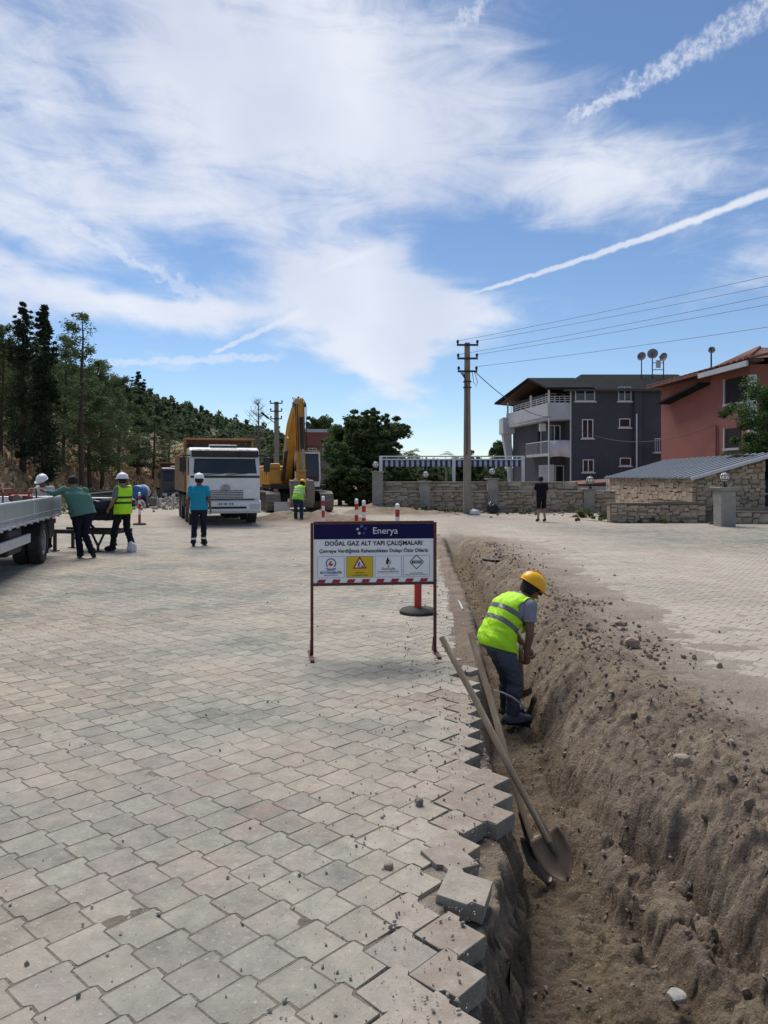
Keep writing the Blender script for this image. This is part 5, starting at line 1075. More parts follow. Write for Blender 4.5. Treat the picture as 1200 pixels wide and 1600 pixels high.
# ---- tipper lorry
def tipper(loc, rz, label, dark=False):
    D = empty('tipper_lorry', loc, R(rz), label, 'lorry', 'tipper lorries'); W_ = 1.19
    cabm = M('dark_cab', (.05, .052, .06), .5) if dark else MTW
    MB().prism([(.0, .78), (.02, 1.72), (-.12, 2.34), (-.22, 2.60), (-.55, 2.70), (-1.75, 2.70), (-1.78, .85), (-.95, .85), (-.85, .98), (-.35, .98), (-.25, .78)], 'x', -W_, W_).build('cab', cabm, D, bevel=.05, seg=3)
    ws = MB().add([(-W_ + .12, .035, 1.80), (W_ - .12, .035, 1.80), (W_ - .16, -.10, 2.30), (-W_ + .16, -.10, 2.30), (-W_ + .12, -.01, 1.80), (W_ - .12, -.01, 1.80), (W_ - .16, -.14, 2.30), (-W_ + .16, -.14, 2.30)], [(0, 1, 2, 3), (4, 7, 6, 5), (0, 4, 5, 1), (1, 5, 6, 2), (2, 6, 7, 3), (3, 7, 4, 0)]).build('windscreen', MGLS, D)
    MB().bar((-.75, .055, 1.80), (-.02, .03, 1.74), .02).bar((.05, .055, 1.80), (.85, .03, 1.735), .02).build('wipers', MBLK, ws)
    MB().prism([(.03, 2.36), (.10, 2.40), (.02, 2.58), (-.14, 2.62), (-.12, 2.36)], 'x', -W_ + .06, W_ - .06).build('sun_visor', MBLK, D, bevel=.02)
    MB().span(-W_ + .02, W_ - .02, .0, .035, 1.64, 1.72).build('wiper_panel', MBLK, D, bevel=.01)
    gr = MB().span(-.98, .98, .0, .045, .92, 1.26).build('grille', cabm, D, bevel=.01); q = MB()
    for z in (.96, 1.02, 1.08, 1.14, 1.20): q.span(-.60, .60, .042, .062, z - .014, z + .014)
    q.build('grille_slats', MBLK, gr); MB().span(-.98, .98, .04, .06, .885, .918).build('grille_lip', MBLK, gr)
    em = MB().lathe([(.135, .05), (.155, .06), (.155, .075), (.135, .085), (.12, .075), (.12, .06)], 24, (0, 0, 1.26), 'y').build('emblem', MRIM_, D); st = MB()
    for k in range(3): a = R(90 + 120 * k); st.bar((0, .07, 1.26), (math.cos(a) * .13, .07, 1.26 + math.sin(a) * .13), .03, .02)
    st.build('emblem_star', MRIM_, em)
    bp = MB().prism([(-.35, .42), (.06, .42), (.12, .52), (.12, .82), (.05, .87), (-.35, .87)], 'x', -W_ - .02, W_ + .02).build('bumper', cabm, D, bevel=.03)
    for s in (-1, 1): MB().span(min(s * .82, s * 1.16), max(s * .82, s * 1.16), .10, .132, .56, .74).build('headlight', MLENS, D, bevel=.015); MB().span(min(s * .86, s * 1.16), max(s * .86, s * 1.16), .0, .05, .93, 1.18).build('corner_panel', cabm, D, bevel=.02)
    MB().span(-.70, .70, .115, .13, .585, .66).build('air_intake', MBLK, bp); MB().span(-.30, .30, .122, .14, .70, .80).build('number_plate', MPLATE, D); q = MB()
    for i, x in enumerate((-.22, -.14, -.02, .05, .15, .22)): q.span(x - .022, x + .022, .1395, .143, .722, .778)
    q.build('plate_marks', MBLK, D)
    for s in (-1, 1):
        m_ = MB().bar((s * (W_ - .05), -.2, 2.42), (s * (W_ + .22), .02, 2.40), .04).bar((s * (W_ + .22), .02, 2.40), (s * (W_ + .22), .02, 1.75), .035).build('mirror_arm', MBLK, D); MB().span(min(s * (W_ + .12), s * (W_ + .34)), max(s * (W_ + .12), s * (W_ + .34)), -.04, .06, 1.85, 2.36).build('mirror', MBLK, m_, bevel=.03)
        MB().prism([(-.35, 1.75), (-1.15, 1.75), (-1.15, 2.38), (-.48, 2.38)], 'x', s * (W_ + .001), s * (W_ + .008)).build('side_window', MGLS, D); MB().span(min(s * (W_ - .3), s * (W_ + .01)), max(s * (W_ - .3), s * (W_ + .01)), -1.55, -.95, .55, .80).build('step', MBLK, D)
    MB().prism([(-.6, 2.702), (-.55, 2.80), (-1.2, 2.82), (-1.3, 2.702)], 'x', -.48, .48).build('roof_unit', MWHP, D, bevel=.04)
    q = MB().tube([(-.95, -.35, 2.74), (.95, -.35, 2.74)], .025, 6)
    for x in (-.8, -.55, .6, .85): q.cyl((x, -.40, 2.79), (x, -.28, 2.79), .07)
    q.build('roof_bar', MBLK, D); MB().cyl((W_ - .12, -1.9, .9), (W_ - .12, -1.9, 2.75), .09).cyl((W_ - .12, -1.9, 2.55), (W_ - .12, -1.75, 2.80), .12).build('exhaust', MBLK, D)
    # chassis and tipping body
    MB().span(-.50, -.38, -8.0, -.3, .68, .95).span(.38, .50, -8.0, -.3, .68, .95).build('chassis', MBLK, D)
    bd = MB().span(-1.24, 1.24, -8.0, -2.1, 1.12, 1.22).span(-1.24, -1.16, -8.0, -2.1, 1.22, 2.52).span(1.16, 1.24, -8.0, -2.1, 1.22, 2.52).span(-1.16, 1.16, -8.0, -7.92, 1.22, 2.5).build('tipper_body', MTAN, D)
    hb = MB().span(-1.16, 1.16, -2.18, -2.1, 1.22, 3.02).build('headboard', M('brown_headboard', (.12, .055, .03), .8, var=.25), D); MB().span(-1.27, 1.27, -2.25, -1.75, 3.022, 3.09).span(-1.27, -1.17, -2.25, -2.05, 1.2, 3.02).span(1.17, 1.27, -2.25, -2.05, 1.2, 3.02).build('headboard_frame', MORG, hb, bevel=.01)
    for s in (-1, 1):
        for k in range(11): MB().span(min(s * 1.242, s * 1.30), max(s * 1.242, s * 1.30), -7.95 + k * .55, -7.85 + k * .55, 1.14, 2.50).build('rib', MTAN, bd)
        MB().span(min(s * 1.15, s * 1.31), max(s * 1.15, s * 1.31), -8.0, -2.26, 2.502, 2.58).build('top_rail', MORG, bd, bevel=.01); MB().span(min(s * 1.05, s * 1.2), max(s * 1.05, s * 1.2), -4.3, -3.0, .55, 1.0).build('side_tank', MBLK, D, bevel=.04)
    for y, dual in ((-1.05, 0), (-2.75, 0), (-5.4, 1), (-6.75, 1)):
        MB().cyl((-1, y, .52), (1, y, .52), .08).build('axle', MBLK, D)
        for s in (-1, 1):
            wheel(D, s * 1.02, y, .52, .30, s)
            if dual: wheel(D, s * .68, y, .52, .28, s)
    MB().prism([(-6.0, 1.0), (-6.2, 1.1), (-7.4, 1.1), (-7.4, .9), (-6.2, 1.05)], 'x', .6, 1.22).build('mudguard', MBLK, D)
    return D
TL = tipper((-5.45, 26.4, 0), 198, 'white-cabbed tipper lorry with orange-edged body parked before the excavator')
t2 = tipper((-13.4, 50, 0), 200, 'dark second tipper lorry half hidden behind the white-cabbed one', True); t2.scale = (.85, .85, .85)
# ---- excavator
X_ = empty('excavator', (-4.54, 38.3, 0), R(197), 'big yellow tracked excavator with raised boom', 'excavator')
link_me = MB().span(-.32, .32, -.10, .10, -.025, .025).bar((-.30, 0, .04), (.30, 0, .04), .035, .05, (0, 0, 1)).mesh('track_shoe', MDUST)
for s in (-1, 1):
    tr = MB().prism([(-1.9, .12), (-1.62, .06), (1.62, .06), (1.9, .12), (2.0, .5), (1.75, .86), (1.5, .92), (-1.5, .92), (-1.75, .86), (-2.0, .5)], 'x', s * 1.28 - .2, s * 1.28 + .2).build('track_frame', MBLK, X_)
    pth = [(-1.6, .03), (1.6, .03), (1.92, .12), (2.08, .48), (1.92, .84), (1.6, .96), (-1.6, .96), (-1.92, .84), (-2.08, .48), (-1.92, .12)]
    seg = [(Vector(pth[i]), Vector(pth[(i + 1) % 10])) for i in range(10)]
    for a, b_ in seg:
        n = max(1, round((b_ - a).length / .2))
        for k in range(n):
            c = a.lerp(b_, (k + .5) / n); d = b_ - a; link('track_shoe', link_me, tr, (s * 1.28, c.x, c.y), (math.atan2(d.y, d.x), 0, 0))
MB().cyl((0, 0, .85), (0, 0, 1.1), .75, n=24).span(-1.1, 1.1, -.6, .6, .45, .9).build('undercarriage', MBLK, X_)
MB().span(-1.35, 1.35, -2.1, 1.5, 1.10, 1.30).build('deck', MBLK, X_, bevel=.02)
MB().span(.78, 1.42, -1.2, 1.35, 1.302, 2.05).build('side_body', MYEL, X_, bevel=.06); MB().span(.85, 1.40, .3, 1.30, 2.06, 2.32).build('tool_box', MYEL, X_, bevel=.05); MB().span(-1.4, 1.4, -2.7, -1.25, 1.15, 2.25).build('counterweight', MYEL, X_, bevel=.12, seg=3)
MB().span(-1.3, .75, -1.25, .0, 1.302, 2.2).build('engine_cover', MYEL, X_, bevel=.05)
q = MB()
for y in (-.6, .1, .7): q.span(1.425, 1.432, y - .015, y + .015, 1.35, 2.0)
q.build('panel_gaps', MBLK, X_); rl = MB().tube([(1.3, .4, 2.3), (1.3, .4, 2.75), (1.3, 1.2, 2.75), (1.3, 1.2, 2.3)], .02, 6).build('handrail', MBLK, X_)
cb = MB().prism([(.15, 1.302), (1.65, 1.302), (1.72, 1.7), (1.55, 2.80), (.25, 2.88), (.15, 2.75)], 'x', -.98, .18).build('cab', MGLS, X_, bevel=.04)
fr = MB()
for x in (-.99, .19): fr.bar((x, 1.60, 1.30), (x, 1.73, 1.7), .07).bar((x, 1.73, 1.7), (x, 1.57, 2.8), .07).bar((x, .16, 1.3), (x, .16, 2.8), .07).bar((x, 1.57, 2.82), (x, .2, 2.87), .07)
fr.bar((-.99, 1.58, 2.83), (.19, 1.58, 2.83), .08).bar((-.99, 1.68, 1.33), (.19, 1.68, 1.33), .09, .25); fr.build('cab_frame', MWHP, cb); MB().span(-1.01, .21, .15, 1.6, 2.89, 2.93).build('cab_roof', MYEL, cb, bevel=.02)
def beam(name, pts, w_, par, mat=MYEL, x=.44):
    """box-section boom: pts = (y, z, depth)"""
    up_, dn = [], []
    for i, (y, z, d) in enumerate(pts):
        a = Vector(pts[min(i + 1, len(pts) - 1)][:2]) - Vector(pts[max(i - 1, 0)][:2]); a.normalize(); n_ = Vector((-a.y, a.x)); up_.append((y + n_.x * d / 2, z + n_.y * d / 2)); dn.append((y - n_.x * d / 2, z - n_.y * d / 2))
    return MB().prism(up_ + dn[::-1], 'x', x - w_ / 2, x + w_ / 2).build(name, mat, par, bevel=.03)
bm_ = beam('boom', [(.7, 1.55, .45), (1.1, 2.3, .60), (1.65, 3.35, .75), (2.2, 3.95, .70), (3.2, 4.6, .5), (4.0, 4.95, .34)], .42, X_)
arm = beam('arm', [(3.85, 5.15, .35), (4.0, 4.6, .55), (4.15, 3.6, .42), (4.35, 2.4, .32), (4.5, 1.5, .26)], .36, X_)
for x in (.15, .73): MB().cyl((x, 1.35, 1.5), (x, 2.3, 2.9), .085).build('boom_cylinder', MBLK, bm_, smooth=True); MB().cyl((x, 2.3, 2.9), (x, 2.7, 3.5), .05).build('piston', MRIM_, bm_, smooth=True)
MB().cyl((.44, 2.3, 4.6), (.44, 3.4, 5.15), .09).build('arm_cylinder', MBLK, bm_, smooth=True); MB().cyl((.44, 3.4, 5.15), (.44, 3.85, 5.25), .05).build('piston', MRIM_, bm_, smooth=True)
MB().cyl((.44, 4.50, 4.3), (.44, 4.75, 2.9), .085).build('bucket_cylinder', MBLK, arm, smooth=True); MB().cyl((.44, 4.75, 2.9), (.44, 4.85, 2.0), .05).build('piston', MRIM_, arm, smooth=True)
hs = MB()
for x in (.22, .30, .60, .68): hs.tube([(x, 3.6, 5.25), (x, 4.42, 4.9), (x, 4.52, 3.8), (x, 4.70, 2.8)], .022, 5)
hs.build('hoses', MBLK, arm); MB().cyl((.15, 3.95, 4.92), (.73, 3.95, 4.92), .12).build('arm_pin', MDUST, arm)
bk = MB().prism([(4.35, 1.55), (4.75, 1.5), (4.95, 1.05), (4.85, .55), (4.45, .32), (3.95, .38), (3.8, .55), (3.9, .62), (4.35, .55), (4.6, .85), (4.5, 1.25), (4.3, 1.3)], 'x', -.08, .96).build('bucket', MDUST, X_, bevel=.01)
for k in range(5): MB().bar((.02 + k * .21, 3.85, .56), (.02 + k * .21, 3.62, .68), .07, .05).build('tooth', MDUST, bk)
MB().bar((.44, 4.4, 1.9), (.44, 4.85, 1.95), .3, .08).build('bucket_link', MYEL, arm); MB().cyl((.1, 4.5, 1.5), (.78, 4.5, 1.5), .09).build('bucket_pin', MYEL, arm)
o = MB().box(0, 0, .26, .72, .05, .5).build('white_board', MPLATE, None, (-4.75, 35.75, 0), (R(-6), 0, R(5)), bevel=.005); tag(o, 'white board leaning between the tracks of the excavator', 'board')

# ---- red and white marker posts
def marker(x, y, label, h=1.08, tilt=0.0):
    r = empty('marker_post', (x, y, float(HGT(np.array(x), np.array(float(y)))) if y < 40 else 0), random.random() * 6, label, 'post', 'red and white marker posts'); r.rotation_euler.x = tilt
    MB().lathe([(.225, 0), (.23, .035), (.20, .062), (.07, .075), (.055, .075)], 26).build('base', MRUB, r, smooth=True); rr = .045
    z = .07; k = 0; p = MB().lathe([(rr * .96, .07), (rr * .96, h)], 18).build('core', MWHP, r, smooth=True)
    seg = [(.29, MREDP), (.18, MWHP), (.20, MREDP), (.13, MWHP), (.15, MREDP)]
    for L, m in seg: MB().lathe([(rr, z + .001), (rr, z + L - .001)], 18).build('band', m, r, smooth=True); z += L
    MB().lathe([(rr * .98, h), (rr * .98, h + .04), (rr * .5, h + .06), (.005, h + .065)], 14).build('cap', MWHP, r, smooth=True)
g = G(653, 958); marker(g.x, g.y, 'marker post with black round foot just behind the information board')
for px, Y, lb in ((505, 21.5, 'marker post left, seen above the left end of the board'), (557, 19.0, 'marker post of the close pair above the board, left one'), (568.5, 17.7, 'marker post of the close pair above the board, right one'), (621, 15.6, 'marker post above the right half of the board'), (218, 26.9, 'marker post standing left of the tipper lorry')): marker((px - 600) / FPX * Y, Y, lb)
o = MB().bar((0, 0, 0), (.06, .02, .34), .02, .012).build('steel_stake', MBLK, None, (-.22, 15.5, -.02)); tag(o, 'short dark steel stake stuck in the ground behind the board', 'stake')

# ---- information board
SGN = empty('information_board', tuple((G(487, 1026) + G(680, 1021)) / 2), R(6.5), 'blue and white gas works information board on two steel legs', 'sign')
SW_, ZB, ZT = 1.165, .672, 1.250
MFRM = M('rust_red_frame', (.115, .035, .028), .6, .2, var=.3, scale=12, dirt=(.06, .035, .025), dirt_amt=.6); MSNW = M('board_white', (.76, .77, .80), .4, var=.03); MNAVY = M('board_navy', (.006, .005, .060), .5, var=.05, spec=.15); MSRED = M('board_red', (.34, .012, .03), .4, var=.05); MSYEL = M('board_yellow', (.62, .43, .015), .4, var=.03); MSBLK = M('print_black', (.014, .014, .02), .5); MSLIT = M('print_white', (.70, .70, .78), .5)
MSBLU = M('print_blue', (.02, .04, .22), .5); MSOR = M('print_red', (.55, .05, .03), .5)
for s in (-1, 1):
    lg = MB().span(s * SW_ / 2 - .014, s * SW_ / 2 + .014, -.014, .014, .015, ZT).build('leg', MFRM, SGN, bevel=.002); MB().bar((s * SW_ / 2, -.24, .012), (s * SW_ / 2 + .02 * s, .20, .012), .035, .022).build('foot', MFRM, lg, bevel=.002); MB().prism([(-.07, .02), (.07, .02), (.0, .16)], 'x', s * SW_ / 2 - .02, s * SW_ / 2 - .016).build('gusset', MFRM, lg)
for z in (ZB, ZT): MB().span(-SW_ / 2 + .0145, SW_ / 2 - .0145, -.013, .013, z - .013, z + .013).build('cross_bar', MFRM, SGN, bevel=.002)
pw = SW_ / 2 - .016; pn = MB().span(-pw, pw, -.006, .004, ZB + .014, ZT - .014).build('panel', MSNW, SGN)
ZN = ZT - .155; MB().span(-pw, pw, -.0085, -.0065, ZN, ZT - .0145).build('blue_header', MNAVY, pn)
b = MB()
for k in range(8): x = -pw + .03 + k * (2 * pw - .06) / 7.75; b.slab([(x, -.0085, ZB + .016), (x + .07, -.0085, ZB + .016), (x + .085, -.0085, ZB + .046), (x + .015, -.0085, ZB + .046)], (0, .0018, 0))
b.build('red_stripes', MSRED, pn)
def text(s, x, z, size, mat, par, width=None, y=-.0100, bold=.0, align='CENTER', shear=0.0):
    cu = bpy.data.curves.new('lettering', 'FONT'); cu.body = s; cu.size = size; cu.align_x = align; cu.align_y = 'CENTER'; cu.extrude = .0006; cu.offset = bold; cu.shear = shear; cu.resolution_u = 3
    t = bpy.data.objects.new('lettering', cu); COL.objects.link(t); dg = bpy.context.evaluated_depsgraph_get(); me = bpy.data.meshes.new_from_object(t.evaluated_get(dg)); bpy.data.objects.remove(t); me.materials.clear(); me.materials.append(mat)
    o = link('lettering', me, par, (x, y, z), (R(90), 0, 0))
    xs_ = [v.co.x for v in me.vertices]
    if width and xs_: o.scale = (width / (max(xs_) - min(xs_)), 1, 1)
    return o
text('Enerya', .105, 1.170, .088, MSLIT, pn, .235, -.0115)
b = MB()
for (x, z, rd, k) in ((-.155, 1.190, .013, 0), (-.118, 1.217, .016, 1), (-.082, 1.193, .016, 2), (-.095, 1.152, .013, 3), (-.140, 1.150, .014, 0)): b.cur = k; b.lathe([(rd, -.0105), (rd, -.0087)], 6, (x, 0, z), 'y')
b.build('header_mark', [M('mark_cream', (.5, .5, .42), .5), M('mark_blue', (.05, .12, .36), .5), M('mark_navy', (.03, .04, .26), .5), M('mark_purple', (.10, .03, .18), .5)], pn)
text('DOĞAL GAZ ALT YAPI ÇALIŞMALARI', .0, ZN - .042, .058, MSBLK, pn, .92, bold=.0012); text('Çevreye Verdiğimiz Rahatsızlıktan Dolayı Özür Dileriz', .0, ZN - .112, .046, MSBLK, pn, 1.03, bold=.0008)
bw, bz0, bz1 = .252, ZB + .062, ZB + .262
for k in range(4):
    x = -pw + .035 + bw / 2 + k * (bw + .018); q = MB(); e_ = .0022
    bx_ = MB().span(x - bw / 2, x + bw / 2, -.0084, -.0064, bz0, bz1).build('box', MSYEL if k == 1 else MSNW, pn); q = MB()
    for (a0, a1, c0, c1) in ((x - bw / 2, x + bw / 2, bz0, bz0 + e_), (x - bw / 2, x + bw / 2, bz1 - e_, bz1), (x - bw / 2, x - bw / 2 + e_, bz0 + e_, bz1 - e_), (x + bw / 2 - e_, x + bw / 2, bz0 + e_, bz1 - e_)): q.span(a0, a1, -.0096, -.0086, c0, c1)
    q.build('box_outline', MSBLU, bx_); zc = (bz0 + bz1) / 2 + .035
    if k == 0:
        n = 26; q = MB()
        for i in range(20):
            a0, a1 = R(-48 + i * 13.8), R(-48 + (i + 1) * 13.8); q.bar((x + math.cos(a0) * .044, -.0095, zc + math.sin(a0) * .044), (x + math.cos(a1) * .044, -.0095, zc + math.sin(a1) * .044), .0016, .009, up=(math.cos(a0), 0, math.sin(a0)))
        q.bar((x - .045, -.0095, zc - .046), (x, -.0095, zc - .056), .0016, .008).bar((x, -.0095, zc - .056), (x + .045, -.0095, zc - .046), .0016, .008); q.build('round_mark', MSBLU, bx_)
        MB().tube([(x - .02, -.0095, zc - .012), (x - .005, -.0095, zc + .012), (x + .006, -.0095, zc + .022)], [.004, .010, .004], 6).tube([(x - .02, -.0095, zc - .012), (x + .005, -.0095, zc - .014), (x + .022, -.0095, zc - .004)], [.005, .012, .004], 6).build('rooster_mark', MSOR, bx_).scale = (1, 1, 1)
        text('DENİZLİ', x, bz0 + .072, .017, MSBLU, bx_, .085); text('BÜYÜKŞEHİR', x, bz0 + .048, .028, MSBLU, bx_, .205, bold=.0008); text('BELEDİYESİ', x, bz0 + .023, .016, MSBLU, bx_, .125)
    if k == 1:
        q = MB().slab([(x - .068, -.0088, zc - .052), (x + .068, -.0088, zc - .052), (x, -.0088, zc + .066)], (0, -.0012, 0)).build('warning_triangle', MSRED, bx_); MB().slab([(x - .046, -.0101, zc - .040), (x + .046, -.0101, zc - .040), (x, -.0101, zc + .040)], (0, -.001, 0)).build('triangle_field', MSLIT, q)
        w_ = MB().lathe([(.007, -.0122), (.007, -.0112)], 10, (x - .002, 0, zc + .006), 'y').bar((x - .006, -.0117, zc), (x - .012, -.0117, zc - .020), .001, .012, (1, 0, 0)).bar((x - .010, -.0117, zc - .018), (x + .002, -.0117, zc - .038), .001, .007, (1, 0, 0)).bar((x - .012, -.0117, zc - .018), (x - .018, -.0117, zc - .038), .001, .006, (1, 0, 0)).bar((x - .006, -.0117, zc - .004), (x + .018, -.0117, zc - .026), .001, .004, (1, 0, 0)); w_.slab([(x + .010, -.0112, zc - .039), (x + .040, -.0112, zc - .039), (x + .026, -.0112, zc - .022)], (0, -.001, 0)); w_.build('digging_figure', MSBLK, q)
        text('DİKKAT', x, bz0 + .044, .019, MSBLK, bx_, .085); text('ÇALIŞMA VAR', x, bz0 + .020, .019, MSBLK, bx_, .15)
    if k == 2:
        MB().slab([(x - .022, -.0088, zc - .012), (x - .004, -.0088, zc - .018), (x + .004, -.0088, zc + .008), (x + .012, -.0088, zc + .016), (x - .006, -.0088, zc + .056), (x - .020, -.0088, zc + .022)], (0, -.0012, 0)).build('flame_mark', MSBLK, bx_); MB().slab([(x + .006, -.0088, zc - .014), (x + .022, -.0088, zc - .012), (x + .026, -.0088, zc + .010), (x + .014, -.0088, zc + .032), (x + .016, -.0088, zc + .010)], (0, -.0012, 0)).build('flame_mark', M('print_grey', (.18, .18, .2), .5), bx_); MB().slab([(x - .008, -.0088, zc - .046), (x + .012, -.0088, zc - .046), (x + .006, -.0088, zc - .018), (x - .002, -.0088, zc - .022)], (0, -.0012, 0)).build('flame_mark', M('print_pink', (.55, .18, .24), .5), bx_)
        text('Sarımoğlu', x, bz0 + .078, .030, MSBLK, bx_, .13, shear=.25); text('DOĞALGAZ MÜHENDİSLİK', x, bz0 + .050, .016, MSBLK, bx_, .20); text('– –– –– –– ––', x, bz0 + .033, .015, MSBLK, bx_, .20)
    if k == 3:
        q = MB(); zd = zc + .004; R_ = .066
        for i in range(4): a0, a1 = R(90 * i), R(90 * i + 90); q.bar((x + math.cos(a0) * R_, -.0094, zd + math.sin(a0) * R_), (x + math.cos(a1) * R_, -.0094, zd + math.sin(a1) * R_), .0016, .007, (math.cos((a0 + a1) / 2), 0, math.sin((a0 + a1) / 2)))
        q.build('diamond_mark', MSBLK, bx_); q2 = MB().span(x - .046, x + .046, -.0112, -.0103, zd - .013, zd + .013).build('name_bar', MSBLK, bx_); text('TORRE', x, zd, .021, MSLIT, q2, .072, -.0125); text('MÜHENDİSLİK', x, bz0 + .034, .013, MSBLK, bx_, .125); text('PROJE İNŞAAT TAAHHÜT', x, bz0 + .018, .012, MSBLK, bx_, .215)

# ---- shovels
MHND = M('shovel_handle', (.34, .25, .165), .75, var=.3, scale=10, stretch=(3, 3, .5), bump=.3, dirt=(.14, .105, .075), dirt_amt=.6); MBLD = M('worn_steel', (.055, .055, .06), .35, .75, var=.3, scale=9, dirt=(.17, .125, .09), dirt_amt=.35); MBLD2 = M('muddy_steel', (.17, .135, .105), .75, .2, var=.3, scale=9, dirt=(.24, .18, .13), dirt_amt=.8)
def shovel(top, sock, label, mat, roll, bl=.30, bw=.235):
    top, sock = Vector(top), Vector(sock); d = (sock - top); L = d.length; r = empty('shovel', sock, 0, label, 'shovel', 'shovels at the trench'); r.rotation_euler = (top - sock).to_track_quat('Z', 'Y').to_euler()
    MB().tube([(0, 0, -.06), (.004, 0, L * .3), (-.004, .003, L * .65), (0, 0, L)], [.018, .021, .021, .020], 12).build('handle', MHND, r, smooth=True)
    n, m_ = 12, 10; V = []
    for i in range(n + 1):
        t = i / n; z = -t * bl; w_ = bw / 2 * (1 - max(0, (t - .45) / .55) ** 2.2) * (.86 + .14 * min(1, t * 4)) + .002
        for k in range(m_ + 1): s_ = -1 + 2 * k / m_; V.append((s_ * w_, -.045 * (1 - s_ * s_) * (1 - .55 * t) + .03 * t + .012, z))
    F_ = [[i * (m_ + 1) + k, i * (m_ + 1) + k + 1, (i + 1) * (m_ + 1) + k + 1, (i + 1) * (m_ + 1) + k] for i in range(n) for k in range(m_)]
    o = link('blade', mesh_np('blade', V, F_, [mat], True), r, (0, 0, .0), (0, 0, roll)); sm = o.modifiers.new('thick', 'SOLIDIFY'); sm.thickness = .003
    MB().lathe([(.023, .13), (.026, -.02), (.018, -.10), (.006, -.15)], 12, (0, -.012, 0)).build('socket', mat, o, smooth=True); return r
shovel(P(690, 996, 5.0), P(850, 1300, 4.36), 'shovel with muddy blade leaning left out of the trench', MBLD2, R(-68), .27, .21); shovel(P(735, 990, 5.2), P(828, 1306, 4.46), 'shovel with dark steel blade leaning beside the muddy one', MBLD, R(15), .27, .20)
# thin pale pipes and straws in the trench
MPIPE = M('pale_hose', (.50, .53, .50), .5, var=.1)
o = MB().tube([P(772, 1079, 6.55), P(785, 1082, 6.6), P(800, 1089, 6.65), P(816, 1101, 6.75), P(823, 1108, 6.8)], .008, 6).build('pale_hose', MPIPE, smooth=True); tag(o, 'thin pale hose arching past the trench worker\'s shin', 'hose')
o = MB().tube([G(712, 933, -.02), G(719, 943, .01), G(723, 952, .02), G(724, 958, -.03)], .012, 6).build('pale_hose', MPIPE, smooth=True); tag(o, 'short pale pipe end at the trench edge beside the board', 'hose')
o = MB().tube([G(755, 874, .03), G(770, 876, .04), G(796, 877, .03)], .03, 8).tube([G(772, 868, .02), G(774, 877, .05)], .015, 6).build('dark_pipe', MBLK, smooth=True); tag(o, 'dark pipe lying on the dust beyond the trench', 'pipe')
# ---- clutter along the far wall and the left
bm = bmesh.new(); bmesh.ops.create_icosphere(bm, subdivisions=3, radius=1)
for v in bm.verts: k = float(fbm(np.array(v.co.x * 1.8 + v.co.z), np.array(v.co.y * 1.8), 4, 61)); v.co *= 1 + .35 * k; v.co.z = max(v.co.z, -.55)
bag = bpy.data.meshes.new('bag'); bm.to_mesh(bag); bm.free(); bag.polygons.foreach_set('use_smooth', [True] * len(bag.polygons))
def bagobj(name, x, y, s, mat, label):
    me = bag.copy(); me.materials.append(mat); z = float(HGT(np.array(x), np.array(y))); o = link(name, me, None, (x, y, z + .5 * s[2]), (0, 0, 1)); o.scale = s; return tag(o, label, 'bag')
MBAGW = M('white_plastic', (.62, .62, .63), .35, var=.1, bump=.5, bscale=9)
bagobj('plastic_bag', (206 - 600) / FPX * 17.2, 17.2, (.10, .10, .16), MBAGW, 'crumpled white plastic bag by the vest worker\'s feet'); bagobj('plastic_bag', (741 - 600) / FPX * 32.9, 32.9, (.26, .2, .16), MBAGW, 'white plastic bag at the foot of the utility pole'); bagobj('refuse_bag', (769 - 600) / FPX * 33.6, 33.6, (.28, .22, .34), M('bin_bag', (.015, .015, .018), .35, bump=.5, bscale=9), 'black refuse bag slumped against the garden wall')
o = MB().bar((5.0, 33.9, -.05), (4.62, 34.3, .95), .035).build('stick', MWOOD); tag(o, 'thin stick leaning on the garden wall above the black bag', 'stick')
o = MB().box(0, 0, .24, 1.0, .8, .5).build('grey_box', MLG, None, (-1.45, 47.2, 0), bevel=.05); tag(o, 'pale grey box on the ground under the dark trees', 'box'); o = MB().span(-.16, .16, -.1, .1, 0, 2.0).build('meter_cabinet', MCONC, None, (.35 - 2.35, 45.5, 0), bevel=.02); tag(o, 'slim grey cabinet standing under the dark trees', 'cabinet')
o = MB().bar((-.55, 47.5, -.02), (-.2, 47.2, .55), .05).bar((-.2, 47.2, .55), (.15, 46.9, .0), .05).build('folded_frame', MIRON, smooth=False); tag(o, 'bent dark frame lying by the left wall pier', 'frame')
# green skip, blue tank machine, rubble
r = empty('green_skip', P(152, 790, 33).to_2d().to_3d(), R(12), 'dark green open skip behind the black wrapped load', 'skip'); MGRN = M('skip_green', (.055, .075, .055), .7, var=.3, scale=3, dirt=(.12, .08, .05), dirt_amt=.5)
for nm, ex in (('end_panel', (-1.0, -.95, -.6, .6, .15, .85)), ('end_panel', (.95, 1.0, -.6, .6, .15, 1.15)), ('side_panel', (-.94, .94, -.65, -.60, .15, .88)), ('side_panel', (-.94, .94, .6, .65, .15, 1.1)), ('floor', (-.94, .94, -.6, .6, .1, .15))): MB().span(*ex).build(nm, MGRN, r, bevel=.01)
MB().bar((-1.0, -.64, .90), (1.0, -.64, 1.10), .06).build('top_rail', M('pale_edge', (.32, .30, .26), .8), r)
for x in (-.8, .8): MB().span(x - .06, x + .06, -.6, .6, 0, .1).build('skid', MBLK, r)
r = empty('blue_compressor', P(219, 780, 42).to_2d().to_3d(), R(-12), 'blue round-ended machine standing by the rubble', 'machine'); r.scale = (.72, .72, .72); MBLU = M('machine_blue', (.03, .13, .36), .45, var=.12, dirt=(.15, .15, .15), dirt_amt=.3)
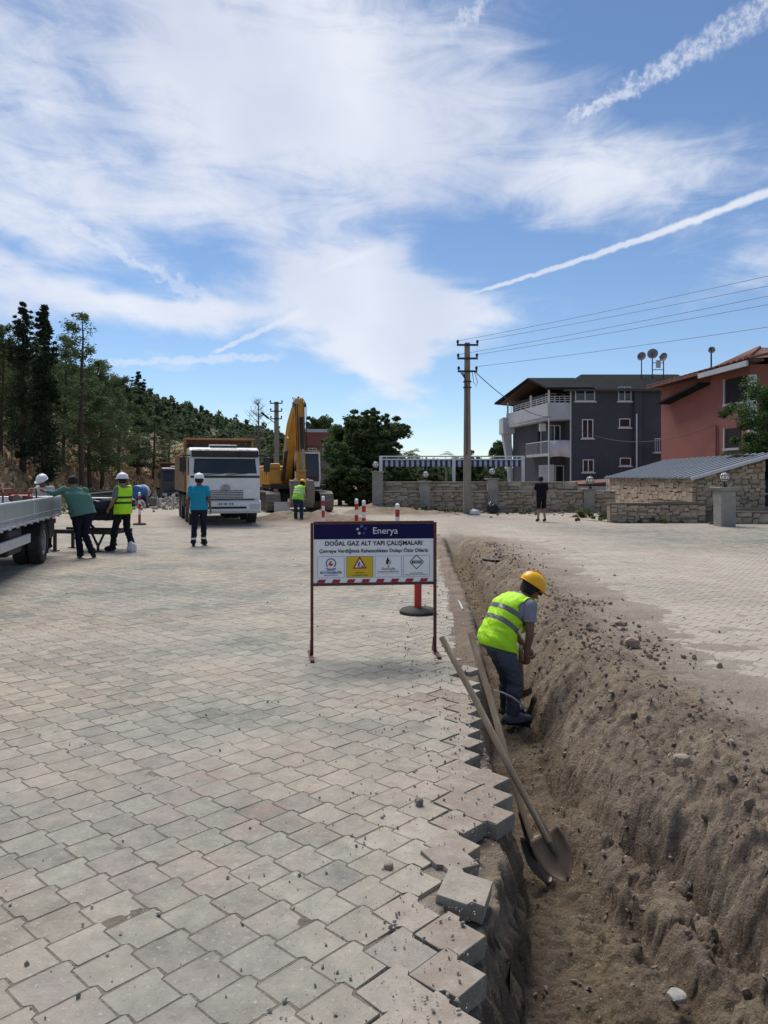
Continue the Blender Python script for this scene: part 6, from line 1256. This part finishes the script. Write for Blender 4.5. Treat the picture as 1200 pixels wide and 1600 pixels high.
MB().lathe([(.25, -.62), (.50, -.55), (.56, -.4), (.56, .4), (.50, .55), (.25, .62)], 24, (0, 0, 1.15), 'y').build('tank', MBLU, r, smooth=True); MB().lathe([(.565, .12), (.58, .14), (.58, .5), (.565, .52)], 24, (0, 0, 1.15), 'y').build('pale_band', MLG, r, smooth=True)
MB().span(-.6, .6, -.65, .65, .48, .58).build('frame', MBLK, r); MB().bar((.5, 0, .6), (1.15, -.3, 1.0), .10).build('draw_bar', MBLK, r); MB().span(.75, 1.25, -.45, .25, .1, .75).build('control_box', MDUST, r, bevel=.02)
for s in (-1, 1): wheel(r, s * .55, 0, .28, .16, s)
rs = np.random.RandomState(8); n = 320; x = (250 - 600) / FPX * 44 + rs.normal(0, 1.5, n); y = 44 + rs.normal(0, 2.6, n); hz = .55 * np.exp(-((x + 12.8) ** 2 / 3.5 + (y - 44) ** 2 / 9)) * rs.rand(n)
scatter('rubble_heap', np.stack([x, y, hz], 1), .08 + .17 * rs.rand(n) ** 2, M('rubble', (.36, .34, .31), .9, var=.25, scale=2, island=.4, world=True))
rs = np.random.RandomState(18); n = 140; x = rs.uniform(-.3, 9.5, n); y = 33.9 - rs.exponential(.45, n); scatter('wall_litter', np.stack([x, y], 1), .02 + .07 * rs.rand(n) ** 3, M('wall_debris', (.30, .26, .21), .9, var=.3, island=.4, world=True))

# ------------------------------------------------------------------ people
def cap_mesh(a, b, ra, rb, n=14, flat=None):
    """closed tapered capsule; flat = (axis vector, factor) squashes it about its own line"""
    a, b = Vector(a), Vector(b); d = (b - a); L = max(d.length, 1e-4); d.normalize()
    u = d.cross(Vector((0, 0, 1))); u = u if u.length > 1e-3 else d.cross(Vector((1, 0, 0))); u.normalize(); v = d.cross(u)
    ring = [(-math.cos(t) * ra, math.sin(t) * ra) for t in (.12, .6, 1.1, 1.57)] + [(L + math.sin(t) * rb, math.cos(t) * rb) for t in (0, .47, .97, 1.45)]
    vs = []
    for s, r in ring:
        for k in range(n):
            t = 2 * math.pi * k / n; o = (u * math.cos(t) + v * math.sin(t)) * r
            if flat: ax = Vector(flat[0]).normalized(); o = o - ax * o.dot(ax) * (1 - flat[1])
            vs.append(a + d * s + o)
    m = len(ring); fs = [(i * n + k, i * n + (k + 1) % n, (i + 1) * n + (k + 1) % n, (i + 1) * n + k) for i in range(m - 1) for k in range(n)] + [tuple(range(n))[::-1], tuple(range((m - 1) * n, m * n))]
    return vs, fs
def loft(rings, n=20):
    """rings: (centre, right vector*a, forward vector*b)"""
    vs = []
    for c, ra, rb in rings:
        for k in range(n):
            t = 2 * math.pi * k / n; q = .82; ct, st = math.cos(t), math.sin(t); ct = math.copysign(abs(ct) ** q, ct); st = math.copysign(abs(st) ** q, st); vs.append(Vector(c) + Vector(ra) * ct + Vector(rb) * st)
    m = len(rings); fs = [(i * n + k, i * n + (k + 1) % n, (i + 1) * n + (k + 1) % n, (i + 1) * n + k) for i in range(m - 1) for k in range(n)] + [tuple(range(n))[::-1], tuple(range((m - 1) * n, m * n))]
    return vs, fs
STAND = dict(pelvis=(0, 0, .93), waist=(0, .0, 1.08), chest=(0, .0, 1.30), neck=(0, -.01, 1.46), head=(0, .02, 1.60), look=(0, 1, 0),
             hipR=(.095, 0, .90), kneeR=(.11, .02, .49), ankR=(.11, -.02, .09), toeR=(.14, .15, .03), hipL=(-.095, 0, .90), kneeL=(-.11, .02, .49), ankL=(-.11, -.02, .09), toeL=(-.14, .15, .03),
             shR=(.185, -.01, 1.41), elR=(.235, -.04, 1.13), wrR=(.245, .04, .89), shL=(-.185, -.01, 1.41), elL=(-.235, -.04, 1.13), wrL=(-.245, .04, .89), curl=.5, girth=1.0)
MSKIN = M('skin', (.30, .165, .11), .55, var=.08, scale=20); MSKIND = M('skin_tanned', (.16, .082, .052), .55, var=.08, scale=20); MHAIR = M('dark_hair', (.012, .010, .009), .7, var=.3, scale=60, bump=.6, bscale=120); MSHOE = M('dark_boots', (.022, .022, .024), .7, var=.3, scale=20); MSOLE = M('boot_sole', (.05, .045, .04), .8); MSOLEW = M('white_sole', (.6, .6, .58), .6)
def cloth(name, col, bump=.9): return M(name, col, .9, var=.12, scale=7, bump=bump, bscale=14, spec=.15)
def person(loc, rz, label, pose, skin=MSKIN, shirt=None, trousers=None, vest=None, band=None, helmet=None, hair=True, sleeve=.62, shorts=False, shoe=MSHOE, sole=MSOLE, res=.016, ankleband=None, scale=1.0, specs=False):
    J = dict(STAND); J.update(pose); V3 = lambda k: Vector(J[k])
    root = empty('person', loc, R(rz), label, 'person', 'people on the site'); root.scale = (scale,) * 3
    parts = []                                     # (tag, a, b, ra, rb, meshdata)
    g = J['girth']
    def cap(tag_, a, b, ra, rb, flat=None): a, b = Vector(a), Vector(b); parts.append((tag_, a, b, ra, rb, cap_mesh(a, b, ra, rb, 14, flat)))
    shv = (V3('shR') - V3('shL')).normalized(); hpv = (V3('hipR') - V3('hipL')).normalized()
    def fwd(axis, side): f = Vector(side).cross(Vector(axis)); f.normalize(); return -f if f.dot(Vector((0, 1, -.2))) < 0 and abs(f.y) > .2 else f
    ax1 = (V3('waist') - V3('pelvis')).normalized(); ax2 = (V3('chest') - V3('waist')).normalized(); ax3 = (V3('neck') - V3('chest')).normalized()
    f1, f2, f3 = -hpv.cross(ax1) * -1, None, None
    f1 = ax1.cross(hpv); f2 = ax2.cross((hpv + shv).normalized()); f3 = ax3.cross(shv)
    mid = (V3('shR') + V3('shL')) / 2
    rings = [(V3('pelvis') - ax1 * .10, hpv * .135 * g, f1 * .105 * g), (V3('pelvis') - ax1 * .02, hpv * .175 * g, f1 * .130 * g), (V3('pelvis').lerp(V3('waist'), .6), hpv * .165 * g, f1 * .118 * g), (V3('waist'), hpv * .158 * g, f2 * .112 * g), (V3('waist').lerp(V3('chest'), .5), shv * .168 * g, f2 * .118 * g),
             (V3('chest'), shv * .185 * g, f2 * .125 * g), (V3('chest').lerp(mid, .62), shv * .190, f3 * .112), (mid + ax3 * .025, shv * .150, f3 * .085), (mid.lerp(V3('neck'), .75) + ax3 * .02, shv * .075, f3 * .065)]
    parts.append(('torso', V3('pelvis'), mid, .15, .085, loft(rings)))
    hd = V3('head'); lk = Vector(J['look']).normalized(); upv = (hd - V3('neck')).normalized(); upv = (upv - lk * upv.dot(lk)).normalized(); rt = lk.cross(upv)
    cap('neck', V3('neck') - ax3 * .04, hd - upv * .04, .058, .054)
    hr = [(hd - upv * .125 + lk * .045, rt * .030, lk * .030), (hd - upv * .105 + lk * .030, rt * .050, lk * .058), (hd - upv * .06 + lk * .008, rt * .066, lk * .085), (hd - upv * .01, rt * .074, lk * .095), (hd + upv * .04 - lk * .006, rt * .077, lk * .098), (hd + upv * .08 - lk * .010, rt * .066, lk * .084), (hd + upv * .108 - lk * .010, rt * .036, lk * .046)]
    parts.append(('head', hd - upv * .12, hd + upv * .11, .07, .07, loft(hr)))
    cap('head', hd + lk * .088 + upv * .005, hd + lk * .108 - upv * .035, .010, .017)                     # nose
    cap('head', hd + lk * .080 - upv * .072 - rt * .015, hd + lk * .080 - upv * .072 + rt * .015, .012, .012)  # lips
    cap('head', hd + lk * .082 + upv * .025 - rt * .03, hd + lk * .082 + upv * .025 + rt * .03, .012, .012)    # brow
    for s in (-1, 1): cap('head', hd + rt * s * .078 - upv * .035 - lk * .005, hd + rt * s * .082 + upv * .015 - lk * .012, .014, .018)
    for S in 'RL':
        sg = 1 if S == 'R' else -1
        cap('thigh' + S, V3('hip' + S), V3('knee' + S), .088 * g, .060); cap('calf' + S, V3('knee' + S), V3('ank' + S), .060, .040)
        m_ = V3('knee' + S).lerp(V3('ank' + S), .3) - Vector((0, .012, 0)); cap('calf' + S, m_, m_.lerp(V3('ank' + S), .3), .056, .045)
        cap('foot' + S, V3('ank' + S) - Vector((0, 0, .02)), V3('toe' + S) + Vector((0, 0, .015)), .046, .040); cap('foot' + S, V3('ank' + S) + (V3('ank' + S) - V3('toe' + S)).normalized() * .03 - Vector((0, 0, .035)), V3('toe' + S), .042, .034)
        cap('upper' + S, V3('sh' + S), V3('el' + S), .056, .042); cap('fore' + S, V3('el' + S), V3('wr' + S), .043, .029)
        fd = (V3('wr' + S) - V3('el' + S)).normalized(); hv = Vector(J.get('hand' + S, fd)); hv.normalize()
        pn_ = Vector((-sg, 0, 0)); pn_ = Vector(J.get('palm' + S, pn_)); pn_ = (pn_ - hv * pn_.dot(hv)).normalized(); sd_ = hv.cross(pn_)
        w_ = V3('wr' + S); pal = w_ + hv * .085
        cap('hand' + S, w_, pal, .030, .041, (pn_, .50))
        for k, (o_, ln) in enumerate(((-.031, .070), (-.0105, .080), (.0105, .075), (.031, .058))):
            p0 = pal + sd_ * o_ * -1 + hv * .012; c1, c2, c3 = J['curl'] * .7, J['curl'] * 1.6, J['curl'] * 2.4
            d1 = hv * math.cos(c1) + pn_ * math.sin(c1); d2 = hv * math.cos(c2) + pn_ * math.sin(c2); d3 = hv * math.cos(c3) + pn_ * math.sin(c3)
            p1 = p0 + d1 * ln * .5; p2 = p1 + d2 * ln * .3; p3 = p2 + d3 * ln * .25
            cap('hand' + S, p0, p1, .0105, .0098); cap('hand' + S, p1, p2, .0098, .009); cap('hand' + S, p2, p3, .009, .008)
        th = sd_ * (1 if True else -1); b0 = w_ + hv * .03 + th * .024; b1 = b0 + (hv * .6 + th * .7 + pn_ * .3).normalized() * .045; b2 = b1 + (hv * .9 + th * .1 + pn_ * .5 * J['curl'] * 2).normalized() * .035
        cap('hand' + S, b0, b1, .014, .0115); cap('hand' + S, b1, b2, .0115, .0095)
    mb = MB()
    for p in parts: mb.add(*p[5])
    me0 = mb.mesh('body_src', []); o0 = bpy.data.objects.new('body_src', me0); COL.objects.link(o0)
    rm = o0.modifiers.new('remesh', 'REMESH'); rm.mode = 'VOXEL'; rm.voxel_size = res; sm = o0.modifiers.new('smooth', 'SMOOTH'); sm.factor = .5; sm.iterations = 3 if res > .012 else 4
    dg = bpy.context.evaluated_depsgraph_get(); body = bpy.data.meshes.new_from_object(o0.evaluated_get(dg)); bpy.data.objects.remove(o0); body.name = 'body'
    body.materials.clear(); body.materials.append(skin); body.polygons.foreach_set('use_smooth', [True] * len(body.polygons)); link('body', body, root)
    n = len(body.vertices); co = np.zeros(n * 3, np.float32); body.vertices.foreach_get('co', co); co = co.reshape(-1, 3); no = np.zeros(n * 3, np.float32); body.vertices.foreach_get('normal', no); no = no.reshape(-1, 3)
    best = np.full(n, 9e9); idx = np.zeros(n, int); tags = []
    for p in parts:
        if p[0] not in tags: tags.append(p[0])
        a, b = np.array(p[1]), np.array(p[2]); ab = b - a; t = np.clip(((co - a) @ ab) / max(ab @ ab, 1e-9), 0, 1); d = np.linalg.norm(co - (a + t[:, None] * ab), axis=1) - (p[3] + (p[4] - p[3]) * t)
        if p[0] == 'torso': d -= .015
        m_ = d < best; best[m_] = d[m_]; idx[m_] = tags.index(p[0])
    def garment(name, which, off, mats, cuts=(), bands=(), wr=.006, puff=None, solid=0.0):
        """shell of the body over the given regions; cuts: (regions, point, normal) drop what lies beyond; bands: (point, normal, width)"""
        ids = {tags.index(w_) for w_ in which}; bm = bmesh.new(); bm.from_mesh(body); bm.verts.ensure_lookup_table(); bm.faces.ensure_lookup_table()
        lay_ = bm.faces.layers.int.new('reg'); kill = []
        for f in bm.faces:
            c = [idx[v.index] for v in f.verts]; q = max(set(c), key=c.count); f[lay_] = int(q)
            if not any(k in ids for k in c): kill.append(f)
        wob = fbm(co[:, 0] * 7 + co[:, 1] * 5, co[:, 2] * 13 + co[:, 1] * 7 + co[:, 0] * 6, 4, 31) + .7 * (1 - 3 * np.abs(fbm(co[:, 0] * 5 - co[:, 1] * 4, co[:, 2] * 10 + co[:, 0] * 8, 2, 37)))
        pf = np.zeros(n)
        if puff: pf = puff(co)
        for v in bm.verts: i = v.index; v.co += Vector(no[i]) * float(off + wr * wob[i] + pf[i])
        bmesh.ops.delete(bm, geom=kill, context='FACES')
        for regs, pt, nn in cuts:
            rid = {tags.index(w_) for w_ in regs}; fs = [f for f in bm.faces if f[lay_] in rid]; vs_ = {v for f in fs for v in f.verts}; es = {e for f in fs for e in f.edges}
            bmesh.ops.bisect_plane(bm, geom=fs + list(es) + list(vs_), plane_co=Vector(pt), plane_no=Vector(nn), clear_outer=False)
            bm.faces.ensure_lookup_table(); dl = [f for f in bm.faces if f[lay_] in rid and (f.calc_center_median() - Vector(pt)).dot(Vector(nn)) > 0]; bmesh.ops.delete(bm, geom=dl, context='FACES')
        seen, isl = set(), []                       # keep the garment itself, drop stray flakes
        for f in bm.faces:
            if f in seen: continue
            st_, comp = [f], []; seen.add(f)
            while st_:
                q = st_.pop(); comp.append(q)
                for e in q.edges:
                    for h in e.link_faces:
                        if h not in seen: seen.add(h); st_.append(h)
            isl.append(comp)
        big = max(len(c) for c in isl)
        dl = [f for c in isl if len(c) < .5 * big for f in c]
        if dl: bmesh.ops.delete(bm, geom=dl, context='FACES')
        for pt, nn, w_, mi in bands:
            nn = Vector(nn).normalized()
            for s in (-1, 1): bmesh.ops.bisect_plane(bm, geom=bm.faces[:] + bm.edges[:] + bm.verts[:], plane_co=Vector(pt) + nn * s * w_ / 2, plane_no=nn)
            for f in bm.faces:
                if abs((f.calc_center_median() - Vector(pt)).dot(nn)) < w_ / 2: f.material_index = mi
        me = bpy.data.meshes.new(name); bm.to_mesh(me); bm.free()
        for m in mats: me.materials.append(m)
        me.polygons.foreach_set('use_smooth', [True] * len(me.polygons)); o = link(name, me, root)
        if solid: q = o.modifiers.new('thick', 'SOLIDIFY'); q.thickness = solid; q.offset = -1
        return o
    hem = V3('pelvis') - ax1 * .02
    if trousers:
        cuts = [(['torso'], V3('pelvis') + ax1 * .10, ax1)]
        for S in 'RL':
            if shorts: cuts.append((['calf' + S, 'thigh' + S, 'foot' + S], V3('knee' + S) - Vector((0, 0, .0)), (V3('ank' + S) - V3('knee' + S)).normalized()))
            else: cuts.append((['calf' + S, 'foot' + S], V3('ank' + S) - Vector((0, 0, .035)), Vector((0, 0, -1))))
        def puffT(c):
            z = np.zeros(len(c))
            for S in 'RL':
                a, b = np.array(V3('knee' + S)), np.array(V3('ank' + S)); ab = b - a; t = np.clip(((c - a) @ ab) / (ab @ ab), 0, 1); z = np.maximum(z, np.where(np.linalg.norm(c - (a + t[:, None] * ab), axis=1) < .12, .016 * t + (.012 if shorts else 0), 0))
            return z
        bands = []
        garment('shorts' if shorts else 'trousers', ['torso', 'thighR', 'thighL', 'calfR', 'calfL', 'footR', 'footL'], .010, [trousers] + ([ankleband] if ankleband else []), cuts, [(V3('ankR') + Vector((0, 0, .10)), (0, 0, 1), .045, 1)] if ankleband else [], .010, puffT)
    if shirt:
        cuts = [(['torso', 'thighR', 'thighL'], hem - ax1 * .03, -ax1)]
        for S in 'RL':
            e_ = V3('el' + S).lerp(V3('wr' + S), max(0, sleeve - 1)) if sleeve > 1 else V3('sh' + S).lerp(V3('el' + S), sleeve); dvec_ = (V3('wr' + S) - V3('el' + S)) if sleeve > 1 else (V3('el' + S) - V3('sh' + S)); cuts.append((['upper' + S, 'fore' + S] if sleeve > 1 else ['upper' + S, 'fore' + S, 'hand' + S], e_, dvec_.normalized()))
        cuts.append((['neck', 'torso'], V3('neck') + ax3 * .005, ax3))
        rg = ['torso', 'upperR', 'upperL', 'neck', 'thighR', 'thighL', 'foreR', 'foreL']
        garment('shirt', rg, .015, [shirt], cuts, (), .008, lambda c: .010 * np.exp(-((c[:, 2] - J['waist'][2] + .05) / .14) ** 2))
    if vest:
        cuts = [(['torso', 'thighR', 'thighL'], hem - ax1 * .06, -ax1), (['neck', 'torso'], V3('neck') - ax3 * .02, ax3)]
        for S in 'RL': cuts.append((['upper' + S], V3('sh' + S) + (V3('sh' + S) - mid).normalized() * .015, (V3('sh' + S) - mid).normalized()))
        b0 = V3('waist') + ax2 * .02; b1 = V3('waist') + ax2 * .14
        garment('safety_vest', ['torso', 'upperR', 'upperL', 'thighR', 'thighL'], .026, [vest, band], cuts, [(b0, ax2, .05, 1), (b1, ax2, .05, 1)] if band else [], .010, lambda c: .012 * np.exp(-((c[:, 2] - J['pelvis'][2]) / .16) ** 2), .003)
    for S in 'RL':
        if shoe: garment('shoe', ['foot' + S], .008, [shoe, sole], [(['foot' + S], V3('ank' + S) + Vector((0, 0, .05)), Vector((0, 0, 1)))], [(Vector((0, 0, min(J['toe' + S][2], J['ank' + S][2] - .06) - .025)), (0, 0, 1), .03, 1)], 0)
    HM = Matrix((rt, lk, upv)).transposed().to_4x4(); HM.translation = hd
    if helmet:
        hb = MB(); prof = [(.128, .035), (.130, .050), (.126, .075), (.112, .112), (.082, .143), (.040, .160), (.004, .165)]; hb.lathe(prof, 28); o = hb.build('helmet', helmet, root, smooth=True); o.matrix_basis = HM @ Matrix.Translation((0, -.008, .012)) @ Matrix.Diagonal((.92, 1.10, 1, 1))
        bm_ = MB(); n2 = 28; vs_ = []
        for k in range(n2): t = 2 * math.pi * k / n2; ex = .010 + (.055 * max(0, math.sin(t)) ** 1.5); vs_ += [(math.cos(t) * .126, math.sin(t) * .126, .036), (math.cos(t) * (.128 + ex), math.sin(t) * (.128 + ex), .028)]
        bm_.add(vs_, [(2 * k, 2 * ((k + 1) % n2), 2 * ((k + 1) % n2) + 1, 2 * k + 1) for k in range(n2)]); b_ = bm_.build('brim', helmet, o, smooth=True); b_.modifiers.new('thick', 'SOLIDIFY').thickness = .004
        MB().tube([(0, -.115, .085), (0, -.07, .150), (0, 0, .170), (0, .07, .150), (0, .115, .085)], .012, 6).build('ridge', helmet, o, smooth=True)
    if hair:
        def hcut(c): return np.zeros(len(c))
        low = hd - upv * .065
        garment('hair', ['head', 'neck'], .010, [MHAIR], [(['head', 'neck'], low, -upv), (['head', 'neck'], hd + lk * .045 + upv * .02, (lk * .85 - upv * .5).normalized())], (), .004)
    if specs:
        sp = MB().box(0, .098, .012, .15, .012, .035).box(-.078, .04, .015, .006, .12, .012).box(.078, .04, .015, .006, .12, .012).build('glasses', glass_mat('dark_glasses', (.01, .02, .03)), root, bevel=.004); sp.matrix_basis = HM
    e_ = MB()
    for s in (-1, 1): e_.lathe([(.002, .0), (.010, .003), (.011, .006), (.006, .012), (.001, .014)], 10, (s * .031, .082, .008), 'y')
    o = e_.build('eyes', M('eye_dark', (.05, .04, .035), .2), root, smooth=True); o.matrix_basis = HM
    return root
MVEST = M('hi_vis_yellow', (.42, .78, .015), .7, var=.10, scale=6, bump=.5, bscale=16); MVESTG = M('hi_vis_green', (.27, .62, .05), .7, var=.10, scale=6, bump=.5, bscale=16); MBAND = M('reflective_band', (.13, .14, .14), .45, var=.12); MBANDL = M('reflective_light', (.62, .68, .55), .5); MHELY = M('helmet_yellow', (.85, .42, .01), .35, var=.05); MHELW = M('helmet_white', (.74, .74, .74), .35, var=.05)
# the worker in the trench
wz = -TD + .035
person((1.13, 7.08, wz), -62, 'worker in yellow vest and yellow helmet stooping in the trench', dict(pelvis=(0, -.12, .84), waist=(.0, -.08, .97), chest=(.0, .04, 1.12), neck=(0, .17, 1.24), head=(.03, .275, 1.31), look=(.15, .80, -.55), shR=(.19, .13, 1.175), shL=(-.17, .16, 1.18),
       hipR=(.095, -.12, .81), hipL=(-.095, -.10, .81), kneeR=(.12, .02, .45), kneeL=(-.10, .07, .45), ankR=(.12, -.03, .09), ankL=(-.12, .10, .09), toeR=(.15, .14, .03), toeL=(-.13, .27, .03), elR=(.24, .10, .91), wrR=(.18, .10, .69), elL=(-.20, .18, .92), wrL=(-.02, .24, .72), handR=(-.35, .35, -.75), palmR=(-.8, .3, .2), handL=(.4, .5, -.7), palmL=(.6, -.3, .2), curl=1.0, girth=1.02),
       MSKIND, cloth('grey_tshirt', (.235, .235, .285)), cloth('faded_jeans', (.085, .095, .115), .8), MVEST, MBAND, MHELY, True, .58, False, MSHOE, MSOLE, .0095, None, .93, True)
w0 = Matrix.Translation((1.13, 7.08, wz)) @ Matrix.Rotation(R(-62), 4, 'Z') @ Matrix.Scale(.93, 4)
sv = shovel(w0 @ Vector((.20, .02, .79)), w0 @ Vector((-.20, .34, .26)), 'short shovel in the hands of the stooping trench worker', MBLD2, 0, .26, .2)
# left group
person(tuple(G(311, 853)), 4, 'man in turquoise T-shirt and white helmet walking towards the lorry', dict(kneeR=(.10, .10, .50), ankR=(.10, .06, .09), toeR=(.12, .24, .04), kneeL=(-.10, -.03, .49), ankL=(-.11, -.16, .12), toeL=(-.13, -.01, .03), elR=(.25, -.06, 1.14), wrR=(.27, .03, .90), elL=(-.25, .0, 1.14), wrL=(-.27, .08, .91), girth=1.12, curl=.7),
       MSKIND, cloth('turquoise_tshirt', (.02, .27, .40)), cloth('navy_trousers', (.016, .018, .035)), None, None, MHELW, True, .75, False, MSHOE, MSOLE, .016, MBANDL)
person(tuple(G(192, 862)), 62, 'man in lime vest and white helmet striding left past the trailer', dict(kneeR=(.10, -.02, .50), ankR=(.10, -.20, .12), toeR=(.11, -.06, .04), kneeL=(-.10, .14, .51), ankL=(-.10, .22, .09), toeL=(-.11, .40, .04), elR=(.24, .02, 1.13), wrR=(.24, .14, .90), elL=(-.23, .05, 1.13), wrL=(-.20, .22, .96), girth=1.0, curl=.9),
       MSKIN, cloth('grey_green_tshirt', (.15, .18, .165)), cloth('black_trousers', (.014, .014, .018)), MVEST, M('vest_dark_band', (.03, .05, .03), .6), MHELW, True, .70, False, MSHOE, MSOLE, .016)
gd = G(124, 872)
person(tuple(gd), 24, 'bare-headed man in green shirt leaning an arm on the flatbed', dict(pelvis=(.06, -.02, .93), waist=(.03, .0, 1.08), chest=(-.04, .02, 1.30), neck=(-.10, .03, 1.46), head=(-.12, .06, 1.59), shR=(.10, .0, 1.40), shL=(-.28, .04, 1.42), elL=(-.47, .20, 1.33), wrL=(-.64, .32, 1.38), elR=(.19, .05, 1.14), wrR=(.12, .24, 1.02),
       hipR=(.155, -.02, .90), hipL=(-.035, -.02, .90), kneeR=(.10, .03, .50), ankR=(.24, -.10, .14), toeR=(.28, -.02, .02), kneeL=(-.02, .05, .49), ankL=(.02, .0, .09), toeL=(.0, .17, .03), girth=1.42, curl=.4), MSKIN, cloth('green_shirt', (.10, .205, .165)), cloth('dark_jeans', (.013, .014, .026)), None, None, None, True, 1.75, False, MSHOE, MSOLEW, .015)
person((-7.85, 17.75, 0), 165, 'white-helmeted person in pale shirt behind the flatbed tail', dict(head=(0, .07, 1.57), look=(0, .9, -.4), elR=(.24, .1, 1.15), wrR=(.15, .32, 1.12), elL=(-.24, .1, 1.15), wrL=(-.15, .32, 1.12)), MSKIND, cloth('pale_shirt', (.42, .46, .44)), cloth('dark_trousers', (.02, .02, .028)), None, None, MHELW, True, .7, False, MSHOE, MSOLE, .018)
# by the excavator
person((-3.08, 27.7, .02), -10, 'worker in green vest and yellow helmet bending before the excavator', dict(pelvis=(0, -.10, .90), waist=(0, -.05, 1.04), chest=(.02, .08, 1.22), neck=(.04, .20, 1.34), head=(.06, .28, 1.43), look=(.1, .8, -.6), shR=(.21, .14, 1.28), shL=(-.16, .12, 1.28), hipR=(.095, -.10, .87), hipL=(-.095, -.10, .87), elR=(.25, .22, 1.02), wrR=(.18, .40, .88), elL=(-.22, .2, 1.02), wrL=(-.1, .40, .88), curl=1.0),
       MSKIND, cloth('dark_tshirt', (.10, .07, .06)), cloth('blue_jeans', (.02, .045, .075)), MVESTG, MBANDL, MHELY, True, .6, False, MSHOE, MSOLE, .018, None, .98)
# by the garden wall
person(tuple(G(846, 815)), 8, 'person in black T-shirt and black shorts standing by the garden wall', dict(elR=(.23, .03, 1.14), wrR=(.20, .12, .93), elL=(-.24, .05, 1.15), wrL=(-.16, .22, 1.05), kneeR=(.10, .02, .49), ankR=(.13, -.02, .09), ankL=(-.12, .03, .09), head=(-.01, .05, 1.60)), MSKIN, cloth('black_tshirt', (.010, .010, .014)), cloth('black_shorts', (.010, .010, .013)), None, None, None, True, .8, True, MSHOE, MSOLE, .018, None, .99)
